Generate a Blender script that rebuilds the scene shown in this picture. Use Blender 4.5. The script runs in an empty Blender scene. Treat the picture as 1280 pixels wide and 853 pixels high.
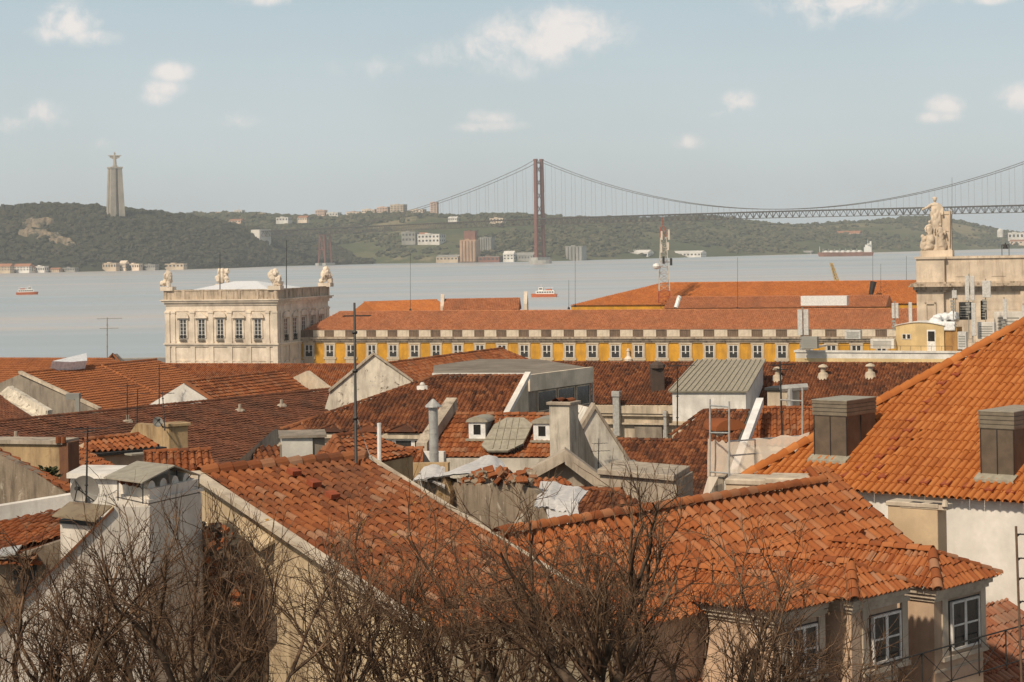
import bpy, bmesh, math, random
import numpy as np
from mathutils import Vector, Matrix, noise
rnd = random.Random(11)
sc = bpy.context.scene
COL = sc.collection
V = Vector
UP = V((0, 0, 1))
# ---------------------------------------------------------------- camera geometry (level view, small roll, shift lens)
F, CX, CY, H, ROLL = 2600.0, 640.0, 303.0, 40.0, math.radians(1.0)
_c, _s = math.cos(ROLL), math.sin(ROLL)
def uv(px, py):
    qx, qy = px - CX, py - CY
    return (qx * _c - qy * _s) / F, (qx * _s + qy * _c) / F
def P(px, py, D):
    u, v = uv(px, py)
    return V((u * D, D, H - v * D))
def at_z(px, py, z):
    u, v = uv(px, py)
    return P(px, py, (H - z) / v)
def perp(A, B, px, py):
    """point seen at (px,py) lying square to the line AB through A (in plan)"""
    u, v = uv(px, py)
    e = (B - A)
    return P(px, py, (A.x * e.x + A.y * e.y) / (u * e.x + e.y))
class Plane:
    def __init__(s, p, n):
        s.p, s.n = p.copy(), n.normalized()
        if s.n.z < 0: s.n = -s.n
    def at(s, px, py):
        u, v = uv(px, py)
        d = V((u, 1, -v)); o = V((0, 0, H))
        return o + d * ((s.p - o).dot(s.n) / d.dot(s.n))
    def zat(s, x, y):
        return s.p.z - ((x - s.p.x) * s.n.x + (y - s.p.y) * s.n.y) / s.n.z
class RoofPlane(Plane):
    """plane through ridge AB falling toward the viewer by pitch degrees (side=-1: away)"""
    def __init__(s, A, B, pitch, side=1):
        e = V((B.x - A.x, B.y - A.y, 0)).normalized()
        f = V((e.y, -e.x, 0)) * side
        t = math.tan(math.radians(pitch))
        s.e, s.f = e, f
        s.ev = (f - UP * t).normalized()
        super().__init__(A, e.cross(s.ev))
        s.eu = s.n.cross(s.ev) * -1
        s.pitch = pitch
def pitch_of(A, B, Q):
    d = Q - A
    return math.degrees(math.atan2(-(d.z), math.hypot(d.x, d.y)))
def vplane(A, B):
    d = V((B.x - A.x, B.y - A.y, 0))
    pl = Plane.__new__(Plane); pl.p = A.copy(); pl.n = V((d.y, -d.x, 0)).normalized()
    return pl

# ---------------------------------------------------------------- objects
def wloc(o):
    p = V((0, 0, 0))
    while o is not None:
        p += o.location; o = o.parent
    return p
def tag(o, label=None, cat=None, group=None, kind=None):
    if label: o['label'] = label
    if cat: o['category'] = cat
    if group: o['group'] = group
    if kind: o['kind'] = kind
    return o
def thing(name, label, cat, loc, group=None):
    o = bpy.data.objects.new(name, None)
    COL.objects.link(o); o.location = loc; o.empty_display_size = .3
    return tag(o, label, cat, group)
def link_mesh(name, me, parent=None, origin=None):
    o = bpy.data.objects.new(name, me); COL.objects.link(o)
    if parent is not None: o.parent = parent
    elif origin is not None: o.location = origin
    return o
def copy_tree(o, parent=None, off=None):
    c = o.copy(); COL.objects.link(c)
    if parent is not None: c.parent = parent
    if off is not None: c.location = o.location + off
    for ch in [x for x in o.children]:
        copy_tree(ch, c)
    return c

class MB:
    def __init__(s, M=None):
        s.v, s.f, s.m, s.t = [], [], [], []
        s.M = M
    def add(s, vs, fs, mi=0, t=None):
        b = len(s.v)
        s.v += [(s.M @ V(v)) if s.M else V(v) for v in vs]
        s.f += [[b + i for i in f] for f in fs]
        s.m += [mi] * len(fs)
        s.t += [rnd.random() if t is None else t] * len(fs)
        return s
    def box(s, lo, hi, mi=0):
        x0, y0, z0 = lo; x1, y1, z1 = hi
        return s.add([(x0,y0,z0),(x1,y0,z0),(x1,y1,z0),(x0,y1,z0),(x0,y0,z1),(x1,y0,z1),(x1,y1,z1),(x0,y1,z1)],
                     [(0,3,2,1),(4,5,6,7),(0,1,5,4),(1,2,6,5),(2,3,7,6),(3,0,4,7)], mi)
    def obox(s, o, ex, ey, ez, mi=0):
        """box with corner o and edge vectors"""
        o, ex, ey, ez = V(o), V(ex), V(ey), V(ez)
        vs = [o, o+ex, o+ex+ey, o+ey]; vs = vs + [q + ez for q in vs]
        fs = [(0,3,2,1),(4,5,6,7),(0,1,5,4),(1,2,6,5),(2,3,7,6),(3,0,4,7)]
        if ex.cross(ey).dot(ez) < 0: fs = [f[::-1] for f in fs]
        return s.add(vs, fs, mi)
    def prism(s, poly, low, mi=0, mtop=None):
        """closed solid between polygon and low (a z height, an offset Vector or a list of points)"""
        n = len(poly); poly = [V(p) for p in poly]
        if isinstance(low, (int, float)): bot = [V((p.x, p.y, low)) for p in poly]
        elif isinstance(low, list): bot = low
        else: bot = [p + low for p in poly]
        b = poly + bot
        area = sum((poly[i] - poly[0]).cross(poly[(i+1) % n] - poly[0]).dot(poly[0] - bot[0]) for i in range(n))
        fl = area < 0
        fs = [(i, n+i, n+(i+1) % n, (i+1) % n) for i in range(n)] + [tuple(range(2*n-1, n-1, -1))]
        tp = [tuple(range(n))]
        if fl: fs = [f[::-1] for f in fs]; tp = [f[::-1] for f in tp]
        s.add(b, fs, mi)
        return s.add(b, tp, mi if mtop is None else mtop)
    def tube(s, p, q, r, r2=None, n=6, mi=0):
        p, q = V(p), V(q); d = (q - p)
        if d.length < 1e-6: return s
        d.normalize(); a = d.orthogonal().normalized(); b = d.cross(a)
        r2 = r if r2 is None else r2
        vs = [p + (a*math.cos(k*2*math.pi/n) + b*math.sin(k*2*math.pi/n))*r for k in range(n)]
        vs += [q + (a*math.cos(k*2*math.pi/n) + b*math.sin(k*2*math.pi/n))*r2 for k in range(n)]
        fs = [(k, (k+1) % n, n+(k+1) % n, n+k) for k in range(n)] + [tuple(range(n-1, -1, -1)), tuple(range(n, 2*n))]
        return s.add(vs, fs, mi)
    def path(s, pts, r, n=5, mi=0):
        for a, b in zip(pts, pts[1:]): s.tube(a, b, r, n=n, mi=mi)
        return s
    def lathe(s, c, prof, n=12, mi=0, sx=1., sy=1.):
        c = V(c); vs, fs = [], []
        for r, z in prof:
            vs += [c + V((r*sx*math.cos(k*2*math.pi/n), r*sy*math.sin(k*2*math.pi/n), z)) for k in range(n)]
        for j in range(len(prof)-1):
            fs += [(j*n+k, j*n+(k+1) % n, (j+1)*n+(k+1) % n, (j+1)*n+k) for k in range(n)]
        fs += [tuple(range(n-1, -1, -1)), tuple(range((len(prof)-1)*n, len(prof)*n))]
        return s.add(vs, fs, mi)
    def blob(s, c, r, sub=1, mi=0, amp=.25, fr=1.5, seed=0):
        vs, fs = ICO[sub]
        c = V(c); out = []
        for p in vs:
            q = V(p); k = 1 + amp * noise.noise(q*fr + V((seed*3.1, seed*1.7, c.x*.37)))
            out.append(c + V((q.x*r[0]*k, q.y*r[1]*k, q.z*r[2]*k)))
        return s.add(out, fs, mi)
    def quad(s, a, b, c, d, mi=0): return s.add([a, b, c, d], [(0,1,2,3)], mi)
    def mesh(s, name, off):
        me = bpy.data.meshes.new(name)
        me.from_pydata([v - off for v in s.v], [], s.f)
        me.polygons.foreach_set('material_index', s.m)
        at = me.attributes.new('tint', 'FLOAT', 'FACE'); at.data.foreach_set('value', s.t)
        return me
    def obj(s, name, mats, parent=None, smooth=False, bevel=0, origin=None):
        if parent is not None: off = wloc(parent)
        elif origin is not None: off = V(origin)
        else:
            xs = [v.x for v in s.v]; ys = [v.y for v in s.v]; zs = [v.z for v in s.v]
            off = V(((min(xs)+max(xs))/2, (min(ys)+max(ys))/2, min(zs)))
        me = s.mesh(name, off)
        for m in (mats if isinstance(mats, (list, tuple)) else [mats]): me.materials.append(m)
        if bevel:
            bm = bmesh.new(); bm.from_mesh(me)
            bmesh.ops.remove_doubles(bm, verts=bm.verts, dist=1e-5)
            bmesh.ops.bevel(bm, geom=[e for e in bm.edges if e.is_manifold and e.calc_face_angle(0) > .5], offset=bevel, segments=1, affect='EDGES', clamp_overlap=True)
            bm.to_mesh(me); bm.free()
        if smooth:
            me.polygons.foreach_set('use_smooth', [True]*len(me.polygons))
            me.set_sharp_from_angle(angle=.7)
        return link_mesh(name, me, parent, None if parent is not None else off)
ICO = {}
for _k in (0, 1, 2, 3):
    _bm = bmesh.new(); bmesh.ops.create_icosphere(_bm, subdivisions=_k+1 if _k else 1, radius=1)
    if _k == 0: pass
    ICO[_k] = ([tuple(v.co) for v in _bm.verts], [[v.index for v in f.verts] for f in _bm.faces]); _bm.free()

# ---------------------------------------------------------------- materials
def _nt(name):
    m = bpy.data.materials.new(name); m.use_nodes = True
    nt = m.node_tree; b = nt.nodes['Principled BSDF']
    return m, nt, b
def N(nt, typ, **kw):
    n = nt.nodes.new(typ)
    for k, v in kw.items():
        if k == 'ins':
            for kk, vv in v.items(): n.inputs[kk].default_value = vv
        else: setattr(n, k, v)
    return n
def c4(c): return (c[0], c[1], c[2], 1)
def mixc(nt, fac, a, b, mode='MIX'):
    n = N(nt, 'ShaderNodeMix', data_type='RGBA', blend_type=mode)
    for sock, val in ((n.inputs[0], fac), (n.inputs[6], a), (n.inputs[7], b)):
        if hasattr(val, 'is_output'): nt.links.new(val, sock)
        else: sock.default_value = c4(val) if isinstance(val, (tuple, list)) else val
    return n.outputs[2]
def mapr(nt, val, a, b, c=0., d=1.):
    n = N(nt, 'ShaderNodeMapRange', ins={1: a, 2: b, 3: c, 4: d}); n.interpolation_type = 'SMOOTHSTEP'
    nt.links.new(val, n.inputs[0]); return n.outputs[0]
def coords(nt, scale=(1, 1, 1)):
    t = N(nt, 'ShaderNodeTexCoord'); mp = N(nt, 'ShaderNodeMapping')
    mp.inputs['Scale'].default_value = scale
    nt.links.new(t.outputs['Object'], mp.inputs[0]); return mp.outputs[0]
def nz(nt, co, scale, detail=5, rough=.6, dist=0):
    n = N(nt, 'ShaderNodeTexNoise', ins={'Scale': scale, 'Detail': detail, 'Roughness': rough, 'Distortion': dist})
    nt.links.new(co, n.inputs['Vector']); return n.outputs['Fac']
def bump(nt, b, h, strength, dist=.02):
    n = N(nt, 'ShaderNodeBump', ins={'Strength': strength, 'Distance': dist})
    nt.links.new(h, n.inputs['Height']); nt.links.new(n.outputs[0], b.inputs['Normal'])
def plaster(name, col, stain=None, amt=.5, scale=.7, rough=.9, var=.12, bmp=.25, patch=None, patch_amt=.5, fine=9):
    """wall render: slow colour drift, run-down stains, optional patches of another coat, fine grain"""
    m, nt, b = _nt(name)
    co = coords(nt); st = coords(nt, (1, 1, .16))
    n1 = nz(nt, co, scale, 6); n2 = nz(nt, co, fine, 4)
    dark = tuple(x*(1-var*2.2) for x in col); lite = tuple(min(1, x*(1+var)) for x in col)
    cc = mixc(nt, mapr(nt, n1, .3, .7), dark, lite)
    cc = mixc(nt, mapr(nt, n2, .35, .7, 0, .35), cc, tuple(x*.8 for x in col))
    if patch:
        n4 = nz(nt, co, scale*2.3, 8, .65, .4)
        cc = mixc(nt, mapr(nt, n4, .62 - patch_amt*.25, .68 - patch_amt*.2), cc, patch)
    if stain:
        n3 = nz(nt, st, scale*3.2, 7, .7)
        n5 = nz(nt, co, scale*.6, 3)
        mm = N(nt, 'ShaderNodeMath', operation='MULTIPLY')
        nt.links.new(mapr(nt, n3, .42, .72, 0, min(1, amt*1.3)), mm.inputs[0]); nt.links.new(mapr(nt, n5, .3, .62, .25, 1), mm.inputs[1])
        cc = mixc(nt, mm.outputs[0], cc, stain)
    nt.links.new(cc, b.inputs['Base Color'])
    b.inputs['Roughness'].default_value = rough; b.inputs['Specular IOR Level'].default_value = .25
    if bmp: bump(nt, b, n2, bmp, .02)
    return m
def tilemat(name, cols, weather=(.10,.075,.055), wamt=.5, lich=(.42,.36,.27), lamt=.25, scale=.35, rough=.85):
    """terracotta: colour by tile (tint attribute), sooty weathering patches and lichen flecks"""
    m, nt, b = _nt(name)
    at = N(nt, 'ShaderNodeAttribute', attribute_name='tint')
    rp = N(nt, 'ShaderNodeValToRGB'); nt.links.new(at.outputs['Fac'], rp.inputs[0])
    el = rp.color_ramp.elements
    while len(el) < len(cols): el.new(.5)
    for i, c in enumerate(cols): el[i].position = i/(len(cols)-1); el[i].color = c4(c)
    co = coords(nt)
    n1 = nz(nt, co, scale, 6, .65); n2 = nz(nt, co, 7, 5, .7); n3 = nz(nt, co, 2.4, 6, .7)
    cc = mixc(nt, mapr(nt, n1, .42, .72, 0, wamt), rp.outputs[0], weather)
    cc = mixc(nt, mapr(nt, n3, .5, .78, 0, wamt*.9), cc, weather)
    cc = mixc(nt, mapr(nt, n2, .6, .75, 0, lamt), cc, lich)
    nt.links.new(cc, b.inputs['Base Color'])
    b.inputs['Roughness'].default_value = rough; b.inputs['Specular IOR Level'].default_value = .2
    bump(nt, b, n2, .2, .01)
    return m
def simple(name, col, rough=.5, metal=0, var=.1, scale=4, spec=.4, col2=None, amt=.5):
    m, nt, b = _nt(name)
    co = coords(nt); n1 = nz(nt, co, scale, 5)
    cc = mixc(nt, mapr(nt, n1, .3, .7), tuple(x*(1-var*2) for x in col), tuple(min(1, x*(1+var)) for x in col))
    if col2: cc = mixc(nt, mapr(nt, nz(nt, coords(nt, (1,1,.3)), scale*1.7, 7, .7), .48, .68, 0, amt), cc, col2)
    nt.links.new(cc, b.inputs['Base Color'])
    b.inputs['Roughness'].default_value = rough; b.inputs['Metallic'].default_value = metal; b.inputs['Specular IOR Level'].default_value = spec
    return m

# ---------------------------------------------------------------- roof tiles
def tiles(name, pl, poly, parent, mat, tw=.25, tl=.37, k=6, R=.31, lift=.03, jit=1., seed=1, over=0., hs=1., ts=(.94, 1.05)):
    """barrel tiles laid over polygon `poly` (3D, convex, on plane pl); cut along every edge"""
    g = np.random.RandomState(seed)
    O = poly[0]; eu, ev, n = pl.eu, pl.ev, pl.n
    q = np.array([((p-O).dot(eu), (p-O).dot(ev)) for p in poly])
    if over:
        q[:, 1] = np.where(q[:, 1] > q[:, 1].max() - .6, q[:, 1] + over, q[:, 1])
    ar = sum(q[i][0]*q[(i+1) % len(q)][1] - q[(i+1) % len(q)][0]*q[i][1] for i in range(len(q)))
    if ar < 0: q = q[::-1]
    u0, v0 = q.min(0); u1, v1 = q.max(0)
    nu = int((u1-u0)/tw)+2; nv = int((v1-v0)/tl)+2
    U, W = np.meshgrid(u0 + (np.arange(nu)+.5)*tw, v1 - (np.arange(nv)+.5)*tl)
    U = U.ravel(); W = W.ravel(); keep = np.ones(len(U), bool)
    edges = []
    for i in range(len(q)):
        a = q[i]; d = q[(i+1) % len(q)] - a; L = np.hypot(*d)
        if L < 1e-6: continue
        nn = np.array((-d[1], d[0]))/L          # inward
        edges.append((a, nn)); keep &= ((U-a[0])*nn[0] + (W-a[1])*nn[1]) > -.75*max(tw, tl)
    U = U[keep]; W = W[keep]; NT = len(U)
    th = np.linspace(0, math.pi, k+1)
    cu = np.concatenate([[-.5], -R*np.cos(th), [.5]])*tw; cn = np.concatenate([[0], R*hs*np.sin(th), [0]])*tw
    bar = np.concatenate([[0], np.ones(k+1), [0]]); K = len(cu)
    rings = []
    du = g.normal(0, .007, NT)*jit; dv = g.normal(0, .012, NT)*jit; dn = g.normal(0, .004, NT)*jit; yaw = g.normal(0, .02, NT)*jit
    sl = (g.rand(NT) < .014)*min(1, jit); yaw = yaw + sl*g.normal(0, .16, NT); dv = dv + sl*g.uniform(.02, .09, NT); dn = dn + sl*g.uniform(.0, .02, NT)
    ph = g.uniform(0, 6.28, 6); fq = g.uniform(.5, 1.6, 6)
    dn = dn + .016*jit*(np.sin(U*fq[0]+ph[0])*np.sin(W*fq[1]+ph[1]) + .7*np.sin(U*fq[2]*2+W*fq[3]+ph[2])); du = du + .02*jit*np.sin(W*fq[4]*1.3+U*.3+ph[4])
    for (vv, sc_, ln, yv) in ((-.5*tl-.05, ts[0], 0, -1), (.5*tl, ts[1], lift, 1), (.5*tl-.004, .86, lift*.35, 1)):
        uu = U[:, None] + cu[None]*np.where(bar, sc_, 1)[None] + du[:, None] + (yaw*yv*.5*tl)[:, None]
        ww = np.repeat((W + vv + dv)[:, None], K, 1)
        hh = cn[None]*sc_ + ln*np.where(bar, 1, .6)[None] + dn[:, None]
        rings.append(np.stack([uu, ww, hh], -1))
    X = np.stack(rings, 1)                       # NT,3,K,3
    B = np.array([eu, ev, n]); off = np.array(O - (wloc(parent) if parent is not None else V((0,0,0))))
    verts = (X.reshape(-1, 3) @ B + off)
    idx = np.arange(NT*3*K).reshape(NT, 3, K)
    fs = np.concatenate([np.stack([idx[:, r, :-1], idx[:, r, 1:], idx[:, r+1, 1:], idx[:, r+1, :-1]], -1) for r in (0, 1)], 1)  # NT,2(K-1),4
    tint = np.repeat(g.beta(1.6, 1.6, NT), fs.shape[1]); fs = fs.reshape(-1, 4)
    # orient outward
    me = bpy.data.meshes.new(name)
    me.vertices.add(len(verts)); me.vertices.foreach_set('co', verts.ravel().astype(np.float32))
    a, b, c = verts[fs[0][0]], verts[fs[0][1]], verts[fs[0][3]]
    if np.dot(np.cross(b-a, c-a), np.array(n)) < 0: fs = fs[:, ::-1]
    me.loops.add(fs.size); me.loops.foreach_set('vertex_index', fs.ravel().astype(np.int32))
    me.polygons.add(len(fs)); me.polygons.foreach_set('loop_start', np.arange(0, fs.size, 4, dtype=np.int32))
    me.update(calc_edges=True)
    me.attributes.new('tint', 'FLOAT', 'FACE').data.foreach_set('value', tint.astype(np.float32))
    bm = bmesh.new(); bm.from_mesh(me)
    for a, nn in edges:
        pt = V(off) + eu*a[0] + ev*a[1]; no = eu*(-nn[0]) + ev*(-nn[1])
        bmesh.ops.bisect_plane(bm, geom=bm.verts[:]+bm.edges[:]+bm.faces[:], plane_co=pt, plane_no=no, clear_outer=True)
    bm.to_mesh(me); bm.free()
    me.polygons.foreach_set('use_smooth', [True]*len(me.polygons))
    me.set_sharp_from_angle(angle=.9)
    me.materials.append(mat)
    return link_mesh(name, me, parent)
def caps(mb, p0, p1, r=.13, tl=.4, k=6, mi=0, sink=.0, up=None):
    """row of overlapping half-round ridge tiles from p0 to p1"""
    p0, p1 = V(p0), V(p1); d = p1-p0; L = d.length; d.normalize()
    n = max(1, int(round(L/tl))); st = L/n
    u = (UP - d*d.dot(UP)).normalized() if up is None else up; sd = d.cross(u)
    for i in range(n):
        w = V((0,0,0)) + sd*rnd.gauss(0, .008) + u*rnd.gauss(0, .006)
        a = p0 + d*(i*st-.03) + w - u*sink; b = p0 + d*((i+1)*st+.03) + w*.5 - u*(sink-.025)
        vs = []
        for pt, rr in ((a, r*.93), (b, r*1.07), (b - d*.005, r*.85)):
            vs += [pt + sd*(-rr*math.cos(j*math.pi/k)) + u*(rr*math.sin(j*math.pi/k)) for j in range(k+1)]
        K = k+1
        fs = [(rr*K+j, rr*K+j+1, (rr+1)*K+j+1, (rr+1)*K+j) for rr in (0, 1) for j in range(k)]
        mb.add(vs, [f[::-1] for f in fs], mi)
    return mb
# ---------------------------------------------------------------- camera, sun, sky
cam = bpy.data.cameras.new('camera'); camo = bpy.data.objects.new('camera', cam); COL.objects.link(camo)
camo.location = (0, 0, H); camo.rotation_euler = (math.radians(90), ROLL, 0)
cam.sensor_width = 36; cam.lens = 36*F/1280; cam.shift_y = -(426.5-CY)/1280
cam.clip_start = .5; cam.clip_end = 60000
sc.camera = camo
SUN_EL, SUN_AZ = math.radians(44), math.radians(-36)     # azimuth of the sun from -Y, positive to +X
sd = V((math.sin(SUN_AZ)*math.cos(SUN_EL), -math.cos(SUN_AZ)*math.cos(SUN_EL), math.sin(SUN_EL)))   # toward the sun
sun = bpy.data.lights.new('sun', 'SUN'); sun.energy = 3.5; sun.angle = math.radians(3); sun.color = (1, .865, .68)
suno = bpy.data.objects.new('sun', sun); COL.objects.link(suno)
suno.rotation_euler = sd.to_track_quat('Z', 'Y').to_euler()
w = bpy.data.worlds.new('World'); sc.world = w; w.use_nodes = True
nt = w.node_tree; bg = nt.nodes['Background']
sky = N(nt, 'ShaderNodeTexSky', sky_type='NISHITA', sun_disc=False, sun_elevation=SUN_EL,
        sun_rotation=math.atan2(sd.x, sd.y), altitude=0, air_density=1.0, dust_density=2.5, ozone_density=1.0)
tc = N(nt, 'ShaderNodeTexCoord'); sx = N(nt, 'ShaderNodeSeparateXYZ'); nt.links.new(tc.outputs['Generated'], sx.inputs[0])
def mth(op, a, b=None, c=None):
    n = N(nt, 'ShaderNodeMath', operation=op)
    for i, x in enumerate((a, b, c)):
        if x is None: continue
        if hasattr(x, 'is_output'): nt.links.new(x, n.inputs[i])
        else: n.inputs[i].default_value = x
    return n.outputs[0]
yy = mth('MAXIMUM', sx.outputs[1], .02)
ga, gb = mth('DIVIDE', sx.outputs[0], yy), mth('DIVIDE', sx.outputs[2], yy)
cl = [(85,24,48,24,1.0),(58,42,34,14,.8),(118,46,36,13,.75),(50,142,34,18,.9),(18,156,46,15,.9),(80,150,24,12,.5),(215,92,26,14,.95),(204,112,32,15,.9),(196,122,28,12,.85),(298,150,38,16,.5),(690,44,105,36,1.05),(610,66,75,30,.85),(640,85,50,20,.6),(475,80,60,24,.62),(492,112,34,22,.5),(540,78,60,20,.4),(606,147,34,13,1.1),(602,158,46,9,.95),
      (922,128,24,15,1.1),(904,141,30,10,.95),(862,178,24,11,.95),(1050,2,100,24,1.0),(1030,22,50,18,.75),(1184,133,28,14,1.1),(1176,146,36,9,.9),(1272,122,30,20,1.05),(330,0,50,10,.7),(1230,0,40,8,.7),(132,180,20,12,.4),(800,130,30,16,.22),(1100,148,40,12,.2)]
mask = None
for px, py, wx, wy, k in cl:
    u, v = uv(px, py)
    dx = mth('MULTIPLY', mth('SUBTRACT', ga, u), F/wx); dy = mth('MULTIPLY', mth('SUBTRACT', gb, -v), F/wy)
    g = mth('MULTIPLY', mth('POWER', 2.718, mth('MULTIPLY', mth('ADD', mth('MULTIPLY', dx, dx), mth('MULTIPLY', dy, dy)), -1)), k)
    mask = g if mask is None else mth('MAXIMUM', mask, g)
cn = N(nt, 'ShaderNodeTexNoise', ins={'Scale': 75, 'Detail': 9, 'Roughness': .66, 'Distortion': .35})
nt.links.new(tc.outputs['Generated'], cn.inputs['Vector'])
cnb = N(nt, 'ShaderNodeTexNoise', ins={'Scale': 26, 'Detail': 5, 'Roughness': .55, 'Distortion': .2}); nt.links.new(tc.outputs['Generated'], cnb.inputs['Vector'])
nsum = mth('ADD', mth('SUBTRACT', cn.outputs['Fac'], .5), mth('MULTIPLY', mth('SUBTRACT', cnb.outputs['Fac'], .5), 1.1))
cm = mth('ADD', mask, mth('MULTIPLY', nsum, mth('MULTIPLY', mth('POWER', mask, .7), 2.6)))
cmask = mapr(nt, cm, .22, 1.25, 0, .95)
# thin overall veil plus the puffs
cn2 = N(nt, 'ShaderNodeTexNoise', ins={'Scale': 7, 'Detail': 4, 'Roughness': .5}); nt.links.new(tc.outputs['Generated'], cn2.inputs['Vector'])
veil = mapr(nt, cn2.outputs['Fac'], .3, .7, .66, .76)
vc = mixc(nt, mapr(nt, sx.outputs[2], .0, .17), (6.55, 7.15, 7.4), (4.35, 5.5, 6.05))
vc = mixc(nt, mapr(nt, sx.outputs[2], .15, .55), vc, (2.35, 2.3, 2.2))
skyc = mixc(nt, veil, sky.outputs[0], vc)
skyc = mixc(nt, cmask, skyc, (8.0, 7.55, 7.25))
nt.links.new(skyc, bg.inputs[0]); bg.inputs[1].default_value = .105
sc.view_settings.view_transform = 'Standard'; sc.view_settings.look = 'None'; sc.view_settings.exposure = .1; sc.view_settings.gamma = 1
sc.view_settings.use_curve_mapping = False
cy = sc.cycles
cy.use_denoising = True; cy.max_bounces = 6; cy.diffuse_bounces = 3; cy.glossy_bounces = 2; cy.transparent_max_bounces = 12
cy.volume_bounces = 1; cy.transmission_bounces = 4; cy.caustics_reflective = False; cy.caustics_refractive = False
# ---------------------------------------------------------------- haze
hz = MB(); hz.box((-4500, -120, -2.5), (4500, 9000, 245))
m = bpy.data.materials.new('haze_air'); m.use_nodes = True; mn = m.node_tree
mn.nodes.remove(mn.nodes['Principled BSDF'])
pv = N(mn, 'ShaderNodeVolumePrincipled', ins={'Density': .000072, 'Anisotropy': .3}); pv.inputs['Color'].default_value = (.88, .93, .95, 1)
mn.links.new(pv.outputs[0], mn.nodes['Material Output'].inputs['Volume'])
HAZE = hz.obj('haze', m); tag(HAZE, kind='stuff', label='thin pale haze over the river and far hills')

# ---------------------------------------------------------------- terrain: city ground, river, hills
def city_z(x, y):
    def ss(a, b, t): t = max(0, min(1, (t-a)/(b-a))); return t*t*(3-2*t)
    z = 38.2 - 12.5*ss(4, 16, y) - 14*ss(24, 110, y) - 8.7*ss(90, 260, y)
    return z
g = MB(); xs = list(np.linspace(-330, 330, 34)); ys = [-60, -20, 0, 4, 7, 10, 13, 16, 24, 35, 45, 60, 75, 90, 110, 140, 180, 230, 300, 400, 500, 640, 700]
vs = [(x, y, city_z(x, y)) for y in ys for x in xs]; nx = len(xs)
g.add(vs, [(j*nx+i, j*nx+i+1, (j+1)*nx+i+1, (j+1)*nx+i) for j in range(len(ys)-1) for i in range(nx-1)])
m_ground = plaster('ground_paving', (.22, .20, .18), stain=(.1, .09, .08), amt=.5, scale=.2)
tag(g.obj('ground', m_ground, smooth=True), kind='structure')
q = MB(); q.box((-330, 700, -1.8), (330, 703, 3.2)); tag(q.obj('quay_wall', plaster('quay_stone', (.4, .37, .32))), 'pale stone quay wall along the river bank', 'wall')

m, nt2, b = _nt('river_water')
co = coords(nt2, (.012, .05, 1)); co2 = coords(nt2, (.0006, .006, 1)); co3 = coords(nt2, (.10, .22, 1))
band = nz(nt2, co2, 1.6, 4, .55, .5)
fine = nz(nt2, co, 2.0, 6, .65)
band2 = nz(nt2, coords(nt2, (.00028, .0011, 1)), 1.6, 5, .6, .8)
cc = mixc(nt2, mapr(nt2, band2, .40, .60), (.52, .475, .435), (.385, .425, .44))
cc = mixc(nt2, mapr(nt2, band, .45, .62, 0, .45), cc, (.40, .43, .44))
nt2.links.new(cc, b.inputs['Base Color'])
nt2.links.new(mapr(nt2, band, .35, .65, .42, .30), b.inputs['Roughness'])
b.inputs['IOR'].default_value = 1.33; b.inputs['Specular IOR Level'].default_value = .5
bump(nt2, b, mixc(nt2, .5, fine, nz(nt2, co3, 2, 4)), (.22), .9)
g = MB(); xs = list(np.linspace(-4400, 4400, 12)); ys = [520, 900, 1500, 2500, 3500, 5000, 7000, 8900]; nx = len(xs)
g.add([(x, y, 0) for y in ys for x in xs], [(j*nx+i, j*nx+i+1, (j+1)*nx+i+1, (j+1)*nx+i) for j in range(len(ys)-1) for i in range(nx-1)])
tag(g.obj('water', m), kind='structure', label='calm grey river with pale bands')

def interp(x, tab):
    return float(np.interp(x, [t[0] for t in tab], [t[1] for t in tab]))
NEAR_CREST = [(-260,270),(-120,262),(0,259),(60,254),(100,256),(150,261),(200,265),(250,272),(300,282),(350,290),(400,299),(440,315),(466,331)]
NEAR_SHORE = [(-260,3600),(0,3740),(200,3830),(290,3960),(350,4190),(405,4250),(466,4290)]
FAR_CREST = [(150,270),(190,267),(250,266),(300,265),(350,268),(420,270),(470,266),(520,265),(560,268),(600,268),(640,267),(700,270),(760,272),(800,272),(850,270),(880,268),(920,273),(960,278),(1000,279),(1050,277),(1100,274),(1150,269),(1180,271),(1200,275),(1230,281),(1250,286),(1290,292),(1360,298),(1500,302)]
FAR_SHORE = [(150,4500),(440,4420),(500,4320),(600,4230),(675,4210),(800,4420),(950,4750),(1100,5050),(1280,5500),(1500,6000)]
def dirp(px): return uv(px, 330)[0]
def hill_z(px, D, crest, shore, back):
    u = dirp(px); y0 = interp(px, crest); D0 = interp(px, shore); Dc = D0 + back
    _, v = uv(px, y0+4.5); zc = max(2, H - v*Dc)
    t = (D - D0)/back
    if t <= 0: return -1.5 + t*3
    n = noise.fractal(V((u*D*.004, D*.004, 3)), .9, 2, 5)
    if t <= 1:
        base = zc*(1-(1-t)**1.7)
        return 2.5*min(1, t*20) + base*(1 + .16*n*(1-t)) + 7*n*t*(1-t)
    return zc*(1-.10*(t-1)) + n*3*min(1, (t-1)*3)
def hill(name, px0, px1, crest, shore, back, mats, label, step=5):
    pxs = list(np.arange(px0, px1, step)); ts = [-.06, 0, .015, .04, .08, .13, .19, .26, .34, .42, .5, .58, .66, .74, .82, .9, .96, 1, 1.1, 1.3, 1.7]
    g = MB(); vs = []
    for t in ts:
        for px in pxs:
            D = interp(px, shore) + t*back
            vs.append((dirp(px)*D, D, hill_z(px, D, crest, shore, back)))
    nx = len(pxs)
    g.add(vs, [(j*nx+i, j*nx+i+1, (j+1)*nx+i+1, (j+1)*nx+i) for j in range(len(ts)-1) for i in range(nx-1)])
    return tag(g.obj(name, mats, smooth=True), kind='structure', label=label)
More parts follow.
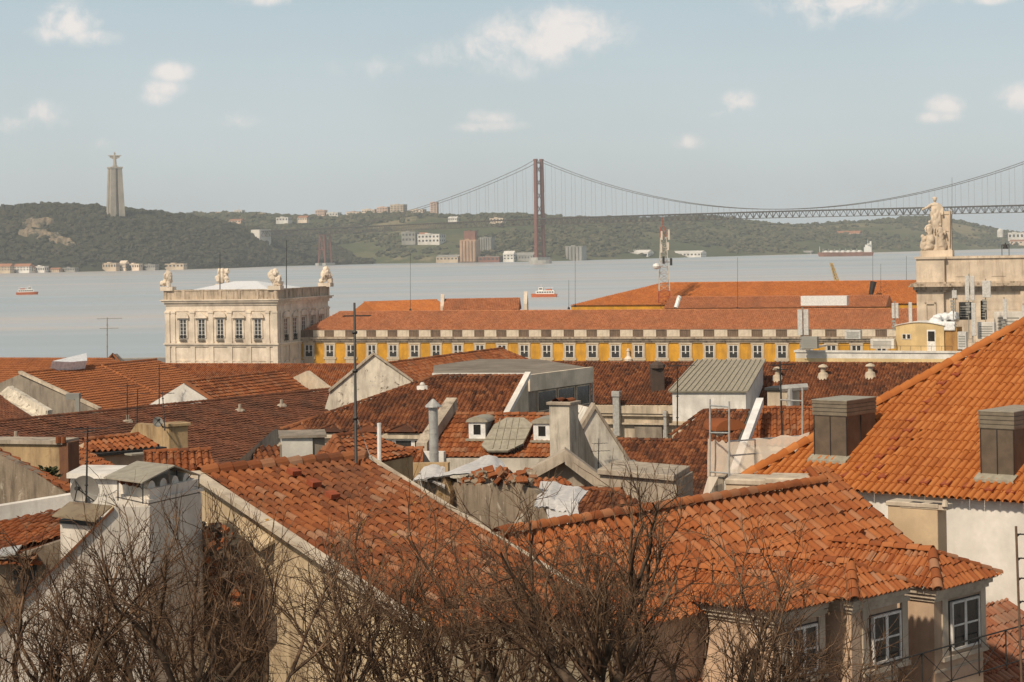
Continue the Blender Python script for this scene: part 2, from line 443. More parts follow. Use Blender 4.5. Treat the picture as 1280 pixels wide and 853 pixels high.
def hillmat(name, a, bcol, ccol, s):
    m, nt, b = _nt(name); co = coords(nt)
    cc = mixc(nt, mapr(nt, nz(nt, co, s, 6), .38, .62), a, bcol)
    cc = mixc(nt, mapr(nt, nz(nt, co, s*.45, 6, .65, .4), .56, .64), cc, ccol)
    nt.links.new(cc, b.inputs['Base Color']); b.inputs['Roughness'].default_value = 1; b.inputs['Specular IOR Level'].default_value = 0
    return m
hill('wooded_hill', -260, 470, NEAR_CREST, NEAR_SHORE, 380, hillmat('forest_floor', (.030,.034,.022), (.050,.052,.034), (.09,.08,.05), .01), 'dark wooded cliff rising from the far shore')
hill('far_hills', 150, 1500, FAR_CREST, FAR_SHORE, 1000, hillmat('grassy_slope', (.075,.088,.045), (.13,.125,.07), (.24,.20,.12), .006), 'pale green far hills beyond the bridge')
# a bare cliff face on the wooded hill
m_cliff = plaster('bare_cliff', (.30, .225, .145), stain=(.05,.05,.035), amt=.9, scale=.03, fine=.15, patch=(.06,.06,.04), patch_amt=.35, bmp=.6)
def on_hill(px, t, lift=0):
    D = interp(px, NEAR_SHORE)+t*380; return V((dirp(px)*D, D, hill_z(px, D, NEAR_CREST, NEAR_SHORE, 380)+lift))
def cliff(cols, lo, hi, rows, seed):
    g = MB(); grid = []
    for j in range(rows):
        for px in cols:
            n1 = noise.noise(V((px*.11, seed, 0))); n2 = noise.noise(V((px*.13, seed, 5)))
            tlo, thi = interp(px, lo)+.02*n1, interp(px, hi)+.035*n2; tlo, thi = min(tlo, thi-.01), thi
            p = on_hill(px, tlo + (thi-tlo)*j/(rows-1), 6 + 6*noise.noise(V((px*.21, j*.9, seed))))
            if j in (0, rows-1) or px in (cols[0], cols[-1]): p.z -= 15
            grid.append(p)
    nc = len(cols)
    g.add(grid, [(j*nc+i, j*nc+i+1, (j+1)*nc+i+1, (j+1)*nc+i) for j in range(rows-1) for i in range(nc-1)])
    return g
CL = [([(26,.47),(50,.43),(72,.50)], [(26,.50),(38,.60),(60,.60),(72,.53)]), ([(22,.34),(60,.26),(98,.215)], [(22,.37),(36,.42),(60,.36),(80,.31),(98,.25)])]
for (lo, hi), lab, sd_ in zip(CL, ('upper bare tan rock face among the dark trees', 'lower bare tan rock band slanting among the dark trees'), (3, 8)):
    tag(cliff(list(np.arange(lo[0][0], lo[-1][0]+.1, 3)), lo, hi, 7, sd_).obj('bare_cliff', m_cliff), kind='structure', label=lab)

def leafmat(name, cols):
    m, nt, b = _nt(name)
    at = N(nt, 'ShaderNodeAttribute', attribute_name='tint'); rp = N(nt, 'ShaderNodeValToRGB'); nt.links.new(at.outputs['Fac'], rp.inputs[0])
    el = rp.color_ramp.elements
    while len(el) < len(cols): el.new(.5)
    for i, c in enumerate(cols): el[i].position = i/(len(cols)-1); el[i].color = c4(c)
    co = coords(nt)
    cc = mixc(nt, mapr(nt, nz(nt, co, .35, 4, .7), .35, .65, .35, 0), rp.outputs[0], (.02, .022, .014))
    nt.links.new(cc, b.inputs['Base Color']); b.inputs['Roughness'].default_value = .9; b.inputs['Specular IOR Level'].default_value = .1
    return m
def woods(name, n, px0, px1, crest, shore, back, size, mat, label, dens, seed, tpow=1.):
    g = np.random.RandomState(seed); mb = MB(); k = 0
    tries = 0
    while k < n and tries < n*8:
        tries += 1
        px = g.uniform(px0, px1); t = g.uniform(0.012, 1.06)**tpow
        if g.rand() > dens(px, t): continue
        D = interp(px, shore)+t*back; u = dirp(px)
        s = g.uniform(*size)*(.6 + .7*g.rand()); z = hill_z(px, D, crest, shore, back)
        mb.blob((u*D, D, z+s*.35), (s*g.uniform(.8, 1.3), s*g.uniform(.8, 1.2), s*g.uniform(.55, .95)), 1 if s > 4 else 0, amp=.75, fr=1.9, seed=k % 37)
        k += 1
    return tag(mb.obj(name, mat), label, kind='stuff')
def near_d(px, t):
    if px > 300 and t < .02: return .2
    d = 1.
    for lo, hi in CL:
        if lo[0][0] < px < lo[-1][0] and interp(px, lo)-.05 < t < interp(px, hi)+.01: return .07
    if px < 110 and t < .10: d = .25
    if 110 < px < 240 and t < .07: d = .3
    return d
woods('wooded_slope', 8000, -250, 466, NEAR_CREST, NEAR_SHORE, 380, (3.2, 7.0), leafmat('dark_foliage', [(.040,.040,.026),(.056,.054,.034),(.078,.072,.045)]), 'dense dark trees covering the near cliff', near_d, 3)
def far_d(px, t):
    u = dirp(px); D = interp(px, FAR_SHORE)+t*1000
    n = noise.fractal(V((u*D*.0035, D*.0022, 8)), .8, 2, 4)
    if px < 470 and t < .25: return 0
    d = max(0.03, min(1, .55 + 2.2*n))
    return min(1, d + (.4 if t > .93 else 0))
woods('scrub_woods', 8500, 180, 1400, FAR_CREST, FAR_SHORE, 1000, (3.4, 7.5), leafmat('olive_foliage', [(.068,.070,.044),(.092,.092,.054),(.14,.125,.075)]), 'olive scrub and trees over the far hills', far_d, 5, .8)

# ---------------------------------------------------------------- far-shore buildings
m_cream = plaster('far_cream_wall', (.78, .64, .50), scale=.05, fine=.6)
m_pink = plaster('far_pink_wall', (.70, .50, .39), scale=.05, fine=.6)
m_pale = plaster('far_white_wall', (.74, .70, .64), scale=.05, fine=.6)
m_tan = plaster('far_tan_wall', (.56, .45, .33), scale=.05, fine=.6)
m_greyc = plaster('far_grey_concrete', (.33, .32, .29), scale=.05, fine=.6)
m_ftile = plaster('far_roof_tiles', (.40, .19, .11), scale=.05, fine=.8)
m_fwin = simple('far_dark_glass', (.05, .05, .055), .3)
def far_block(name, label, cat, px0, px1, yt, yb, D, wm, rm=None, floors=0, bays=0, roof='flat', depth=None, group=None, ang=.35, extra=None):
    """a far building: body with parapet or gable roof, and window bands when it is big enough to show them"""
    a, b_ = P(px0, yb, D), P(px1, yb, D); w = b_.x - a.x; top = P(px0, yt, D).z; base = a.z
    d = depth or max(6, w*.7)
    e = V((math.cos(ang), -math.sin(ang), 0)); nrm = V((math.sin(ang), math.cos(ang), 0)); w2 = w/ (math.cos(ang))*.92
    mb = MB(Matrix(((e.x, nrm.x, 0, a.x), (e.y, nrm.y, 0, a.y), (0, 0, 1, 0), (0, 0, 0, 1))))
    zb = base-6
    if roof == 'gable':
        zt = base + (top-base)*.62
        mb.box((0, 0, zb), (w2, d, zt)); o = -.6
        mb.add([(o, o, zt-.1), (w2-o, o, zt-.1), (w2-o, d/2, top), (o, d/2, top), (o, d-o, zt-.1), (w2-o, d-o, zt-.1)],
               [(0,1,2,3), (3,2,5,4), (0,3,4), (1,5,2), (0,4,5,1)], 1)
    elif roof == 'round':
        mb.lathe((w2/2, d/2, zb), [(w2/2, 0), (w2/2, (top-zb)*.62), (w2*.42, (top-zb)*.85), (w2*.2, (top-zb)*.97), (.2, top-zb)], 14)
    else:
        zt = top
        mb.box((0, 0, zb), (w2, d, zt-.8)); mb.box((-.3, -.3, zt-.8), (w2+.3, d+.3, zt), 1 if rm else 0)
        mb.box((w2*.25, d*.3, zt), (w2*.5, d*.7, zt+1.6))
    if floors:
        zt = base + (top-base)*(.6 if roof == 'gable' else .93)
        for f in range(floors):
            z0 = base + (zt-base)*(f+.3)/floors; z1 = base + (zt-base)*(f+.75)/floors
            for k in range(bays):
                x0 = w2*(k+.25)/bays; mb.box((x0, -.12, z0), (x0+w2*.5/bays, .2, z1), 2)
            for k in range(max(1, bays//2)):
                y0 = d*(k+.25)/max(1, bays//2); mb.box((w2-.2, y0, z0), (w2+.12, y0+d*.4/max(1, bays//2), z1), 2)
    if extra: extra(mb, w2, d, base, top)
    o = mb.obj(name, [wm, rm or wm, m_fwin])
    return tag(o, label, cat, group)
for i, (a, b_, t, bs, wm, rf, rm, lab) in enumerate([
    (233, 243, 272, 277, m_cream, 'flat', None, 'small cream hill house right of the monument, highest of the hill houses'),
    (246, 262, 276, 281, m_pale, 'gable', m_ftile, 'white hill house with red roof below the long tan ridge building'),
    (268, 280, 279, 285, m_tan, 'flat', None, 'tan hill house among trees above the pavilion flagpole'),
    (286, 303, 274, 279, m_pink, 'gable', m_ftile, 'pink hill house with tiled roof below the tiny white ridge house'),
    (345, 362, 272, 277, m_pale, 'flat', None, 'long white hill house over the bridge abutment'),
    (372, 385, 270, 276, m_cream, 'gable', m_ftile, 'cream gabled hill house between abutment and pink ridge block'),
    (560, 572, 271, 276, m_pale, 'gable', m_pale, 'tiny white hill house above the silo'),
    (612, 630, 273, 277, m_cream, 'flat', None, 'flat cream hill house behind the bridge hangers left of tower')]):
    D_ = interp(a, FAR_SHORE)+(610 if a > 500 else 560)
    far_block('hill_house', lab, 'house', a, b_, t, bs, D_, wm, rm, 1, 4, rf, group='small houses on the far slope')
GR = 'apartment blocks on the far ridge'
for i, (a, b_, t, bs, wm, fl, by, lab) in enumerate([
    (488, 506, 256, 271, m_tan, 6, 4, 'broad tan apartment tower, taller of the two towers nearest the ridge gap'),
    (538, 547, 253, 268, m_pink, 7, 2, 'slim pinkish apartment tower alone on the ridge left of the bridge tower'),
    (471, 486, 259, 270, m_pink, 4, 4, 'low pink apartment block touching the broad tan tower'),
    (452, 470, 262, 271, m_cream, 3, 5, 'long low cream apartment block between pink block and trees'),
    (433, 451, 265, 273, m_cream, 3, 4, 'cream apartment block half sunk in ridge trees'),
    (394, 407, 263, 271, m_pink, 3, 4, 'small pinkish block with flat roof at ridge left of masts'),
    (408, 424, 266, 272, m_pale, 2, 4, 'low white block beside the small pinkish block'),
    (262, 290, 266, 272, m_tan, 2, 6, 'long tan building with flat roof on the ridge by the monument'),
    (292, 304, 263, 270, m_pale, 2, 3, 'tiny white house beside long tan ridge building'),
    (320, 336, 267, 273, m_tan, 2, 4, 'tan two storey block on the ridge above the abutment'),
    (226, 250, 270, 275, m_pale, 1, 6, 'flat pale shed on the hilltop right of the monument'),
    (512, 530, 262, 268, m_cream, 2, 4, 'cream ridge houses row between the two tall towers')]):
    far_block('apartment_block', lab, 'apartment block', a, b_, t, bs+2, interp(a, FAR_SHORE)+930, wm, m_ftile if i % 3 == 1 else None, fl, by, group=GR)
far_block('hillside_villa', 'white hillside villa with stepped wings below the bridge deck', 'house', 522, 552, 293, 304, 4500, m_pale, None, 2, 6)
far_block('hillside_villa', 'grey hillside villa left of the white stepped villa', 'house', 502, 521, 290, 303, 4510, m_greyc, None, 2, 4)
far_block('hillside_villa', 'cream narrow villa rising behind the white stepped villa', 'house', 519, 534, 291, 300, 4530, m_cream, m_ftile, 2, 3, 'gable')
def silo_extra(mb, w2, d, base, top):
    for k in range(5): mb.lathe((w2*(k+.5)/5, -.5, base-4), [(w2*.095, 0), (w2*.095, (top-base)*.93+4)], 8)
m_silo = plaster('silo_orange', (.50, .33, .22), stain=(.2,.12,.08), amt=.5, scale=.05, fine=.6)
m_rust = plaster('silo_rust', (.26, .12, .085), scale=.05, fine=.6)
far_block('grain_silo', 'tall orange grain silo with rust head house on the far shore', 'silo', 575, 597, 300, 325, 4250, m_silo, extra=silo_extra)
far_block('silo_tower', 'rust red silo head tower rising above orange silo', 'tower', 580, 595, 289, 301, 4265, m_rust)
far_block('grain_silo', 'small grey concrete silo right of the orange silo', 'silo', 600, 616, 297, 312, 4330, m_greyc, extra=silo_extra)
far_block('grain_silo', 'pale grey ribbed silo bank right of the bridge tower', 'silo', 707, 730, 308, 324, 4290, m_greyc, extra=silo_extra)
far_block('dock_shed', 'white dock building with small turret left of bridge tower', 'shed', 629, 643, 314, 325, 4225, m_pale, m_pale, 2, 3, 'gable')
far_block('dock_shed', 'long low pale shed beside bridge tower foot', 'shed', 644, 668, 316, 325, 4230, m_greyc, m_greyc, 1, 6, 'gable')
far_block('dock_shed', 'dark long dock shed left of the white dock building', 'shed', 545, 575, 319, 326, 4270, m_tan, m_greyc, 1, 6, 'gable')
far_block('dock_shed', 'rusty barge-like dock shed under silo', 'shed', 598, 626, 321, 327, 4235, m_rust, m_greyc, 1, 5)
far_block('dock_shed', 'long white waterfront shed under the far ridge bare bank', 'shed', 775, 812, 313, 322, 4480, m_pale, m_pale, 1, 8, 'gable')
far_block('dock_shed', 'low white waterfront shed with long roof near radio mast', 'shed', 840, 878, 314, 321, 4570, m_pale, m_pale, 1, 8, 'gable')
far_block('dock_shed', 'red roofed hillside works above the tanker', 'shed', 1045, 1075, 289, 297, 5350, m_pink, m_ftile, 1, 6, 'gable')
far_block('dock_shed', 'grey quay shed just left of the tanker', 'shed', 985, 1015, 314, 319, 4900, m_greyc, m_greyc, 1, 6, 'gable')
far_block('dock_shed', 'white quay shed right of statue plinth', 'shed', 1215, 1232, 306, 312, 5500, m_pale, m_greyc, 1, 4, 'gable')
far_block('dome_tank', 'white round storage tank on right hillside', 'tank', 1246, 1254, 286, 294, 5700, m_pale, roof='round')
far_block('white_house', 'white flat house stepping down right of the round tank', 'house', 1260, 1280, 291, 299, 5700, m_pale, None, 1, 4)
far_block('white_house', 'long cream terrace house beyond the statue at right edge', 'house', 1262, 1296, 300, 305, 5600, m_cream, m_ftile, 1, 6, 'gable')
for (a, b_, t, bs, wm, rf, rm, lab) in [
    (-6, 16, 330, 339, m_tan, 'gable', m_ftile, 'shore warehouse with red roof at the far left edge'),
    (17, 40, 330, 339, m_pale, 'gable', m_ftile, 'long white shore warehouse with faded red roof'),
    (26, 42, 332, 340, m_cream, 'gable', m_ftile, 'cream boat shed in front of the long white warehouse'),
    (42, 58, 333, 340, m_pale, 'flat', None, 'white flat shore building right of boat shed'),
    (60, 76, 335, 340, m_tan, 'gable', m_ftile, 'low tan shore house by the water stairs'),
    (78, 96, 335, 339, m_greyc, 'flat', None, 'grey low quay store beside the low tan house'),
    (128, 148, 329, 336, m_tan, 'flat', None, 'roofless tan warehouse ruin on the shore, leftmost ruin'),
    (149, 158, 326, 336, m_cream, 'gable', m_cream, 'cream ruin with pointed gable between roofless walls'),
    (159, 176, 330, 336, m_cream, 'flat', None, 'cream roofless ruin right of the pointed gable'),
    (180, 196, 331, 336, m_greyc, 'flat', None, 'small grey ruin on the shore before the last long wall'),
    (206, 233, 330, 335, m_tan, 'flat', None, 'long tan ruin wall, last before bare shore')]:
    far_block('shore_warehouse', lab, 'warehouse', a, b_, t, bs, interp(a, NEAR_SHORE)+6, wm, rm, 2 if rf == 'gable' else 1, 5, rf, depth=14)
# ---------------------------------------------------------------- monument with the open-armed statue
m_mon = plaster('monument_concrete', (.42, .37, .30), stain=(.22,.19,.15), amt=.5, scale=.06, fine=.5)
c = P(144.5, 262, 4060); k = 4060/F
root = thing('hilltop_monument', 'tall four legged concrete monument with open armed statue on top', 'monument', c)
zt = P(143, 209, 4060).z; hh = zt - c.z
mb = MB(Matrix.Translation(c) @ Matrix.Rotation(.5, 4, 'Z'))
for sx_ in (-1, 1):
    for sy_ in (-1, 1):
        b0, t0 = 14.5, 11.0; w0, w1 = 5.6, 4.4
        lo = [V((sx_*b0, sy_*b0, -14)), V((sx_*(b0-2*w0), sy_*b0, -14)), V((sx_*(b0-2*w0), sy_*(b0-2*w0), -14)), V((sx_*b0, sy_*(b0-2*w0), -14))]
        hi = [V((sx_*t0, sy_*t0, hh-3)), V((sx_*(t0-2*w1), sy_*t0, hh-3)), V((sx_*(t0-2*w1), sy_*(t0-2*w1), hh-3)), V((sx_*t0, sy_*(t0-2*w1), hh-3))]
        lg = MB(mb.M); lg.prism(hi, lo); lg.obj('leg', m_mon, root)
mb.box((-12.2, -12.2, hh-3.2), (12.2, 12.2, hh)); mb.box((-4, -4, hh), (4, 4, hh+3))
mb.box((-5, -5, -10), (5, 5, hh-3)); mb.obj('platform', m_mon, root)
st = MB(Matrix.Translation(c + V((0, 0, hh+3))) @ Matrix.Rotation(.12, 4, 'Z'))
st.lathe((0, 0, 0), [(3.6, 0), (3.4, 6), (3.0, 11), (3.3, 16), (3.4, 18.5), (2.2, 20.5), (1.1, 21.2), (1.5, 22.5), (1.7, 24), (1.2, 25.4), (.3, 26)], 10, sy=.8)
for s_ in (-1, 1):
    st.tube((s_*2.2, 0, 18.3), (s_*9.5, -.5, 18.9), 1.9, 1.25, 8); st.tube((s_*9.4, -.5, 18.9), (s_*13.2, -.8, 19.2), 1.0, .5, 6)
    st.prism([V((s_*2, -.6, 18)), V((s_*10, -.8, 18)), V((s_*9.6, -.8, 15.6)), V((s_*3, -.6, 12))], V((0, 1.2, 0)))
st.obj('statue', m_mon, root)
# ---------------------------------------------------------------- suspension bridge
m_steel = simple('bridge_red_steel', (.20, .075, .055), .6, spec=.3); m_truss = simple('bridge_grey_steel', (.085, .07, .06), .7, spec=.2)
m_conc = plaster('pier_concrete', (.42, .41, .38), scale=.1, fine=.5)
B0 = V((51.0, 3800.0, 0)); bd = V((.76, -.65, 0)); bn = V((.65, .76, 0))
root = thing('suspension_bridge', 'long red suspension bridge with one tall tower crossing the river', 'bridge', B0)
def bz(t):
    return float(np.interp(t, [-760, -560, 0, 506, 1012, 1500], [66, 68.5, 76.5, 78, 77, 70]))
def bp(t, s=0., z=0.): return B0 + bd*t + bn*s + UP*z
def tower(t0):
    mb = MB()
    for s_ in (-1, 1):
        for (z0, z1, a0, a1) in ((8, 70, 10.6, 9.6), (70, 130, 9.6, 9.0), (130, 188, 9.0, 8.6)):
            lo = [bp(t0+dx, s_*a0+dy, z0) for dx, dy in ((-3.2,-2.5),(3.2,-2.5),(3.2,2.5),(-3.2,2.5))]
            hi = [bp(t0+dx, s_*a1+dy, z1) for dx, dy in ((-2.8,-2.2),(2.8,-2.2),(2.8,2.2),(-2.8,2.2))]
            mb.prism(hi, lo)
        mb.obox(bp(t0-3.2, s_*8.6-2.6, 188), bd*6.4, bn*5.2, UP*3.2)
    zs = [14, 40, 66]
    for z0, z1 in ((14, 42), (42, 68), (88, 112), (112, 136), (136, 160), (160, 184)):
        mb.tube(bp(t0, -9.0, z0), bp(t0, 9.0, z1), .9, n=4); mb.tube(bp(t0, 9.0, z0), bp(t0, -9.0, z1), .9, n=4)
    for z in (14, 42, 68, 88, 184): mb.obox(bp(t0-1.2, -9.4, z-1.2), bd*2.4, bn*18.8, UP*2.4)
    mb.obj('tower', m_steel, root)
    pb = MB()
    pts = [bp(t0+28*math.cos(a)*(.75), 21*math.sin(a)) for a in np.linspace(0, 2*math.pi, 17)[:-1]]
    pb.prism([p + UP*6.5 for p in pts], -2.); pb.obox(bp(t0-9, -18, 6.5), bd*18, bn*36, UP*5)
    pb.obj('pier', m_conc, root)
tower(0); tower(1090)
def pierframe(t0, top):
    mb = MB()
    for s_ in (-1, 1):
        for q_ in (-1, 1): mb.tube(bp(t0+q_*9, s_*9, 4), bp(t0+q_*6, s_*8, top), 1.8, 1.5, 6)
        mb.tube(bp(t0-9, s_*9, 8), bp(t0+6, s_*8, top-2), .9, n=4); mb.tube(bp(t0+9, s_*9, 8), bp(t0-6, s_*8, top-2), .9, n=4)
    for z in (top-2, top*.5): mb.obox(bp(t0-7, -9, z), bd*14, bn*18, UP*1.6)
    mb.obj('approach_pier', m_steel, root)
    pb = MB()
    for q_ in (-1, 1): pb.obox(bp(t0+q_*10-5, -13, -2), bd*10, bn*26, UP*7)
    pb.obj('pier', m_conc, root)
pierframe(-560, bz(-560)-6)
tr = MB(); T0, T1, pan = -735, 1500, 13.0; nP = int((T1-T0)/pan)
for i in range(nP):
    a, b_ = T0+i*pan, T0+(i+1)*pan; za, zb = bz(a), bz(b_)
    for s_ in (-10.5, 10.5):
        tr.tube(bp(a, s_, za+5), bp(b_, s_, zb+5), .6, n=4); tr.tube(bp(a, s_, za-5), bp(b_, s_, zb-5), .6, n=4)
        tr.tube(bp(a, s_, za-5), bp(a, s_, za+5), .5, n=4)
        tr.tube(bp(a, s_, za-5), bp((a+b_)/2, s_, (za+zb)/2+5), .5, n=4); tr.tube(bp((a+b_)/2, s_, (za+zb)/2+5), bp(b_, s_, zb-5), .5, n=4)
    tr.obox(bp(a, -10.5, za-5.4), bd*1, bn*21, UP*.8)
tr.obj('deck_truss', m_truss, root)
dk = MB()
for i in range(0, nP, 4):
    a, b_ = T0+i*pan, T0+min(nP, i+4)*pan
    dk.prism([bp(a, -11.5, bz(a)+6.6), bp(b_, -11.5, bz(b_)+6.6), bp(b_, 11.5, bz(b_)+6.6), bp(a, 11.5, bz(a)+6.6)], V((0, 0, -1.3)))
dk.obj('road_deck', m_truss, root)
def cz(t):
    if t < 0: k = (t+500)/500; zl = bz(-500)+8; return zl + (188-zl)*k - 4*26*k*(1-k)*.55
    zm = bz(545)+9; return zm + (190-zm)*((t-545)/545)**2
for s_ in (-9, 9):
    cb = MB(); ts = list(np.linspace(-500, 0, 16)) + list(np.linspace(0, 1090, 44))[1:]
    cb.path([bp(t, s_, cz(t)) for t in ts], .5, 5); cb.obj('main_cable', m_truss, root)
hang = [(t, s_) for s_ in (-9, 9) for t in list(np.arange(23, 1080, 23)) + list(np.arange(-460, -10, 23))]
rest = MB()
for i, (t, s_) in enumerate(sorted(hang, key=lambda q: -(cz(q[0])-bz(q[0])))):
    hb = MB() if i < 98 else rest
    hb.tube(bp(t, s_, bz(t)+5), bp(t, s_, cz(t)), .17, n=3)
    if i < 98: hb.obj('hanger', m_truss, root)
tag(rest.obj('hanger_cables', m_truss, root), kind='stuff')
ab = MB(); ab.obox(bp(-760, -16, 20), bd*26, bn*32, UP*55); ab.obj('abutment', m_pale, root)
# ---------------------------------------------------------------- boats
m_orange = simple('boat_orange', (.55, .14, .05), .45); m_bwhite = simple('boat_white', (.78, .76, .72), .45); m_bdark = simple('boat_window', (.03, .035, .04), .2)
def hull(L, W, h, x0=0., flare=1.0):
    """hull outline: pointed bow at +x"""
    out = []
    for k in np.linspace(0, 1, 9):
        x = -L/2 + L*k; wv = W/2*(1 if k < .6 else math.sqrt(max(0, 1-((k-.6)/.4)**2)))
        out.append((x, max(.15, wv)))
    return out
def boat(name, label, px, py, L, W, head, D=None, tanker=False):
    c = at_z(px, py, 0); M = Matrix.Translation(c) @ Matrix.Rotation(head, 4, 'Z')
    root = thing(name, label, 'ship' if tanker else 'ferry', c)
    ol = hull(L, W, 1); hgt = 7.5 if tanker else 2.2
    top = [V((x, y, hgt + max(0, x/L)*hgt*.3)) for x, y in ol] + [V((x, -y, hgt + max(0, x/L)*hgt*.3)) for x, y in ol[::-1]]
    bot = [V((p.x*.95, p.y*.8, -.6)) for p in top]
    mb = MB(M); mb.prism(top, bot); mb.obj('hull', m_rust if tanker else m_orange, root)
    if tanker:
        s = MB(M)
        s.box((-L*.46, -W*.42, hgt), (-L*.33, W*.42, hgt+10)); s.box((-L*.44, -W*.34, hgt+10), (-L*.35, W*.34, hgt+15)); s.box((-L*.43, -W*.5, hgt+15), (-L*.39, W*.5, hgt+17.5))
        s.tube((-L*.45, 0, hgt+10), (-L*.45, 0, hgt+22), 2.2, 1.8, 8); s.tube((-L*.4, 0, hgt+17), (-L*.4, 0, hgt+25), .4); s.obj('superstructure', m_bwhite, root)
        d = MB(M); d.box((-L*.3, -1.2, hgt+1), (L*.42, 1.2, hgt+2.6)); d.tube((L*.46, 0, hgt), (L*.46, 0, hgt+13), .5)
        for k in range(7): d.lathe((-L*.25+k*L*.1, 0, hgt+.2), [(4.5, 0), (4.5, 2.5), (3, 4)], 10); d.tube((-L*.2+k*L*.1, 2, hgt), (-L*.2+k*L*.1, 2, hgt+8), .3)
        d.obj('deck_tanks', m_bwhite, root)
    else:
        s = MB(M); s.box((-L*.42, -W*.42, 2.2), (L*.30, W*.42, 4.5)); s.box((-L*.40, -W*.38, 4.5), (L*.22, W*.38, 4.8)); s.box((L*.02, -W*.3, 4.8), (L*.2, W*.3, 7.0))
        s.box((-L*.38, -W*.3, 6.6), (L*.0, W*.3, 6.8)); [s.tube((-L*.36+k*L*.11, y, 4.8), (-L*.36+k*L*.11, y, 6.6), .1, n=4) for k in range(4) for y in (-W*.28, W*.28)]
        s.tube((L*.1, 0, 7), (L*.1, 0, 9.5), .12); s.obj('cabin', m_bwhite, root)
        wv = MB(M)
        for k in range(7):
            for y in (-W*.425, W*.40): wv.box((-L*.38+k*L*.095, y, 3.1), (-L*.38+k*L*.095+L*.065, y+W*.025, 4.0))
        wv.box((L*.195, -W*.24, 5.5), (L*.205, W*.24, 6.5)); wv.box((L*.05, -W*.31, 5.5), (L*.17, W*.31, 6.4)); wv.obj('window', m_bdark, root)
        f = MB(M); f.box((-L*.3, -W*.3, 4.82), (-L*.1, W*.3, 5.7)); f.obj('seat_bank', m_orange, root)
boat('ferry_boat', 'small orange and white ferry alone on the river at left', 34, 368.5, 20, 6, .25)
boat('ferry_boat', 'orange hulled ferry with white cabin beyond the yellow palace roof', 680, 371.5, 19, 6, math.pi-.15)
m_foam = simple('wake_foam', (.72,.72,.70), .6)
def wake(label, px, py, head, L, w):
    c = at_z(px, py, 0); d = V((math.cos(head), math.sin(head), 0)); s_ = V((-d.y, d.x, 0)); g = MB()
    for sg in (-1, 1):
        for k in range(14):
            a, b_ = k/14, (k+.75)/14; g.quad(*[c - d*L*t + s_*sg*(w*.3+w*t*o) + UP*.02 for t, o in ((a, .9), (b_, .9), (b_, 1.25-.2*b_), (a, 1.1))])
    tag(g.obj('boat_wake', m_foam), label, kind='stuff')
wake('faint foam wake behind the left ferry', 42, 368.3, math.pi+.25, 120, 6)
wake('faint foam wake behind the ferry beyond the palace', 694, 371.2, math.pi-.15, 70, 6)
boat('tanker_ship', 'red hulled tanker with white bridge house at the far bank', 1057, 320.5, 112, 18, math.pi-.1, tanker=True)
# ---------------------------------------------------------------- waterfront palace (own axes: x along the front, y into the block)
GA = math.radians(-20.4)
C0 = P(346, 400, 550); C0.z = 0
MP = Matrix.Translation(C0) @ Matrix.Rotation(GA, 4, 'Z')
EX = V((math.cos(GA), math.sin(GA), 0)); EY = V((-math.sin(GA), math.cos(GA), 0))
def loc_x(M, px, py, yl):
    """local x where the sight line through (px,py) meets the plane y=yl of frame M"""
    Mi = M.inverted(); o = Mi @ V((0, 0, H)); u, v = uv(px, py); d = Mi.to_3x3() @ V((u, 1, -v))
    k = (yl - o.y)/d.y; p = o + d*k; return p.x, p.z
m_stone = plaster('carved_limestone', (.75, .64, .515), stain=(.30, .225, .155), amt=.38, scale=.25, fine=2.5)
m_stone_d = plaster('weathered_limestone', (.54, .435, .325), stain=(.10, .07, .05), amt=.8, scale=.4, fine=2.5)
m_yellow = plaster('ochre_yellow_render', (.66, .33, .035), stain=(.30, .17, .06), amt=.5, scale=.3, fine=3)
m_white = plaster('whitewashed_render', (.74, .70, .64), stain=(.33, .28, .22), amt=.35, scale=.5)
m_glass = simple('window_glass', (.03, .029, .027), .08, spec=.6, col2=(.10,.085,.07), amt=.6, scale=1.4)
m_wframe = simple('white_window_paint', (.72, .68, .62), .5)
m_dark = simple('dark_iron_and_shade', (.03, .028, .026), .6)  # iron parts, and the dark panels that imitate shaded openings
m_sheet = simple('white_roof_sheet', (.80, .80, .80), .45, col2=(.55, .53, .5), amt=.3)
m_proof = tilemat('distant_brown_tiles', [(.36,.135,.058),(.45,.175,.078),(.53,.225,.105)], (.28,.125,.068), .5, lamt=.2, scale=.22)
m_porange = tilemat('distant_orange_tiles', [(.46,.155,.042),(.55,.195,.055),(.62,.24,.075)], (.32,.12,.05), .45, lamt=.15, scale=.2)
def win(root, M, x, z, w, h, cols=2, rows=3, fw=.12, mf=None, mg=None, prox=.0, name='window', bars=.06):
    """window in a wall whose outer face is y=0 of M: frame with mullions, pane behind (sub-part)"""
    Mw = M @ Matrix.Translation((x, 0, z)); mb = MB(Mw); d = .07 + prox
    mb.box((-w/2-fw, -d, -fw), (-w/2, .12, h+fw)); mb.box((w/2, -d, -fw), (w/2+fw, .12, h+fw))
    mb.box((-w/2, -d, h), (w/2, .12, h+fw)); mb.box((-w/2, -d, -fw), (w/2, .12, 0))
    for i in range(1, cols): xx = -w/2+w*i/cols; b2 = bars*(1.6 if i*2 == cols else 1); mb.box((xx-b2, -d*.8-prox*.2, 0), (xx+b2, .1, h))
    for j in range(1, rows): zz = h*j/rows; mb.box((-w/2, -d*.7-prox*.3, zz-bars*.7), (w/2, .1, zz+bars*.7))
    o = mb.obj(name, mf or m_wframe, root)
    g = MB(Mw); g.box((-w/2, -.035-prox*.5, 0), (w/2, .10, h)); g.obj('pane', mg or m_glass, o)
    return o
def rep(o, root, off): return copy_tree(o, root, off)

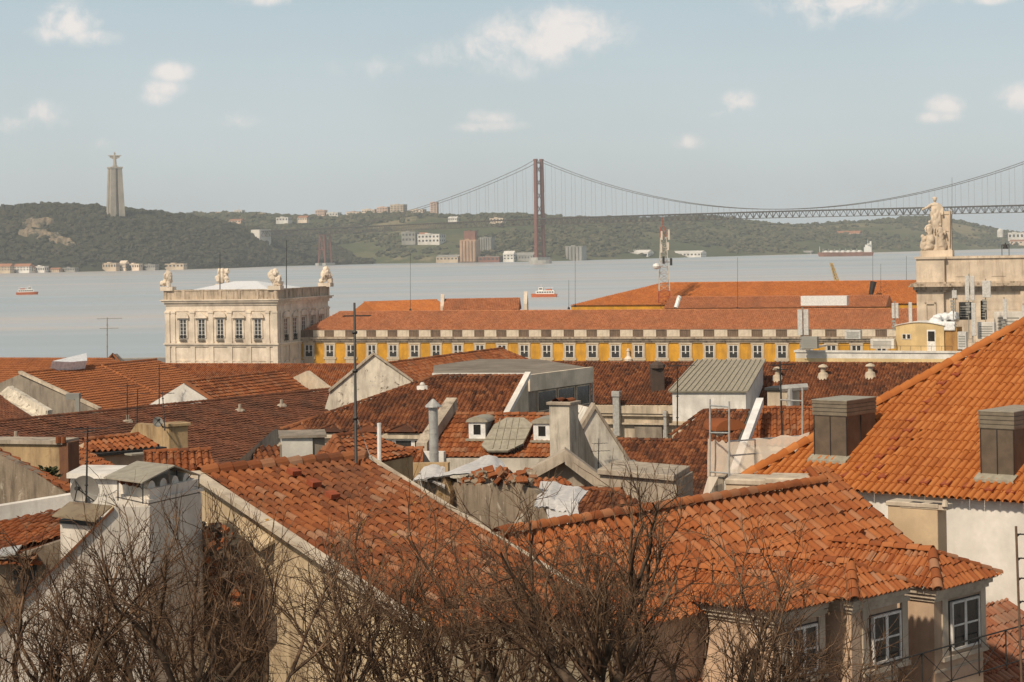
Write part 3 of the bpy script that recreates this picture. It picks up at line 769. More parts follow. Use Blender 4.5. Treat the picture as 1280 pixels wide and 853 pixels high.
# --- corner pavilion
root = thing('stone_pavilion', 'cream stone corner pavilion with white tent roof at the river end of the yellow palace', 'palace', C0 + EX*-16.5 + EY*15 + UP*4)
PW, PDp = 33.3, 31.5
mb = MB(MP); mb.box((-PW, 0, 3), (0, PDp, 24.6)); mb.obj('wall', m_stone, root)
mb = MB(MP)
def ring(z0, z1, o, mi=0): mb.box((-PW-o, -o, z0), (o, PDp+o, z1), mi)
ring(13.5, 14.0, .35); ring(14.0, 14.35, .7); ring(24.55, 25.3, .3); ring(25.3, 25.8, .9); ring(25.8, 26.1, 1.25); ring(22.9, 23.2, .18); ring(9.6, 9.85, .15)
mb.obj('cornice', m_stone, root)
mb = MB(MP)
for (a, b_) in (((-PW-.1, -.1), (.1, .45)), ((-PW-.1, PDp-.45), (.1, PDp+.1))): mb.box((a[0], a[1], 26.1), (b_[0], b_[1], 28.5))
for x in (-PW-.1, -.45): mb.box((x, .45, 26.1), (x+.55, PDp-.45, 28.5))
for i in range(7): mb.box((-PW+PW*i/6-.45, -.3, 26.1), (-PW+PW*i/6+.45, .6, 28.75)); mb.box((-.6, PDp*i/6-.45, 26.1), (.3, PDp*i/6+.45, 28.75))
mb.box((-PW-.2, -.25, 28.4), (.25, .55, 28.72)); mb.box((-.5, .55, 28.4), (.25, PDp+.2, 28.72))
mb.obj('attic', m_stone_d, root)
mb = MB(MP)       # pilasters
fr = [0.015, .07, .243, .412, .58, .75, .92, .985]
for f_ in fr:
    x = -PW + PW*f_; wd = .55 if f_ in (.07, .92) else .7
    mb.box((x-wd, -.28, 14.36), (x+wd, .1, 22.4)); mb.box((x-wd-.15, -.42, 22.4), (x+wd+.15, .1, 22.9)); mb.box((x-wd-.1, -.4, 14.36), (x+wd+.1, .1, 15.1)); mb.box((x-wd, -.28, 3), (x+wd, .1, 13.5))
    y = PDp*f_; mb.box((-.1, y-wd, 14.36), (.28, y+wd, 22.4)); mb.box((-.1, y-wd-.15, 22.4), (.42, y+wd+.15, 22.9)); mb.box((-.1, y-wd, 3), (.28, y+wd, 13.5))
mb.obj('pilaster', m_stone, root)
def pediment(mb, x, z, w, kind):
    if kind == 0:
        pts = [(x-w/2, z)] + [(x + w/2*math.cos(a)*-1, z + .25 + w*.30*math.sin(a)) for a in np.linspace(.12, math.pi-.12, 9)] + [(x+w/2, z)]
    else: pts = [(x-w/2, z), (x-w/2, z+.25), (x, z+w*.36), (x+w/2, z+.25), (x+w/2, z)]
    mb.prism([V((p[0], -.62, p[1])) for p in pts], V((0, .7, 0)))
    mb.box((x-w/2-.15, -.75, z-.22), (x+w/2+.15, .1, z))
    for s_ in (-1, 1): mb.box((x+s_*w*.36-.14, -.25, z-5.6), (x+s_*w*.36+.14, .1, z-.2))
MR = MP @ Matrix.Rotation(math.pi/2, 4, 'Z')            # right-hand face
w0 = None
for (M, L, flip) in ((MP, PW, 0), (MR, PDp, 1)):
    for i in range(5):
        f_ = (.158, .327, .496, .665, .833)[i]; x = (-PW + PW*f_) if not flip else PDp*(f_)
        o = win(root, M, x, 15.7, 1.75, 5.0, 2, 5, .18, prox=.05)
        r_ = MB(M); r_.box((x-1.1, -.45, 14.9), (x+1.1, -.05, 15.1)); [r_.box((x-1.05+k*.25, -.4, 15.1), (x-.98+k*.25, -.33, 16.3)) for k in range(9)]; r_.box((x-1.1, -.42, 16.3), (x+1.1, -.3, 16.42)); r_.obj('balcony_rail', m_dark, root)
        p_ = MB(M); pediment(p_, x, 21.3 if i != 2 else 21.5, 3.6, i % 2); p_.obj('pediment', m_stone, root)
        p_ = MB(M); pediment(p_, x, 8.3, 3.9 if i != 2 else 4.6, (i+1) % 2); p_.obj('pediment', m_stone, root)
tr = MB(MP); zt = 26.4
pts = [(-PW+1, 1), (-1, 1), (-1, PDp-1), (-PW+1, PDp-1)]
apx = [(-PW*.62, PDp*.5, 30.6), (-PW*.42, PDp*.5, 30.6)]
vs = [(x, y, zt+1.2) for x, y in pts] + apx
tr.add(vs, [(0,1,5,4), (1,2,5), (2,3,4,5), (3,0,4), (3,2,1,0)]); tr.obj('tent_roof', m_sheet, root)
for (x, y) in ((-PW+.6, .4), (-.4, .4), (-.4, PDp-.4), (-PW+.6, PDp-.4)):
    s_ = MB(MP); s_.box((x-1.9, y-1.1, 28.5), (x+1.9, y+1.1, 29.6))
    for k in range(16):
        a = rnd.uniform(-1, 1); h_ = rnd.uniform(0, 1)
        s_.blob((x + a*1.7*(1-h_*.45), y + rnd.uniform(-.6, .6), 29.9 + h_*3.4), (rnd.uniform(.5, .95), .7, rnd.uniform(.6, 1.1)), 1, amp=.5, seed=k)
    s_.blob((x, y, 33.2), (.75, .6, 1.0), 1); s_.blob((x-.2, y, 31.5), (1.0, .75, 1.7), 1, amp=.3); s_.obj('trophy_statue', m_stone, root)
for px, y0_, y1_, D_, lab in ((275, 315, 362, 556, 'thin dark flagpole on the stone pavilion roof, left pole'), (358, 300, 362, 560, 'thin dark flagpole on the stone pavilion roof, right pole')):
    p_ = MB(); p_.tube(P(px, y1_+4, D_), P(px, y0_, D_), .16, .07); p_.lathe(P(px, y1_+4, D_)-UP*.4, [(.4, 0), (.4, .5), (.15, .9)], 8); tag(p_.obj('flagpole', m_dark), lab, 'flagpole')

# --- yellow wing
YF = 14.2
MW = MP @ Matrix.Translation((0, YF, 0))
xa, _ = loc_x(MW, 372, 430, 0); x1, _ = loc_x(MW, 386.5, 438, 0); x2, _ = loc_x(MW, 977.6, 438, 0)
NB = 21; bay = (x2-x1)/NB; XE = x1 + bay*30
root = thing('yellow_palace', 'long ochre yellow palace wing with brown tiled roof and pale parapet panels', 'palace', C0 + EX*60 + EY*24 + UP*4)
mb = MB(MW); mb.box((xa, 0, 3), (XE, 19, 14.0)); mb.obj('wall', m_yellow, root)
mb = MB(MW); mb.box((xa-.4, -.35, 13.9), (XE, .5, 14.35)); mb.box((xa-.4, -.7, 14.35), (XE, .5, 14.9)); mb.box((xa-.4, -1.15, 14.9), (XE, .5, 15.25)); mb.obj('cornice', m_stone_d, root)
mb = MB(MW); mb.box((xa-.3, -.30, 15.25), (XE, .35, 15.55)); mb.box((xa-.3, -.2, 15.55), (XE, .2, 17.0), 0); mb.box((xa-.3, -.35, 17.0), (XE, .35, 17.25)); mb.obj('parapet', plaster('sooty_parapet', (.24,.17,.12), stain=(.08,.06,.045), amt=.7, scale=.5, fine=2), root)
pmat = plaster('parapet_cream', (.68, .58, .45), stain=(.3,.24,.18), amt=.35, scale=.3, fine=2)
mb = MB(MW); xc = x1+bay*.5; mb.box((xc-bay*.27, -.36, 15.4), (xc+bay*.27, .32, 17.12)); pn = mb.obj('parapet_panel', pmat, root)
mb = MB(MW); xc = x1
for k in range(6): mb.box((xc-bay*.2+k*bay*.075, -.26, 15.55), (xc-bay*.2+k*bay*.075+.2, .1, 17.0))
bl = mb.obj('balustrade', plaster('balustrade_dark', (.17, .115, .08), scale=.5, fine=2), root)
for i in range(1, 29): rep(pn, root, EX*(bay*i)); rep(bl, root, EX*(bay*i))
m_surr = plaster('window_surround_stone', (.58, .48, .355), stain=(.25,.18,.12), amt=.5, scale=.4, fine=2.5)
def palace_window(x):
    o = win(root, MW, x, 10.1, 2.0, 3.0, 2, 2, .14, prox=.10, bars=.09)
    s_ = MB(MW); s_.box((x-1.65, -.16, 9.9), (x-1.16, .05, 13.4)); s_.box((x+1.16, -.16, 9.9), (x+1.65, .05, 13.4)); s_.box((x-1.75, -.2, 13.4), (x+1.75, .05, 13.88)); s_.box((x-1.9, -.3, 9.35), (x+1.9, .05, 9.9)); s_.box((x-1.5, -.2, 8.2), (x+1.5, .05, 9.35)); s_.obj('surround', m_surr, o)
    r_ = MB(MW); r_.box((x-1.0, -.19, 10.1), (x+1.0, -.12, 11.1)); r_.obj('balcony_rail', m_dark, o)
    return o
pw0 = palace_window(x1)
for i in range(1, 27): rep(pw0, root, EX*(bay*i))
mb = MB(MW); ov = .3
z0_, zr = 16.7, 21.7; y0_, yr = 1.0, 10.0
mb.add([(xa+.5, y0_, z0_), (XE, y0_, z0_), (XE, yr, zr), (xa+8, yr, zr), (xa+.5, 19, z0_), (XE, 19, z0_)], [(0,1,2,3), (3,2,5,4), (0,3,4), (1,5,2), (0,4,5,1)])
mb.obj('roof_deck', m_proof, root)
q4 = [MW @ V(p) for p in ((xa+8, yr, zr+.06), (XE, yr, zr+.06), (XE, y0_, z0_+.06), (xa+.5, y0_, z0_+.06))]; pw = Plane(q4[0], (q4[1]-q4[0]).cross(q4[3]-q4[0])); hh_ = V((pw.n.x, pw.n.y, 0)).normalized(); pw.ev = (hh_ - UP*math.hypot(pw.n.x, pw.n.y)/pw.n.z).normalized(); pw.eu = pw.n.cross(pw.ev)
tiles('roof', pw, q4, root, m_proof, .5, .55, 3, .33, .07, 1.5, 77)
g = MB(); caps(g, q4[0], q4[1], .22, .6, 4); g.obj('ridge_tiles', m_proof, root)
mb = MB(MW); xq, _ = loc_x(MW, 786, 440, 0); mb.lathe((xq, -.5, 8.6), [(.3, 0), (1.0, .6), (1.1, 1.2), (.5, 1.8), (.35, 3), (.5, 3.2), (.3, 3.8)], 10); mb.obj('carved_niche', m_stone, root)

# --- roofs farther back in the same block
def plainhouse(name, label, A, B, pitch, back, z0, wm, rm, cat='building', ext=0., eave=None, hip=0., parts=()):
    """gable (or hipped) roofed block: ridge A-B, front depth eave, back depth back"""
    root = thing(name, label, cat, (A+B)/2*1. * 1 - UP*(((A+B)/2).z - z0))
    pl = RoofPlane(A, B, pitch); t = math.tan(math.radians(pitch)); e, f = pl.e, pl.f
    fr_ = eave if eave is not None else back
    a2, b2 = A - e*hip, B + e*hip
    fa, fb = a2 + f*fr_ - UP*t*fr_, b2 + f*fr_ - UP*t*fr_
    ba, bb = a2 - f*back - UP*t*back, b2 - f*back - UP*t*back
    mb = MB(); 
    mb.add([fa, fb, B, A, ba, bb], [(0,1,2,3), (3,2,5,4), (0,3,4), (1,5,2), (0,4,5,1)]); mb.obj('roof_deck', rm, root)
    tiles('roof', pl, [p + UP*.05 for p in (A, B, fb, fa)], root, rm, .5, .55, 3, .33, .07, 1.5, len(name)+int(A.y))
    g_ = MB(); caps(g_, A, B, .22, .6, 4); g_.obj('ridge_tiles', rm, root)
    wz = min(fa.z, ba.z)-.1; k = .4; w_ = MB()
    q = [fa - f*k + e*k, fb - f*k - e*k, bb + f*k - e*k, ba + f*k + e*k]
    for p in q: p.z = wz
    w_.prism(q, z0)
    if hip == 0:
        for (r0, r1, r2) in ((fa, A, ba), (fb, B, bb)): 
            s_ = e*k if r1 is A else e*-k
            w_.prism([V((r0.x, r0.y, wz-.2))+s_, r1 + s_ - UP*.1, V((r2.x, r2.y, wz-.2))+s_], s_*.6)
    w_.obj('wall', wm, root)
    return root, pl
def ridge(p, q):
    A = P(*p); return A, at_z(q[0], q[1], A.z)
A, B = ridge((828, 354, 625), (1150, 351))
plainhouse('orange_roof_block', 'bright orange roofed block behind the palace with sloping left hip', A, B, 21, 16, 4, m_yellow, m_porange, hip=24)
A, B = ridge((838, 372, 592), (1112, 369.5))
plainhouse('palace_rear_range', 'brown roofed rear range between palace front roof and orange block', A, B, 18, 9, 4, m_yellow, m_proof)
A, B = ridge((1075, 378, 600), (1150, 361)); B = P(1150, 366, 580)
A, B = ridge((455, 378, 602), (546, 375))
plainhouse('low_orange_roof', 'low bright orange roof peeking over the palace ridge at left', A, B, 20, 9, 4, m_yellow, m_porange)
A, B = ridge((556, 374.5, 604), (650, 373))
rr, pl = plainhouse('gabled_brown_roof', 'short brown roof between two white stone gables over the palace ridge', A, B, 22, 8, 4, m_yellow, m_proof)
for px, ph in ((551, 368), (655, 364.5)):
    g = MB(); p = P(px, ph, 603); s_ = pl.e*1.0
    w_ = 2.2 if px < 600 else 4.2
    g.prism([p, p + pl.f*w_ - UP*3.4, p + pl.f*w_ - UP*16, p - pl.f*w_ - UP*16, p - pl.f*w_ - UP*3.4], s_); g.obj('gable_wall', m_stone, rr)
g = MB(); a = P(1001, 382.5, 560); g.obox(a, EX*12.5, EY*2.5, UP*2.6); g.obox(a + EX*.2 - EY*.05, EX*12.1, EY*.1, UP*.25); [g.obox(a + EX*(1.2+k*1.6) - EY*.06, EX*.12, EY*.1, UP*2.5) for k in range(7)]
tag(g.obj('white_plant_box', m_bwhite, bevel=.05), 'long white boxed plant unit lying on the brown palace roof', 'plant unit')
g = MB(); g.tube(P(845, 385, 565), P(849, 372, 566), .6, n=8); g.tube(P(849, 372, 566), P(850, 370, 566), .8, .3, n=8); tag(g.obj('roof_flue', m_bwhite), 'leaning white flue pipe on the palace roof by the radio mast', 'flue pipe')

# --- radio mast
base = P(830.5, 379, 606); top = P(828.5, 284, 606); hh = top.z-base.z
root = thing('radio_mast', 'slim red and white lattice radio mast with dish rising behind the palace roof', 'mast', base)
m_red = simple('mast_red', (.42, .10, .05), .6); m_mw = simple('mast_white', (.60, .55, .47), .6)
for (z0_, z1_, mm) in ((0, hh*.16, m_red), (hh*.16, hh*.86, m_mw), (hh*.86, hh, m_red)):
    g = MB(Matrix.Translation(base))
    def hw(z): return 1.7 - 1.05*z/hh
    cor = ((-1,-1),(1,-1),(1,1),(-1,1)); nseg = max(1, int((z1_-z0_)/1.6))
    for i in range(nseg):
        a = z0_+(z1_-z0_)*i/nseg; b_ = z0_+(z1_-z0_)*(i+1)/nseg; wa, wb = hw(a), hw(b_)
        for j in range(4):
            c1, c2 = cor[j], cor[(j+1) % 4]
            g.tube((c1[0]*wa, c1[1]*wa, a), (c1[0]*wb, c1[1]*wb, b_), .13, n=4); g.tube((c1[0]*wa, c1[1]*wa, a), (c2[0]*wb, c2[1]*wb, b_), .07, n=3); g.tube((c1[0]*wb, c1[1]*wb, b_), (c2[0]*wb, c2[1]*wb, b_), .06, n=3)
    g.obj('lattice', mm, root)
g = MB(); g.lathe(P(820.5, 333, 603), [(.2, -.9), (.9, -.6), (1.15, 0), (.9, .6), (.2, .9)], 12); g.tube(P(821, 333, 603.5), P(829, 333, 606), .15); g.obj('dish', m_bwhite, root)
for px, y0_, y1_ in ((835, 287, 300), (826, 289, 300), (834, 303, 313), (825.5, 305, 316)):
    g = MB(); a = P(px, y1_, 604.5); g.obox(a, EX*.55, EY*.35, UP*(y1_-y0_)*.23); g.tube(a + UP*.8, P(829.5, y1_-3, 606), .1, n=4); g.obj('panel_antenna', m_mw, root)
for px, y0_, y1_ in ((837.5, 323, 332), (828, 321, 330)):
    g = MB(); a = P(px, y1_, 604); g.obox(a, EX*.6, EY*.4, UP*2.1); g.tube(a + UP*1, P(830, y1_-4, 606), .1, n=4); g.obj('equipment_box', m_dark, root)
g = MB(); g.tube(top, P(828.3, 272, 606), .1); g.obj('lightning_rod', m_red, root)
# --- crane jib
root = thing('dock_crane', 'yellow lattice crane jib poking up behind the orange roof', 'crane', P(1048, 360, 650))
g = MB(); a, b_ = P(1049, 360, 650), P(1039, 329, 650)
for s_ in (V((-.55, 0, 0)), V((.55, 0, 0)), V((0, .8, 0))): g.tube(a + s_*1.3, b_ + s_*.5, .22, n=4)
for i in range(8):
    p, q = a.lerp(b_, i/8), a.lerp(b_, (i+1)/8); g.tube(p + V((-.65, 0, 0)), q + V((.55, 0, 0)), .12, n=3); g.tube(p + V((.65, 0, 0)), q + V((-.55, 0, 0)), .12, n=3)
g.obj('jib', simple('crane_yellow', (.50, .36, .16), .6), root)
g = MB(); q = P(1049, 360, 650); g.tube((q.x, q.y, 3), q, 1.2, .9, 8); g.box((q.x-2, q.y-2, q.z-3), (q.x+2, q.y+2, q.z)); g.obj('crane_base', m_greyc, root)

# ---------------------------------------------------------------- triumphal arch with its crowning statue group
CA = P(1145, 321.5, 330); zt = CA.z; CA0 = V((CA.x, CA.y, 0))
MA = Matrix.Translation(CA0) @ Matrix.Rotation(math.radians(-17), 4, 'Z')
root = thing('triumphal_arch', 'tall cream stone triumphal arch with attic and heavy cornice at right', 'arch', CA0 + V((15, 0, 5)))
m_arch = plaster('arch_limestone', (.70, .575, .44), stain=(.27, .19, .13), amt=.5, scale=.3, fine=2.5)
for (z0_, z1_) in ((zt-4.0, zt),):
    mb = MB(MA); mb.box((0, 0, z0_), (4.4, 8, zt-.35)); mb.box((4.4, .7, z0_), (34, 7.3, zt-.35)); mb.box((-.25, -.25, zt-.35), (4.65, 8.2, zt)); mb.box((4.65, .45, zt-.35), (34, 7.5, zt))
    for k in range(5): mb.box((6+k*5.6, .62, z0_+.8), (8.2+k*5.6, .75, zt-.9))
    mb.obj('attic', m_arch, root)
mb = MB(MA); zc = zt-4.0
for o_, a, b_ in ((.25, -.25, 0), (.9, -.55, -.25), (1.15, -.75, -.55), (.5, -1.25, -.75), (.15, -1.6, -1.25)):
    mb.box((-o_, -o_, zc+a), (4.4+o_, 8+o_, zc+b_)); mb.box((4.4+o_, .7-o_, zc+a), (34, 7.3+o_, zc+b_))
mb.obj('cornice', m_stone_d, root)
mb = MB(MA); zb = zc-1.6; mb.box((.0, 0, 5), (4.2, 8, zb)); mb.box((4.2, .9, zb-14), (34, 7, zb)); mb.box((1.25, -.22, zb-12), (1.55, .05, zb-1.6)); mb.box((2.7, -.22, zb-12), (3.0, .05, zb-1.6)); mb.box((1.25, -.22, zb-1.9), (3.0, .05, zb-1.6))
mb.box((5.0, .7, zb-14), (5.9, .92, zb-.4)); mb.box((16.0, .2, 5), (20.0, 8, zb)); mb.box((30, .2, 5), (34, 8, zb))
for k in range(9): mb.box((6.2, .87, zb-1.6-k*1.2), (15.6, .93, zb-1.64-k*1.2))
mb.obj('wall', m_arch, root)
mb = MB(MA); mb.blob((2.1, -.1, zb-9.2), (.5, .4, 1.0), 2); mb.blob((2.1, -.15, zb-7.9), (.32, .3, .4), 2); mb.blob((2.3, -.1, zb-10.6), (.8, .45, 1.2), 2); mb.obj('niche_figure', m_arch, root)
# statue group
def figure(mb, c, h, lean=0., arm=0, sc_=1.):
    """robed standing figure: flared robe, torso, shoulders, head, raised arm"""
    def q(x, y, z): return c + V((x*h + lean*z*h, y*h, z*h))
    for k in range(22):
        a = k*2.4; zz = k/22*.62; rr = .125 - .05*zz/.62
        mb.blob(q(rr*.75*math.cos(a), rr*.6*math.sin(a), zz+.04), (.075*h, .07*h, .14*h), 1, amp=.3, seed=k)
    mb.tube(q(0, 0, 0), q(0, 0, .6), .15*h, .085*h, 10); mb.blob(q(0, 0, .68), (.115*h, .085*h, .14*h), 2, amp=.2); mb.blob(q(0, 0, .78), (.125*h, .075*h, .055*h), 2, amp=.2)
    mb.tube(q(0, 0, .78), q(0, 0, .9), .035*h, n=8); mb.blob(q(.0, -.01, .92), (.05*h, .058*h, .07*h), 2, amp=.1); mb.blob(q(0, .0, .955), (.06*h, .06*h, .035*h), 2, amp=.3)
    for s_ in (-1, 1):
        up_ = arm and s_ == arm
        el_ = q(s_*.19, -.04, .66 if not up_ else .72); ha = q(s_*.16, -.14, .52) if not up_ else q(s_*.34, -.1, .66)
        mb.tube(q(s_*.11, 0, .78), el_, .045*h, .036*h, 8); mb.tube(el_, ha, .036*h, .026*h, 8); mb.blob(ha, (.035*h, .035*h, .04*h), 1)
        mb.blob(el_, (.04*h,)*3, 1)
base = P(1170, 321, 332); zz = P(1170, 313, 332).z
root = thing('statue_group', 'carved stone statue group of a robed figure crowning two lower figures on the arch', 'statue group', V((base.x, base.y, base.z)))
MS = Matrix.Translation(V((base.x, base.y, 0))) @ Matrix.Rotation(math.radians(-17), 4, 'Z')
g = MB(MS); g.box((-2.3, -1.4, base.z-.3), (2.7, 2.2, zz)); g.obj('plinth', m_arch, root)
def fuse(mb, name, mat, parent, vox=.09):
    o = mb.obj(name, mat, parent, smooth=False); md = o.modifiers.new('fuse', 'REMESH'); md.mode = 'VOXEL'; md.voxel_size = vox; md.use_smooth_shade = True
    return o
st = V((base.x, base.y, zz))
g = MB(); figure(g, st + V((.1, .2, 2.6)), 6.0, -.02, -1); g.tube(st + V((.1, .3, 0)), st + V((.1, .2, 3)), 1.3, .95, 10); g.blob(st + V((.55, .1, 5.3)), (.55, .5, 2.2), 2, amp=.4); fuse(g, 'robed_figure', m_arch, root)
g = MB(); figure(g, st + V((-1.15, -.6, .9)), 3.9, .03, 0); g.blob(st + V((-1.1, -.4, .7)), (.75, .7, 1.0), 2, amp=.4); g.blob(st + V((-.9, -.8, 1.7)), (.5, .5, .8), 2, amp=.4); fuse(g, 'seated_figure', m_arch, root)
g = MB(); figure(g, st + V((.7, -.7, .6)), 3.7, -.02, 0); g.blob(st + V((.75, -.5, .8)), (.8, .6, 1.2), 2, amp=.4); fuse(g, 'seated_figure', m_arch, root)
g = MB(); g.blob(st + V((-2.0, -.4, .7)), (.55, .5, 1.0), 2, amp=.5); g.blob(st + V((-1.9, -.5, 1.75)), (.42, .4, .5), 2, amp=.4); g.blob(st + V((-2.15, -.3, 2.2)), (.3, .3, .35), 2, amp=.3); g.blob(st + V((-1.5, -.6, .35)), (.8, .5, .5), 2, amp=.5); fuse(g, 'crouching_figure', m_arch, root)
g = MB(MS); g.box((1.05, .2, zz), (2.5, 1.5, zz+6.0)); g.box((.9, .1, zz+5.7), (2.6, 1.6, zz+6.2)); g.box((1.2, .1, zz+3.0), (2.3, .22, zz+5.4)); g.tube((2.15, -.1, zz+.6), (2.3, -.1, zz+6.6), .12, n=6); g.obj('throne_back', m_arch, root)
g = MB(MA); xq, zq = loc_x(MA, 1257, 322, 2.5)
root = thing('bell_frame', 'small bell hung in an iron frame on the arch top', 'bell', MA @ V((xq, 2.5, zt)))
for s_ in (-.55, .55): g.box((xq+s_-.05, 2.4, zt), (xq+s_+.05, 2.6, zt+1.7))
g.box((xq-.6, 2.42, zt+1.6), (xq+.6, 2.58, zt+1.75)); g.obj('frame', m_dark, root)
g = MB(MA); g.lathe((xq, 2.5, zt+1.05), [(.45, 0), (.38, .2), (.3, .55), (.12, .75), (.06, 1.0)], 12); g.obj('bell', m_dark, root)

# ---------------------------------------------------------------- yellow rooftop building with the antenna cluster
CYR = P(994, 438, 266); zr = CYR.z; MY = Matrix.Translation(V((CYR.x, CYR.y, 0))) @ Matrix.Rotation(math.radians(-24), 4, 'Z')
EYX = V((math.cos(math.radians(-24)), math.sin(math.radians(-24)), 0))
m_paley = plaster('pale_yellow_render', (.70, .52, .27), stain=(.4, .28, .15), amt=.3, scale=.4)
root = thing('rooftop_building', 'pale yellow flat roofed building with white parapet behind the orange roof', 'building', V((CYR.x+12, CYR.y, 8)))
mb = MB(MY); mb.box((0, 0, 5), (30, 14, zr-1.0)); mb.obj('wall', m_paley, root)
mb = MB(MY); mb.box((-.15, -.15, zr-.25), (30.2, .35, zr)); mb.box((0, 0, zr-1.0), (30, .25, zr-.25)); mb.box((-.15, .35, zr-.25), (.3, 14, zr)); mb.obj('parapet', m_white, root)
mb = MB(MY); xr0, _ = loc_x(MY, 1000, 428, 1.0); xr1, _ = loc_x(MY, 1190, 428, 1.0)
for i in range(16): x = xr0 + (xr1-xr0)*i/15; mb.tube((x, 1, zr-1), (x, 1, zr+.55), .025, n=4)
mb.tube((xr0, 1, zr+.55), (xr1, 1, zr+.55), .03, n=4); mb.obj('guard_rail', m_dark, root)
xh0, _ = loc_x(MY, 1120, 420, 4); xh1, _ = loc_x(MY, 1180, 420, 4); hz_ = 4.2
_, zh = loc_x(MY, 1150, 403, 4)
hroot = thing('rooftop_hut', 'small yellow rooftop hut with low curved roof, window and white door', 'hut', MY @ V(((xh0+xh1)/2, 5, zr-1)))
mb = MB(MY); W_ = xh1-xh0; mb.box((xh0, 4, zr-1), (xh1, 7.5, zh-.5)); mb.prism([V((xh0+W_*k/8, 4, zh-.5+.45*math.sin(math.pi*k/8))) for k in range(9)], V((0, 3.5, 0))); mb.obj('wall', m_paley, hroot)
mb = MB(MY); mb.prism([V((xh0-.15+(W_+.3)*k/8, 3.85, zh-.46+.45*math.sin(math.pi*k/8))) for k in range(9)] + [V((xh0-.15+(W_+.3)*k/8, 3.85, zh-.36+.45*math.sin(math.pi*k/8))) for k in range(8, -1, -1)], V((0, 3.9, 0))); mb.obj('roof', m_white, hroot)
Mh = MY @ Matrix.Translation((0, 4, 0)); win(hroot, Mh, xh0+W_*.22, zh-2.1, .95, .55, 2, 1, .07)
d_ = MB(Mh); d_.box((xh0+W_*.74-.55, -.08, zr-1), (xh0+W_*.74+.55, .05, zh-.95)); do = d_.obj('door', m_bwhite, hroot); d_ = MB(Mh); d_.box((xh0+W_*.74-.42, -.11, zh-2.4), (xh0+W_*.74+.42, .02, zh-1.15)); d_.obj('pane', m_glass, do)
mb = MB(MY); mb.box((xh1, 4.3, zr-1), (xh1+1.6, 7.3, zh-.7)); mb.obj('side_face', plaster('side_face_orange', (.42, .24, .09), stain=(.2,.1,.05), amt=.6), hroot)  # right side face of the hut, a separate block in darker orange
m_ant = simple('antenna_grey_white', (.56, .54, .50), .5)
def panel_antenna(label, px, y0, y1, yb, w=.5, D=262, n=1, cat='antenna', dish=False):
    b_ = P(px, yb, D); t_ = P(px, y0, D); m_ = P(px, y1, D)
    root = thing('panel_antenna', label, cat, b_, 'panel antennas on the yellow rooftop')
    g = MB(); g.tube(b_, V((t_.x, t_.y, t_.z+.25)), .06, n=6); [g.tube(b_, b_ + V((math.cos(a)*.5, math.sin(a)*.5, -.0)), .05, n=4) for a in (.5, 2.6, 4.7)]; g.obj('pole', m_greyc, root)
    for k in range(n):
        x = (k-(n-1)/2)*w*1.25; o = V((t_.x+x-w/2, t_.y-.35, m_.z)); g = MB(); g.obox(o, EYX*w, V((.08, .22, 0)), UP*(t_.z-m_.z)); g.tube(o + V((w/2, .2, .2)), V((m_.x, m_.y, m_.z+.25)), .04, n=4); g.tube(o + V((w/2, .2, (t_.z-m_.z)-.2)), V((t_.x, t_.y, t_.z-.2)), .04, n=4); g.obj('panel', m_ant, root, bevel=.03)
    if yb - y1 > 12:
        g = MB()
        for k in range(4): zq = m_.z - .25 - k*.35; g.obox(V((b_.x-.35+.1*(k % 2), b_.y-.3, zq-.25)), EYX*.45, V((0, .3, 0)), UP*.26)
        g.obj('radio_unit', m_greyc, root)
    return root
panel_antenna('pair of tall white panels at the left end of the rooftop parapet', 1003, 387, 419, 436, .62, 264, 2)
panel_antenna('white panel on dark brace just left of the rooftop hut, left of two', 1118, 379, 398, 412, .38, 266, 2)
panel_antenna('slim white panel behind the left edge of the rooftop hut', 1137, 378, 404, 410, .45, 268)
panel_antenna('tallest white panel pair standing before the arch cornice', 1211, 345, 376, 424, .52, 262, 2)
panel_antenna('wide grey panel standing high against the arch wall', 1232, 351, 372, 420, 1.05, 262)
panel_antenna('long low white panel below the tallest pair, near roof edge', 1216, 379, 420, 428, .55, 258)
panel_antenna('small white square panel over the tarp covered plant', 1192, 363, 373, 406, .6, 262)
panel_antenna('white slim panel nearest the right frame beside stone wall', 1255, 374, 399, 415, .5, 260)
panel_antenna('grey half panel cut by the right edge of the photo', 1279, 382, 400, 410, .5, 260)
def gear(label, px0, px1, y0, y1, D, mat, name='equipment_cabinet', cat='cabinet', louv=True):
    a, b_ = P(px0, y1, D), P(px1, y1, D); t_ = P(px0, y0, D); w_ = (b_.x-a.x); root = thing(name, label, cat, (a+b_)/2)
    g = MB(); g.obox(a, EYX*w_, V((.4, .9, 0))*.9, UP*(t_.z-a.z)); g.obj('body', mat, root, bevel=.03)
    if louv:
        g = MB(); h_ = t_.z-a.z
        for k in range(5): g.obox(a + EYX*w_*.12 + V((0, -.03, h_*(.15+.14*k))), EYX*w_*.76, V((.0, .05, 0)), UP*h_*.06)
        g.obj('louvre', m_greyc, root)
gear('pale grey cabinet beside the dark orange hut side', 1197, 1208, 415, 437, 258, m_ant)
gear('grey cabinet on short legs at the middle of rooftop', 1056, 1076, 413, 424, 262, m_ant)
gear('dark radio rack under the tall white left panels', 1002, 1022, 421, 436, 263, m_greyc)
gear('low cream plant box left of the rooftop hut', 1088, 1118, 424, 436, 265, m_white)
gear('dark rack of radios below the tallest panel pair', 1199, 1213, 378, 400, 264, m_dark)
gear('narrow black rack under the wide grey panel', 1226, 1232, 376, 400, 263.5, m_dark)
gear('white plant cabinet between antenna poles at right', 1222, 1243, 403, 424, 259, m_white)
gear('cream stair head box below the arch wall at right edge', 1243, 1278, 390, 420, 266, m_white)
g = MB(); a = P(1172, 400, 264)
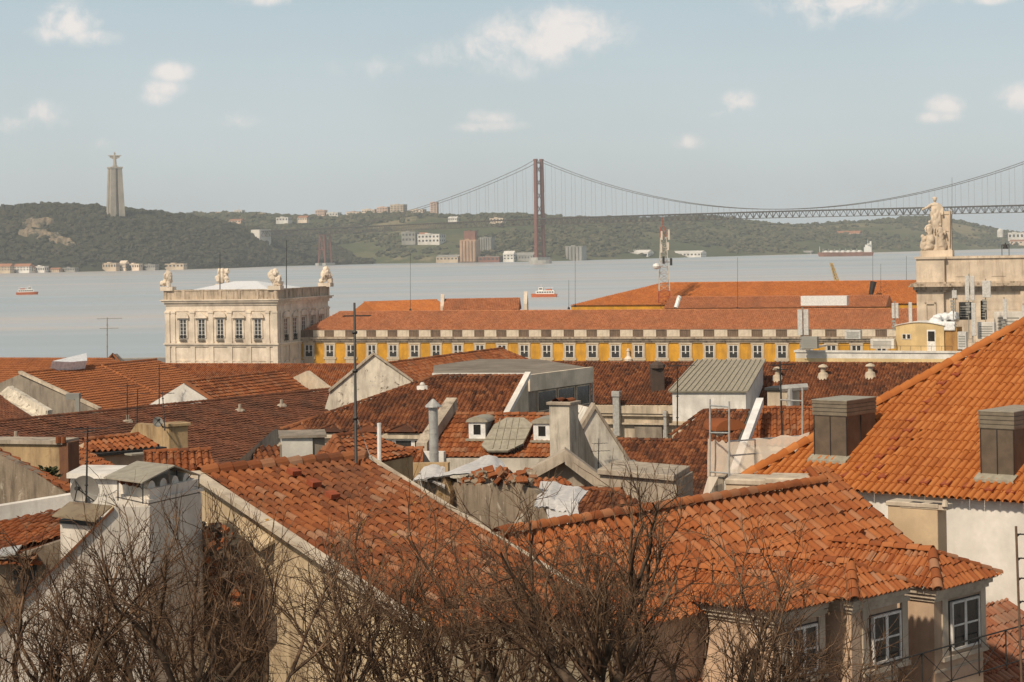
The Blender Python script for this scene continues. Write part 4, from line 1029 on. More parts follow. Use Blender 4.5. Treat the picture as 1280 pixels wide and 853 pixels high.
for k in range(14): g.blob(a + V((rnd.uniform(-2.0, 2.0), rnd.uniform(-.6, .8), rnd.uniform(-.4, .5))), (rnd.uniform(.5, 1.0), .7, rnd.uniform(.35, .7)), 1, amp=.4, seed=k)
g.obox(a + V((-2.3, -.5, -1.3)), EYX*4.4, V((.4, 1.2, 0)), UP*1.1)
tag(fuse(g, 'covered_plant', m_sheet, None, .1), 'lumpy white tarpaulin covered plant behind the hut roof', 'tarpaulin')
# ---------------------------------------------------------------- rooftops between the palace and the foreground
T_NEW = tilemat('new_orange_tiles', [(.38,.118,.03),(.43,.142,.036),(.47,.165,.045),(.52,.195,.058)], (.26,.085,.035), .3, (.5,.3,.16), .12)
T_MID = tilemat('aged_orange_tiles', [(.16,.05,.02),(.24,.072,.025),(.29,.092,.031),(.35,.122,.045),(.29,.15,.085)], (.09,.045,.028), .6, (.40,.28,.17), .28)
T_OLD = tilemat('old_red_tiles', [(.055,.024,.015),(.135,.047,.022),(.19,.066,.028),(.235,.084,.035),(.30,.12,.052)], (.045,.027,.02), .75, (.42,.28,.17), .22)
T_N1 = tilemat('lichened_orange_tiles', [(.14,.047,.019),(.22,.068,.025),(.27,.088,.03),(.32,.113,.042),(.34,.20,.125)], (.085,.045,.03), .6, (.40,.31,.22), .42)
T_DARK = tilemat('dark_brown_tiles', [(.12,.048,.026),(.15,.058,.031),(.185,.07,.036),(.225,.092,.047)], (.075,.042,.027), .7, (.34,.25,.17), .25)
T_FLAT = tilemat('brick_orange_tiles', [(.30,.105,.038),(.34,.12,.045),(.38,.14,.05)], (.20,.08,.04), .55, (.46,.30,.18), .2)
m_plas = plaster('cream_render', (.62, .515, .385), stain=(.20, .165, .125), amt=.6)
m_grey = plaster('grey_render', (.31, .26, .205), stain=(.12, .10, .08), amt=.7)
m_tanw = plaster('tan_render', (.50, .35, .19), stain=(.16, .105, .065), amt=.7, patch=(.40,.27,.14), patch_amt=.3)
m_conc2 = plaster('stained_concrete', (.46, .385, .30), stain=(.13, .10, .075), amt=.85, scale=.9)
m_ruin = plaster('crumbling_render', (.30, .235, .17), stain=(.075, .058, .044), amt=.95, scale=.7, patch=(.50,.43,.34), patch_amt=.2, bmp=.8)
m_lichen = plaster('lichen_white_wall', (.68, .61, .50), stain=(.20, .16, .12), amt=.6, scale=.9, patch=(.15,.12,.09), patch_amt=.12)
m_zinc = simple('zinc_sheet_light', (.34, .305, .235), .55, .0, col2=(.24, .20, .145), amt=.5)
m_steelw = simple('galvanised_steel', (.50, .49, .46), .45, .3, col2=(.33, .30, .26), amt=.5)
m_tarp = simple('white_tarp', (.60, .57, .54), .6, var=.08, col2=(.42, .38, .33), amt=.5)
SEED = [100]
def nseed(): SEED[0] += 1; return SEED[0]
def coping(mb, p, q, w, h, side=None, mi=0):
    p, q = V(p), V(q); d = (q-p); s_ = side if side is not None else V((-d.y, d.x, 0)).normalized()
    mb.obox(p - s_*w/2 - UP*h*.5, d, s_*w, UP*h, mi); return mb
def gz(root_pts, drop=1.0):
    x = sum(p.x for p in root_pts)/len(root_pts); y = sum(p.y for p in root_pts)/len(root_pts)
    return city_z(x, y) - drop
def roofhouse(name, label, r0, r1, pitch, px, wall, tile, tw=.25, tl=.37, k=4, back=5., cap=.12, extra=(), cat='house', over=.08, q=None, R=.31, lift=.03, jit=1., walls=True, hs=1.):
    """house with a tiled front slope traced on a real pitched plane, walls to the ground and a falling back slope"""
    A = P(*r0); B = at_z(r1[0], r1[1], A.z)
    if q: pitch = pitch_of(A, B, perp(A, B, *q))
    pl = RoofPlane(A, B, pitch)
    poly = [pl.at(*p) for p in px]
    z0 = gz(poly)
    c = sum(poly, V((0,0,0)))/len(poly)
    root = thing(name, label, cat, V((c.x, c.y, z0)))
    w_ = MB(); w_.prism([p - UP*.07 for p in poly], z0, 0, 1)
    t = math.tan(math.radians(pitch))
    if back:
        a, b_ = A - UP*.07, B - UP*.07; w_.prism([b_, a, a - pl.f*back - UP*t*back, b_ - pl.f*back - UP*t*back], z0, 0, 1)
    w_.obj('wall', [wall, tile], root)
    ro = tiles('roof', pl, poly, root, tile, tw, tl, k, R, lift, jit, nseed(), over, hs)
    if cap:
        c_ = MB(); caps(c_, A, B, cap)
        for p, q_ in extra: caps(c_, pl.at(*p), pl.at(*q_), cap)
        c_.obj('ridge_tiles', tile, root)
    return dict(root=root, pl=pl, A=A, B=B, poly=poly, roof=ro, z0=z0)
def vent_pipe(label, base, top, r, mat, cap=True, name='vent_pipe'):
    root = thing(name, label, 'vent', base); g = MB(); g.tube(base, top, r, n=12); [g.tube(base.lerp(top, k), base.lerp(top, k) + (top-base).normalized()*.05, r*1.06, n=12) for k in (.3, .62)]; g.obj('pipe', mat, root, smooth=True)
    if cap: g = MB(); g.lathe(top, [(r*1.0, 0), (r*1.05, .12), (r*1.75, .14), (r*1.7, .19), (r*.2, .48)], 12); g.obj('cap', mat, root)
    return root
def antenna(label, base, top, yagi=(), r=.03, dish=None, mat=None):
    """aerial mast; yagi = list of (height fraction, boom length, element count, azimuth)"""
    root = thing('tv_antenna', label, 'antenna', base); L = (top-base)
    g = MB(); g.tube(base - UP*.15, top, r, r*.7, 6); [g.tube(base + L*k, base + L*(k+.012), r*1.7, n=6) for k in (.25, .55, .8)]; g.obj('mast', mat or m_dark, root)
    for fr_, bl, ne, az in yagi:
        g = MB(); c = base + L*fr_; d = V((math.cos(az), math.sin(az), 0)); e = V((-d.y, d.x, 0))
        g.tube(c - d*bl*.4, c + d*bl*.6, r*.55, n=4)
        for i in range(ne): p = c + d*bl*(-.4 + i/(max(1, ne-1))); l_ = bl*.30*(1-.4*i/ne); g.tube(p - e*l_, p + e*l_, r*.35, n=3)
        g.obj('aerial', mat or m_dark, root)
    return root

# ---- far row (about 280-300 m)
r = roofhouse('brick_roof_house', 'long low orange brick tiled roof along the river at far left', (-45, 448.5, 285), (141, 449), 24, [(-45,448.5),(141,449),(215,486),(-60,500)], m_grey, T_FLAT, .5, .55, 3, 6, cap=.16, lift=.09, hs=.35)
g = MB(); a = P(141, 443, 281); g.prism([a, P(153, 455, 281), P(153, 470, 281), P(128, 470, 281), P(128, 455, 281)], V((.3, 1.5, 0))); g.obj('gable_end', m_grey, r['root'])
g = MB(); coping(g, P(141, 442.5, 281), P(153, 455.5, 280.5), .5, .25, V((0, 1, 0))); coping(g, P(141, 442.5, 281), P(128, 456, 280.5), .5, .25, V((0, 1, 0))); g.obj('gable_cap', T_FLAT, r['root'])
roofhouse('brick_roof_house', 'low orange tiled roof at the foot of the stone pavilion', (206, 455.5, 300), (384, 456), 22, [(206,455.5),(384,456),(384,486),(206,486)], m_plas, T_MID, .34, .45, 3, 6, cap=.16)
roofhouse('brick_roof_house', 'small orange roof between white wall and stone gable before the yellow palace', (384, 456, 262), (455, 455.5), 26, [(384,456),(455,455.5),(455,486),(384,486)], m_plas, T_MID, .3, .42, 3, 5, cap=.14)
# ---- orange gabled roof, left
r = roofhouse('orange_gable_house', 'large smooth orange roof with bare grey gable wall at left', (25, 467, 190), (195, 450), 0, [(25,467),(195,450),(258,477),(186,509),(125,514)], m_grey, T_FLAT, .42, .5, 3, 14, q=(125,513), cap=.16, extra=[((126,457),(205,497))], lift=.085, hs=.25)
g = MB(); coping(g, r['A']+UP*.12, r['pl'].at(125,513)+UP*.12, .5, .22); g.obj('verge', m_plas, r['root'])
g = MB(); p = r['pl'].at(186,509); q_ = r['pl'].at(125,514); coping(g, q_ + r['pl'].f*.15 - UP*.25, p + r['pl'].f*.15 - UP*.25, .4, .3); g.obj('gutter', m_plas, r['root'])
g = MB(); a = P(82, 500, 176); g.obox(a, V((1.1, .2, 0)), V((0, .8, 0)), UP*.5); g.obox(a + V((.8, 0, -1.2)), V((.35, 0, 0)), V((0, .4, 0)), UP*1.3); tag(g.obj('wall_hood', m_greyc), 'small grey vent hood fixed on the bare gable wall', 'vent hood')
g = MB(); pl = r['pl']; n_ = pl.n
pts = [pl.at(62,463), pl.at(105,452.5), pl.at(106,462), pl.at(86,464)]
g.prism([p + n_*.9 for p in pts], n_*-.9); tag(g.obj('roof_skylight', m_sheet), 'white sheet metal skylight box on the orange roof ridge at left', 'skylight')
# lower left dark roof with lichen wall
r = roofhouse('dark_roof_house', 'dark brown roof corner at the left edge under the grey gable', (-40, 478, 178), (20, 500), 0, [(-40,478),(2,491),(46,523),(-40,545)], m_grey, T_DARK, .3, .42, 3, 0, q=None, cap=0) if False else None
A = P(-25, 487, 172); B = P(60, 480, 186); pl = RoofPlane(A, B, 22)
root = thing('dark_roof_house', 'dark brown roof corner at the left edge under the grey gable', 'house', V((A.x, A.y, gz([A]))))
poly = [P(-30, 470, 172), P(2, 496, 168), P(44, 522, 163), P(44, 545, 163), P(-30, 545, 160)]
pl = Plane(poly[0], (poly[1]-poly[0]).cross(P(-30, 530, 160)-poly[0])); pl.ev = (V((pl.n.x, pl.n.y, 0)) - UP*(pl.n.x**2+pl.n.y**2)/pl.n.z).normalized(); pl.eu = pl.n.cross(pl.ev)
poly = [pl.at(-30,470), pl.at(2,496), pl.at(44,522), pl.at(46,545), pl.at(-30,545)]
tiles('roof', pl, poly, root, T_DARK, .3, .42, 3, seed=nseed()); g = MB(); g.prism([p - UP*.06 for p in poly], gz(poly), 0, 1); g.obj('wall', [m_grey, T_DARK], root)
g = MB(); a, b_ = P(5, 487, 171), P(60, 517, 165); g.prism([P(-2, 493, 171), P(10, 483, 171), P(60, 513, 165), P(58, 526, 165), P(44, 523, 165)], V((.25, .5, 0))); g.obj('parapet', m_lichen, root)
# white gable house
r = roofhouse('white_gable_house', 'orange tiled roof with a white triangular gable in the left middle', (230, 478, 172), (352, 464.5), 0, [(230,478),(354,464.5),(388,489),(270,505)], m_white, T_MID, .4, .48, 3, 8, q=(270,504), cap=.13, lift=.08, hs=.25)
g = MB(); coping(g, r['A']+UP*.1, r['pl'].at(270,504)+UP*.1, .4, .16); g.obj('verge', T_MID, r['root'])
g = MB(); vp = vplane(P(352, 468, 186), P(395, 468, 182)); n_ = V((.4, .9, 0))
g.prism([vp.at(354,470), vp.at(378,489.5), vp.at(378,520), vp.at(350,520)], n_*.5); g.prism([vp.at(378,489.5), vp.at(366,472), vp.at(383,464), vp.at(413,487), vp.at(413,520), vp.at(378,520)], n_*.6 + V((.01, .01, 0)))
tag(g.obj('white_parapet', m_plas), 'cream stepped party wall between two orange roofs', 'wall')
# stone gable with stains
root = thing('stone_gable', 'stained white stone gable with dark pock marks before the yellow palace', 'gable', P(466, 520, 160))
vp = vplane(P(420, 480, 158), P(515, 480, 156)); n_ = V((-.1, 1, 0)).normalized()
g = MB(); g.prism([vp.at(467,444), vp.at(513,475), vp.at(520,530), vp.at(400,530), vp.at(414,487)], n_*.6); g.obj('wall', m_lichen, root)
g = MB(); coping(g, vp.at(467,442)+n_*.2, vp.at(516,476)+n_*.2, .8, .18, n_); coping(g, vp.at(467,442)+n_*.2, vp.at(411,489)+n_*.2, .8, .18, n_); g.obj('coping', m_conc2, root)
r = roofhouse('brick_roof_house', 'long rusty roof sloping behind the stained stone gable', (480, 455, 176), (627, 436), 0, [(480,455),(627,436),(668,452),(520,500)], m_plas, T_MID, .27, .4, 3, 6, q=(530,492), cap=.13)
# ---- long dark roof
r = roofhouse('long_dark_roof_house', 'long dark brown tiled roof stretching across the left middle', (-40, 531, 137), (412, 487), 0, [(-40,531),(412,487),(500,533),(330,640),(-40,640)], m_plas, T_DARK, .36, .42, 3, 7, q=(180,640), cap=.14, lift=.05, hs=.22, jit=1.4)
LDR = r
roofhouse('brick_roof_house', 'tiny dark roof with pale ridge patch left of tall mast', (420, 486, 165), (492, 483.5), 25, [(420,486),(492,483.5),(492,505),(440,505)], m_plas, T_OLD, .27, .36, 3, 3, cap=.12)
g = MB(); vp = vplane(P(430, 490, 160), P(456, 498, 158)); g.prism([vp.at(432,490), vp.at(440,489.5), vp.at(455,498), vp.at(455,515), vp.at(432,515)], V((.1, .4, 0))); tag(g.obj('white_parapet', m_white), 'short white wall end at the tip of the long dark roof', 'wall')
# ---- terrace building with grey flat roof
zz = P(660, 470, 128).z
cs = [at_z(*p, zz) for p in ((541,470),(660,470),(738,460),(672,449),(600,449),(542,457))]
root = thing('flat_roof_terrace', 'grey flat roofed attic with cream fascia and a band of dark windows', 'building', V((cs[1].x, cs[1].y+4, gz(cs))))
g = MB(); g.prism([p - UP*.12 for p in cs], gz(cs)); g.obj('wall', m_grey, root)
g = MB(); g.prism(cs, V((0, 0, -.12)), 0); g.obj('roof', plaster('grey_felt_roof', (.25, .21, .165), stain=(.12,.1,.08), amt=.5, scale=.4), root)
d_ = (cs[2]-cs[1]); d_.z = 0; L_ = d_.length; d_.normalize(); nn = V((d_.y, -d_.x, 0))
MT = Matrix(((d_.x, -nn.x, 0, cs[1].x), (d_.y, -nn.y, 0, cs[1].y), (0, 0, 1, 0), (0, 0, 0, 1)))
g = MB(MT); g.box((-.1, -.18, zz-.95), (L_+.1, .1, zz+.06)); g.obj('fascia', plaster('pale_fascia', (.78,.66,.50), stain=(.4,.3,.2), amt=.3), root)
zb_ = zz-2.25
for i in range(3):
    f0 = (.13, .45, .75)[i]; f1 = (.42, .72, .97)[i]; win(root, MT, L_*(f0+f1)/2, zb_, L_*(f1-f0)-.12, 1.15, 1, 1, .06, mf=m_plas)
g = MB(MT); g.box((-.05, -.12, zb_-.35), (L_+.05, .1, zb_-.12)); g.obj('sill_band', m_conc2, root)
e_ = (cs[0]-cs[1]).normalized(); g = MB(); coping(g, cs[1]+UP*.05, cs[0]+UP*.05, .3, .25); g.obj('edge_strip', m_white, root)
g = MB(MT); g.tube((L_+.1, -.1, zz), (L_+.1, -.1, zz-4), .06); g.obj('downpipe', m_steelw, root)
# ---- hipped dark red roof, centre
A = P(545, 470.5, 127); r = roofhouse('hipped_red_roof_house', 'weathered dark red hipped roof with small eave dormers in the centre', (545, 470.5, 127), (660, 470.5), 27, [(545,470.5),(660,470.5),(623,541),(343,540)], m_plas, T_OLD, .27, .36, 4, 0, cap=.12, extra=[((545,470.5),(343,540))])
HR = r
g = MB(); coping(g, r['B']+UP*.12, r['pl'].at(626,534)+UP*.12, .35, .3); g.obj('verge', m_white, r['root'])
pl = r['pl']
for px in (372, 413, 458, 503):
    c = pl.at(px, 540); u_, f_ = pl.e, pl.f
    g = MB(); hw_, dp, ht = .95, 2.0, .42
    a, b_ = c - u_*hw_ + f_*.35 + UP*.02, c + u_*hw_ + f_*.35 + UP*.02; ap = c - f_*.75 + UP*ht; bk = c - f_*(dp+.3) + UP*(ht)
    g.add([a, b_, ap, bk, a - f_*.0, c - u_*hw_ - f_*1.6 + UP*.3, c + u_*hw_ - f_*1.6 + UP*.3], [(0,1,2), (0,2,3,5), (1,6,3,2)]); caps(g, b_, ap, .09, .3); caps(g, a, ap, .09, .3)
    d_ = g.obj('dormer', T_OLD, r['root'])
fe = r['pl'].f; W0 = r['pl'].at(343,540); W1 = r['pl'].at(623,541)
MH = Matrix(((r['pl'].e.x, -fe.x, 0, W0.x), (r['pl'].e.y, -fe.y, 0, W0.y), (0, 0, 1, 0), (0, 0, 0, 1)))
LW = (W1-W0).length
for fx in (.16, .50, .585, .67): win(r['root'], MH, LW*fx, W0.z-1.55, .95, 1.1, 1, 1, .12, mf=m_white)
g = MB(MH); g.box((-.2, -.3, W0.z-.32), (LW, .1, W0.z-.12)); g.obj('eave_band', m_plas, r['root'])
vp_ = P(528, 484, 124.5); g = MB(); g.lathe(r['pl'].at(528,485), [(.42, -.1), (.34, .12), (.12, .16), (.18, .2), (.08, .34)], 10); tag(g.obj('roof_vent', m_white), 'small white mortar vent near the top of the hipped red roof', 'vent')
# ---- big red roof behind, right of centre
r = roofhouse('wide_red_roof_house', 'wide dark red tiled roof below the yellow palace, right of centre', (690, 453, 196), (1192, 455), 26, [(690,453),(1192,455),(1160,507),(690,505)], m_plas, T_OLD, .27, .38, 3, 7, cap=.12)
RB = r; pl = r['pl']; W0 = pl.at(690,505); W1 = pl.at(1160,507)
MB6 = Matrix(((pl.e.x, -pl.f.x, 0, W0.x), (pl.e.y, -pl.f.y, 0, W0.y), (0, 0, 1, 0), (0, 0, 0, 1))); LW = (W1-W0).length
g = MB(MB6); g.box((-.2, -.35, W0.z-.75), (LW, .1, W0.z-.1)); g.box((-.2, -.22, W0.z-1.0), (LW, .1, W0.z-.75)); g.box((-.2, -.3, W0.z-1.75), (LW, .1, W0.z-1.6)); g.obj('cornice', m_plas, r['root'])
g = MB(MB6); x0_, _ = loc_x(MB6, 776, 520, -.3); x1_, _ = loc_x(MB6, 826, 520, -.3); g.box((x0_+1.2, -.1, W0.z-6), (x1_, .05, W0.z-1.9)); g.obj('wall_panel', m_grey, r['root'])
for px, y0_, y1_, w_, lab in ((771, 489, 549, 1.0, 0), (832, 512, 549, .45, 1)):
    x_, _ = loc_x(MB6, px, 520, -.5); zt_ = P(px, y0_, 186).z; zb_ = P(px, y1_, 183).z
    g = MB(MB6); g.box((x_-w_/2*.6, -.75, zb_), (x_+w_/2*.6, -.3, zt_)); g.box((x_-w_/2*.75, -.85, zt_-.5), (x_+w_/2*.75, -.25, zt_))
    tag(g.obj('flue_duct', m_steelw, bevel=.03), ['tall grey square flue duct against the cream facade', 'thin grey downpipe bracket on the cream facade right of the flue'][lab], 'duct')
g = MB(); c = pl.at(822,487); g.obox(c + V((-.6, -.4, -.5)), V((1.2, 0, 0)), V((0, 1, 0)), UP*2.5); g.lathe(c + UP*1.95, [(.75, 0), (.7, .3), (.3, .55), (.1, .6)], 8); 
tag(g.obj('brick_chimney', plaster('sooty_brick', (.10,.07,.055), stain=(.04,.035,.03), amt=.6)), 'dark sooty chimney with pale cap on the wide red roof', 'chimney')
for px, py, lab in ((972, 474, 'tall pale tiled vent pot left of two on wide red roof'), (1029, 471, 'pale mortar vent pot in the middle of wide red roof right part'), (1088, 470, 'pale mortar vent pot furthest right on wide red roof')):
    g = MB(); c = pl.at(px, py); g.lathe(c, [(.6, -.3), (.42, .3), (.22, .4), (.22, .8), (.45, .85), (.35, 1.0), (.1, 1.1)], 10); tag(g.obj('roof_vent', m_plas), lab, 'vent')
# metal shed on it
A = P(872, 450.5, 187); B = at_z(957, 450.5, A.z); sp = RoofPlane(A, B, 17); poly = [sp.at(*p) for p in ((872,450.5),(957,450.5),(935,489.5),(836,489.5))]
root = thing('metal_shed', 'flat grey ribbed metal roofed attic shed on the wide red roof', 'shed', (poly[2]+poly[3])/2 - UP*2)
g = MB(); n_ = sp.n; g.prism([p + n_*.05 for p in poly], n_*-.15)
for i in range(15):
    k = i/14; a = poly[0].lerp(poly[1], k); b_ = poly[3].lerp(poly[2], k); g.tube(a + n_*.09, b_ + n_*.09, .07, n=4)
g.obj('roof', m_zinc, root)
g = MB(); g.prism([p - UP*.1 + (sp.e*.25 if i in (0, 3) else -sp.e*.25) - (sp.f*.25 if i > 1 else V((0,0,0))) for i, p in enumerate(poly)], poly[3].z-2.6); g.obj('wall', m_white, root)
# ---- red roofs below the cream facade
r = roofhouse('lower_red_roof_house', 'steep dark red tiled roof below the cream facade, right of white gable', (762, 549.5, 117), (918, 553), 29, [(762,549.5),(918,553),(880,645),(722,640)], m_plas, T_OLD, .26, .36, 4, 5, cap=.12)
r = roofhouse('peaked_red_roof_house', 'small peaked red roof with hooded dormer rising over lower red roof', (880, 513.5, 121), (936, 514.5), 33, [(880,513.5),(936,514.5),(918,560),(826,560)], m_plas, T_OLD, .26, .36, 4, 4, cap=.12, extra=[((880,513.5),(838,545))])
c = r['pl'].at(912,540); f_ = V((.35, -.94, 0)); s_ = V((.94, .35, 0)); root = r['root']
g = MB(); g.prism([c + s_*x - UP*.9 + UP*z for x, z in ((-.75, 0), (.75, 0), (.75, 1.0), (-.75, 1.0))], f_*-1.8); hd = g.obj('dormer', m_plas, root)
g = MB(); 
arc = [c + s_*1.0*math.cos(a) + UP*(.1+.62*math.sin(a)) for a in np.linspace(0, math.pi, 9)]
g.prism([p + f_*.25 for p in arc], f_*-2.4); g.obj('dormer_roof', T_MID, hd)
# ---- roof with two dormers and the patched sheet
r = roofhouse('dormer_roof_house', 'red tiled roof with two tiny white dormers and a big metal patch', (556, 518.5, 97), (722, 519), 31, [(556,518.5),(722,519),(716,571.5),(530,571)], m_conc2, T_MID, .25, .37, 5, 5, cap=.12, hs=.55, lift=.045)
D8 = r; pl = r['pl']
W0 = pl.at(530,571); W1 = pl.at(716,571.5); g = MB(); coping(g, W0 + pl.f*.12 - UP*.5, W1 + pl.f*.12 - UP*.5, .3, .9); g.obj('eave_wall', plaster('streaked_white_wall', (.62,.56,.47), stain=(.16,.13,.10), amt=.9, scale=.8), r['root'])
g = MB(); a, b_ = pl.at(565,514)+UP*.35, pl.at(527,571)+UP*.35; coping(g, a, b_, .55, .55); g.obj('party_parapet', m_conc2, r['root'])
g = MB(); g.obox(pl.at(531,572)-UP*1.3, pl.e*1.0, pl.f*.4, UP*1.6); g.obj('parapet_foot', m_white, r['root'])
for px, py, lab in ((597, 549, 'tiny white dormer with curved grey hood, left one on the dormer roof'), (678, 551, 'tiny white dormer with curved grey hood, beside the large chimney')):
    c = pl.at(px, py); e_, f_ = pl.e, pl.f; hw_, hh_ = .42, .75
    dr = thing('roof_dormer', lab, 'dormer', c)
    g = MB(); g.obox(c - e_*hw_ - UP*.2, e_*2*hw_, f_*-1.9, UP*(hh_+.2)); g.obj('side_wall', m_zinc if False else m_greyc, dr)
    Md = Matrix(((e_.x, -f_.x, 0, c.x), (e_.y, -f_.y, 0, c.y), (0, 0, 1, c.z), (0, 0, 0, 1)))
    win(dr, Md, 0, .2, .34, .46, 1, 1, .22, mf=m_bwhite)
    g = MB(Md); arc = [(math.cos(a)*(hw_+.1), .24*math.sin(a)) for a in np.linspace(0, math.pi, 8)]
    g.prism([V((x, -.16, hh_+z+.03)) for x, z in arc], [V((x, 2.1, hh_+z+.03)) for x, z in arc]); g.obj('hood', m_zinc, dr, smooth=True)
    g = MB(Md); g.box((-.5, -.3, -.06), (.5, .05, .03)); g.obj('flashing', m_zinc, dr)
root = thing('metal_patch', 'large grey eight sided sheet metal cover lying on the red dormer roof', 'sheet metal', pl.at(635,560))
g = MB(); pts = [pl.at(*p) + pl.n*.34 for p in ((634,529.5),(656,529.5),(667,538),(655,562),(636,571),(611,571),(603,564),(619,538))]; g.prism(pts, pl.n*-.1)
for k in (.22, .4, .58, .76):
    p_, q_ = pl.at(617+k*44, 531) + pl.n*.36, pl.at(606+k*50, 569) + pl.n*.36; g.tube(p_, q_, .022, n=4)
for y in (543, 557): g.tube(pl.at(617-(y-543)*.7, y)+pl.n*.36, pl.at(664-(y-543)*.45, y)+pl.n*.36, .02, n=4)
g.obj('sheet', m_zinc, root)
g = MB(); [g.tube(pl.at(x, 570-(x-636)*.35)+pl.n*.3, pl.at(x, 570-(x-636)*.35)+pl.n*-.1, .05, n=4) for x in range(640, 656, 3)]; g.obj('bracket', m_dark, root)
# big chimney on it
def chimney(name, label, px0, pxm, px1, yt, yb, D, mat, capmat, capn=2, capo=.10, cat='chimney', tilt=.45, deep=5.):
    c = P(pxm, yb, D); top = P(pxm, yt, D).z
    u0 = V((math.cos(tilt), -math.sin(tilt), 0)); v0 = V((math.sin(tilt), math.cos(tilt), 0))
    w_ = (pxm-px0)/F*D/max(.25, math.cos(tilt)+math.sin(tilt)*.0); d_ = max(.35, (px1-pxm)/F*D/max(.2, math.sin(tilt)))
    root = thing(name, label, cat, V((c.x, c.y, c.z)))
    g = MB(); g.obox(c - u0*w_ - UP*deep, u0*w_, v0*d_, UP*(top-c.z+deep)); g.obj('stack', mat, root, bevel=.015)
    g = MB(); g.obox(V((c.x, c.y, top)) - u0*(w_+capo) - v0*capo, u0*(w_+2*capo), v0*(d_+2*capo), UP*.14); g.obj('cap', capmat, root, bevel=.02)
    g = MB()
    for k in range(capn):
        p = V((c.x, c.y, top+.14)) - u0*w_*(k+.5)/capn + v0*d_*.15; K = 6
        vs = []
        for t_ in (0, 1): vs += [p + v0*d_*.75*t_ + u0*(-.17*math.cos(j*math.pi/K)) + UP*(.15*math.sin(j*math.pi/K)) for j in range(K+1)]
        g.add(vs, [(j, j+1, K+1+j+1, K+1+j) for j in range(K)])
    if capn: g.obj('cap_tile', T_MID, root)
    return root, c, u0, v0, w_, d_, top
m_chim = plaster('chimney_render', (.62, .55, .45), stain=(.14, .11, .085), amt=.75, scale=.9)
chimney('rendered_chimney', 'tall square cream chimney stack beside the white gable', 688, 713, 725, 507, 592, 91, m_chim, m_conc2, 2)
# white gable end
A = P(743, 511, 99); f_ = V((.25, -.968, 0)); s_ = V((.968, .25, 0)); root = thing('white_gable_end', 'steep whitewashed gable end with grey coping in the middle', 'gable', A - UP*6)
vp = Plane.__new__(Plane); vp.p = A; vp.n = f_
gp = [vp.at(743,511), vp.at(789,583), vp.at(792,640), vp.at(729,640), vp.at(730,536)]
g = MB(); g.prism(gp, f_*-5); g.obj('wall', plaster('white_gable_render', (.72,.67,.58), stain=(.2,.16,.12), amt=.6, scale=.9), root)
g = MB(); coping(g, gp[0]+UP*.12 - f_*.2, gp[1]+UP*.12 - f_*.2, .6, .22, f_); coping(g, gp[0]+UP*.12 - f_*.2, vp.at(727,538)+UP*.12 - f_*.2, .6, .3, f_); g.obj('coping', m_conc2, root)
g = MB(); g.prism([gp[0]+UP*.02-f_*.5, gp[1]+UP*.02-f_*.5, gp[1]-f_*5.2, gp[0]-f_*5.2], V((0, 0, -.1))); g.obj('side_roof', T_OLD, root)
antenna('small aerial pair on pole against the white gable', vp.at(743,588)+f_*.6, vp.at(744,547)+f_*.6, [(.85, .7, 5, .3), (.62, .9, 6, .2)], .025)
# ---- steel flue, hip roof and cabin behind the near left roof
vent_pipe('tall round steel flue with conical cap beside the dormer roof', P(543, 590, 88), P(541.5, 513, 88), .20, m_steelw)
zr = P(418, 546.5, 73); A = zr; B = at_z(455, 542.5, A.z); ze = P(437, 583, 70.5); Mx = ze
root = thing('small_hip_roof_house', 'little orange hip roofed hut behind the near left ridge', 'hut', V((ze.x, ze.y+2, gz([ze]))))
pl = Plane(A, (B-A).cross(Mx-A)); 
def setaxes(pl):
    h = V((pl.n.x, pl.n.y, 0)); h.normalize(); pl.f = h; pl.ev = (h - UP*math.hypot(pl.n.x, pl.n.y)/pl.n.z).normalized(); pl.eu = pl.n.cross(pl.ev); return pl
setaxes(pl); poly = [A, B, pl.at(516,567), Mx]
tiles('roof', pl, poly, root, T_MID, .25, .37, 5, seed=nseed(), over=.1, hs=.4, lift=.045)
Lc = at_z(392, 571, ze.z); pl2 = setaxes(Plane(A, (Mx-A).cross(Lc-A))); poly2 = [A, Mx, Lc]; tiles('side_roof', pl2, poly2, root, T_MID, .25, .37, 5, seed=nseed(), over=.1, hs=.4, lift=.045)
g = MB(); caps(g, A, Mx, .12); caps(g, A, B, .12); caps(g, B, poly[2], .1); g.obj('ridge_tiles', T_MID, root)
g = MB(); g.prism([p - UP*.1 for p in poly], gz(poly), 0, 1); g.prism([p - UP*.1 for p in poly2], gz(poly), 0, 1); bk = [A + V((1, 3, -1)), B + V((1, 3, -1))]; g.obj('wall', [m_tanw, T_MID], root)
root = thing('white_roof_cabin', 'plain white rendered roof cabin with grey side behind the near left ridge', 'cabin', P(375, 580, 79))
a = P(353, 580, 79); zt_ = P(353, 548, 79).z; g = MB(); g.obox(a - UP*2, V((1.15, .12, 0)), V((-.3, 2.2, 0)), UP*(zt_-a.z+2)); g.obj('door_wall', plaster('painted_metal_panel', (.68,.65,.58), stain=(.4,.36,.3), amt=.4), root); g = MB(); g.obox(a + V((1.15, .2, -2)), V((.45, .1, 0)), V((-.3, 2.0, 0)), UP*(zt_-a.z+2.05)); g.obox(a + V((-.12, .3, -2)), V((.1, .0, 0)), V((0, 1.5, 0)), UP*(zt_-a.z+1.7)); g.obox(V((a.x-.1, a.y-.1, zt_)), V((1.8, .15, 0)), V((-.3, 2.4, 0)), UP*.1); g.obj('side_wall', m_grey, root)
g = MB(); coping(g, P(345, 546, 84), P(298, 588, 80), .7, .6, V((.2, 1, 0)).normalized()); tag(g.obj('sloping_parapet', m_conc2), 'sloping grey concrete parapet behind the near left ridge', 'wall')
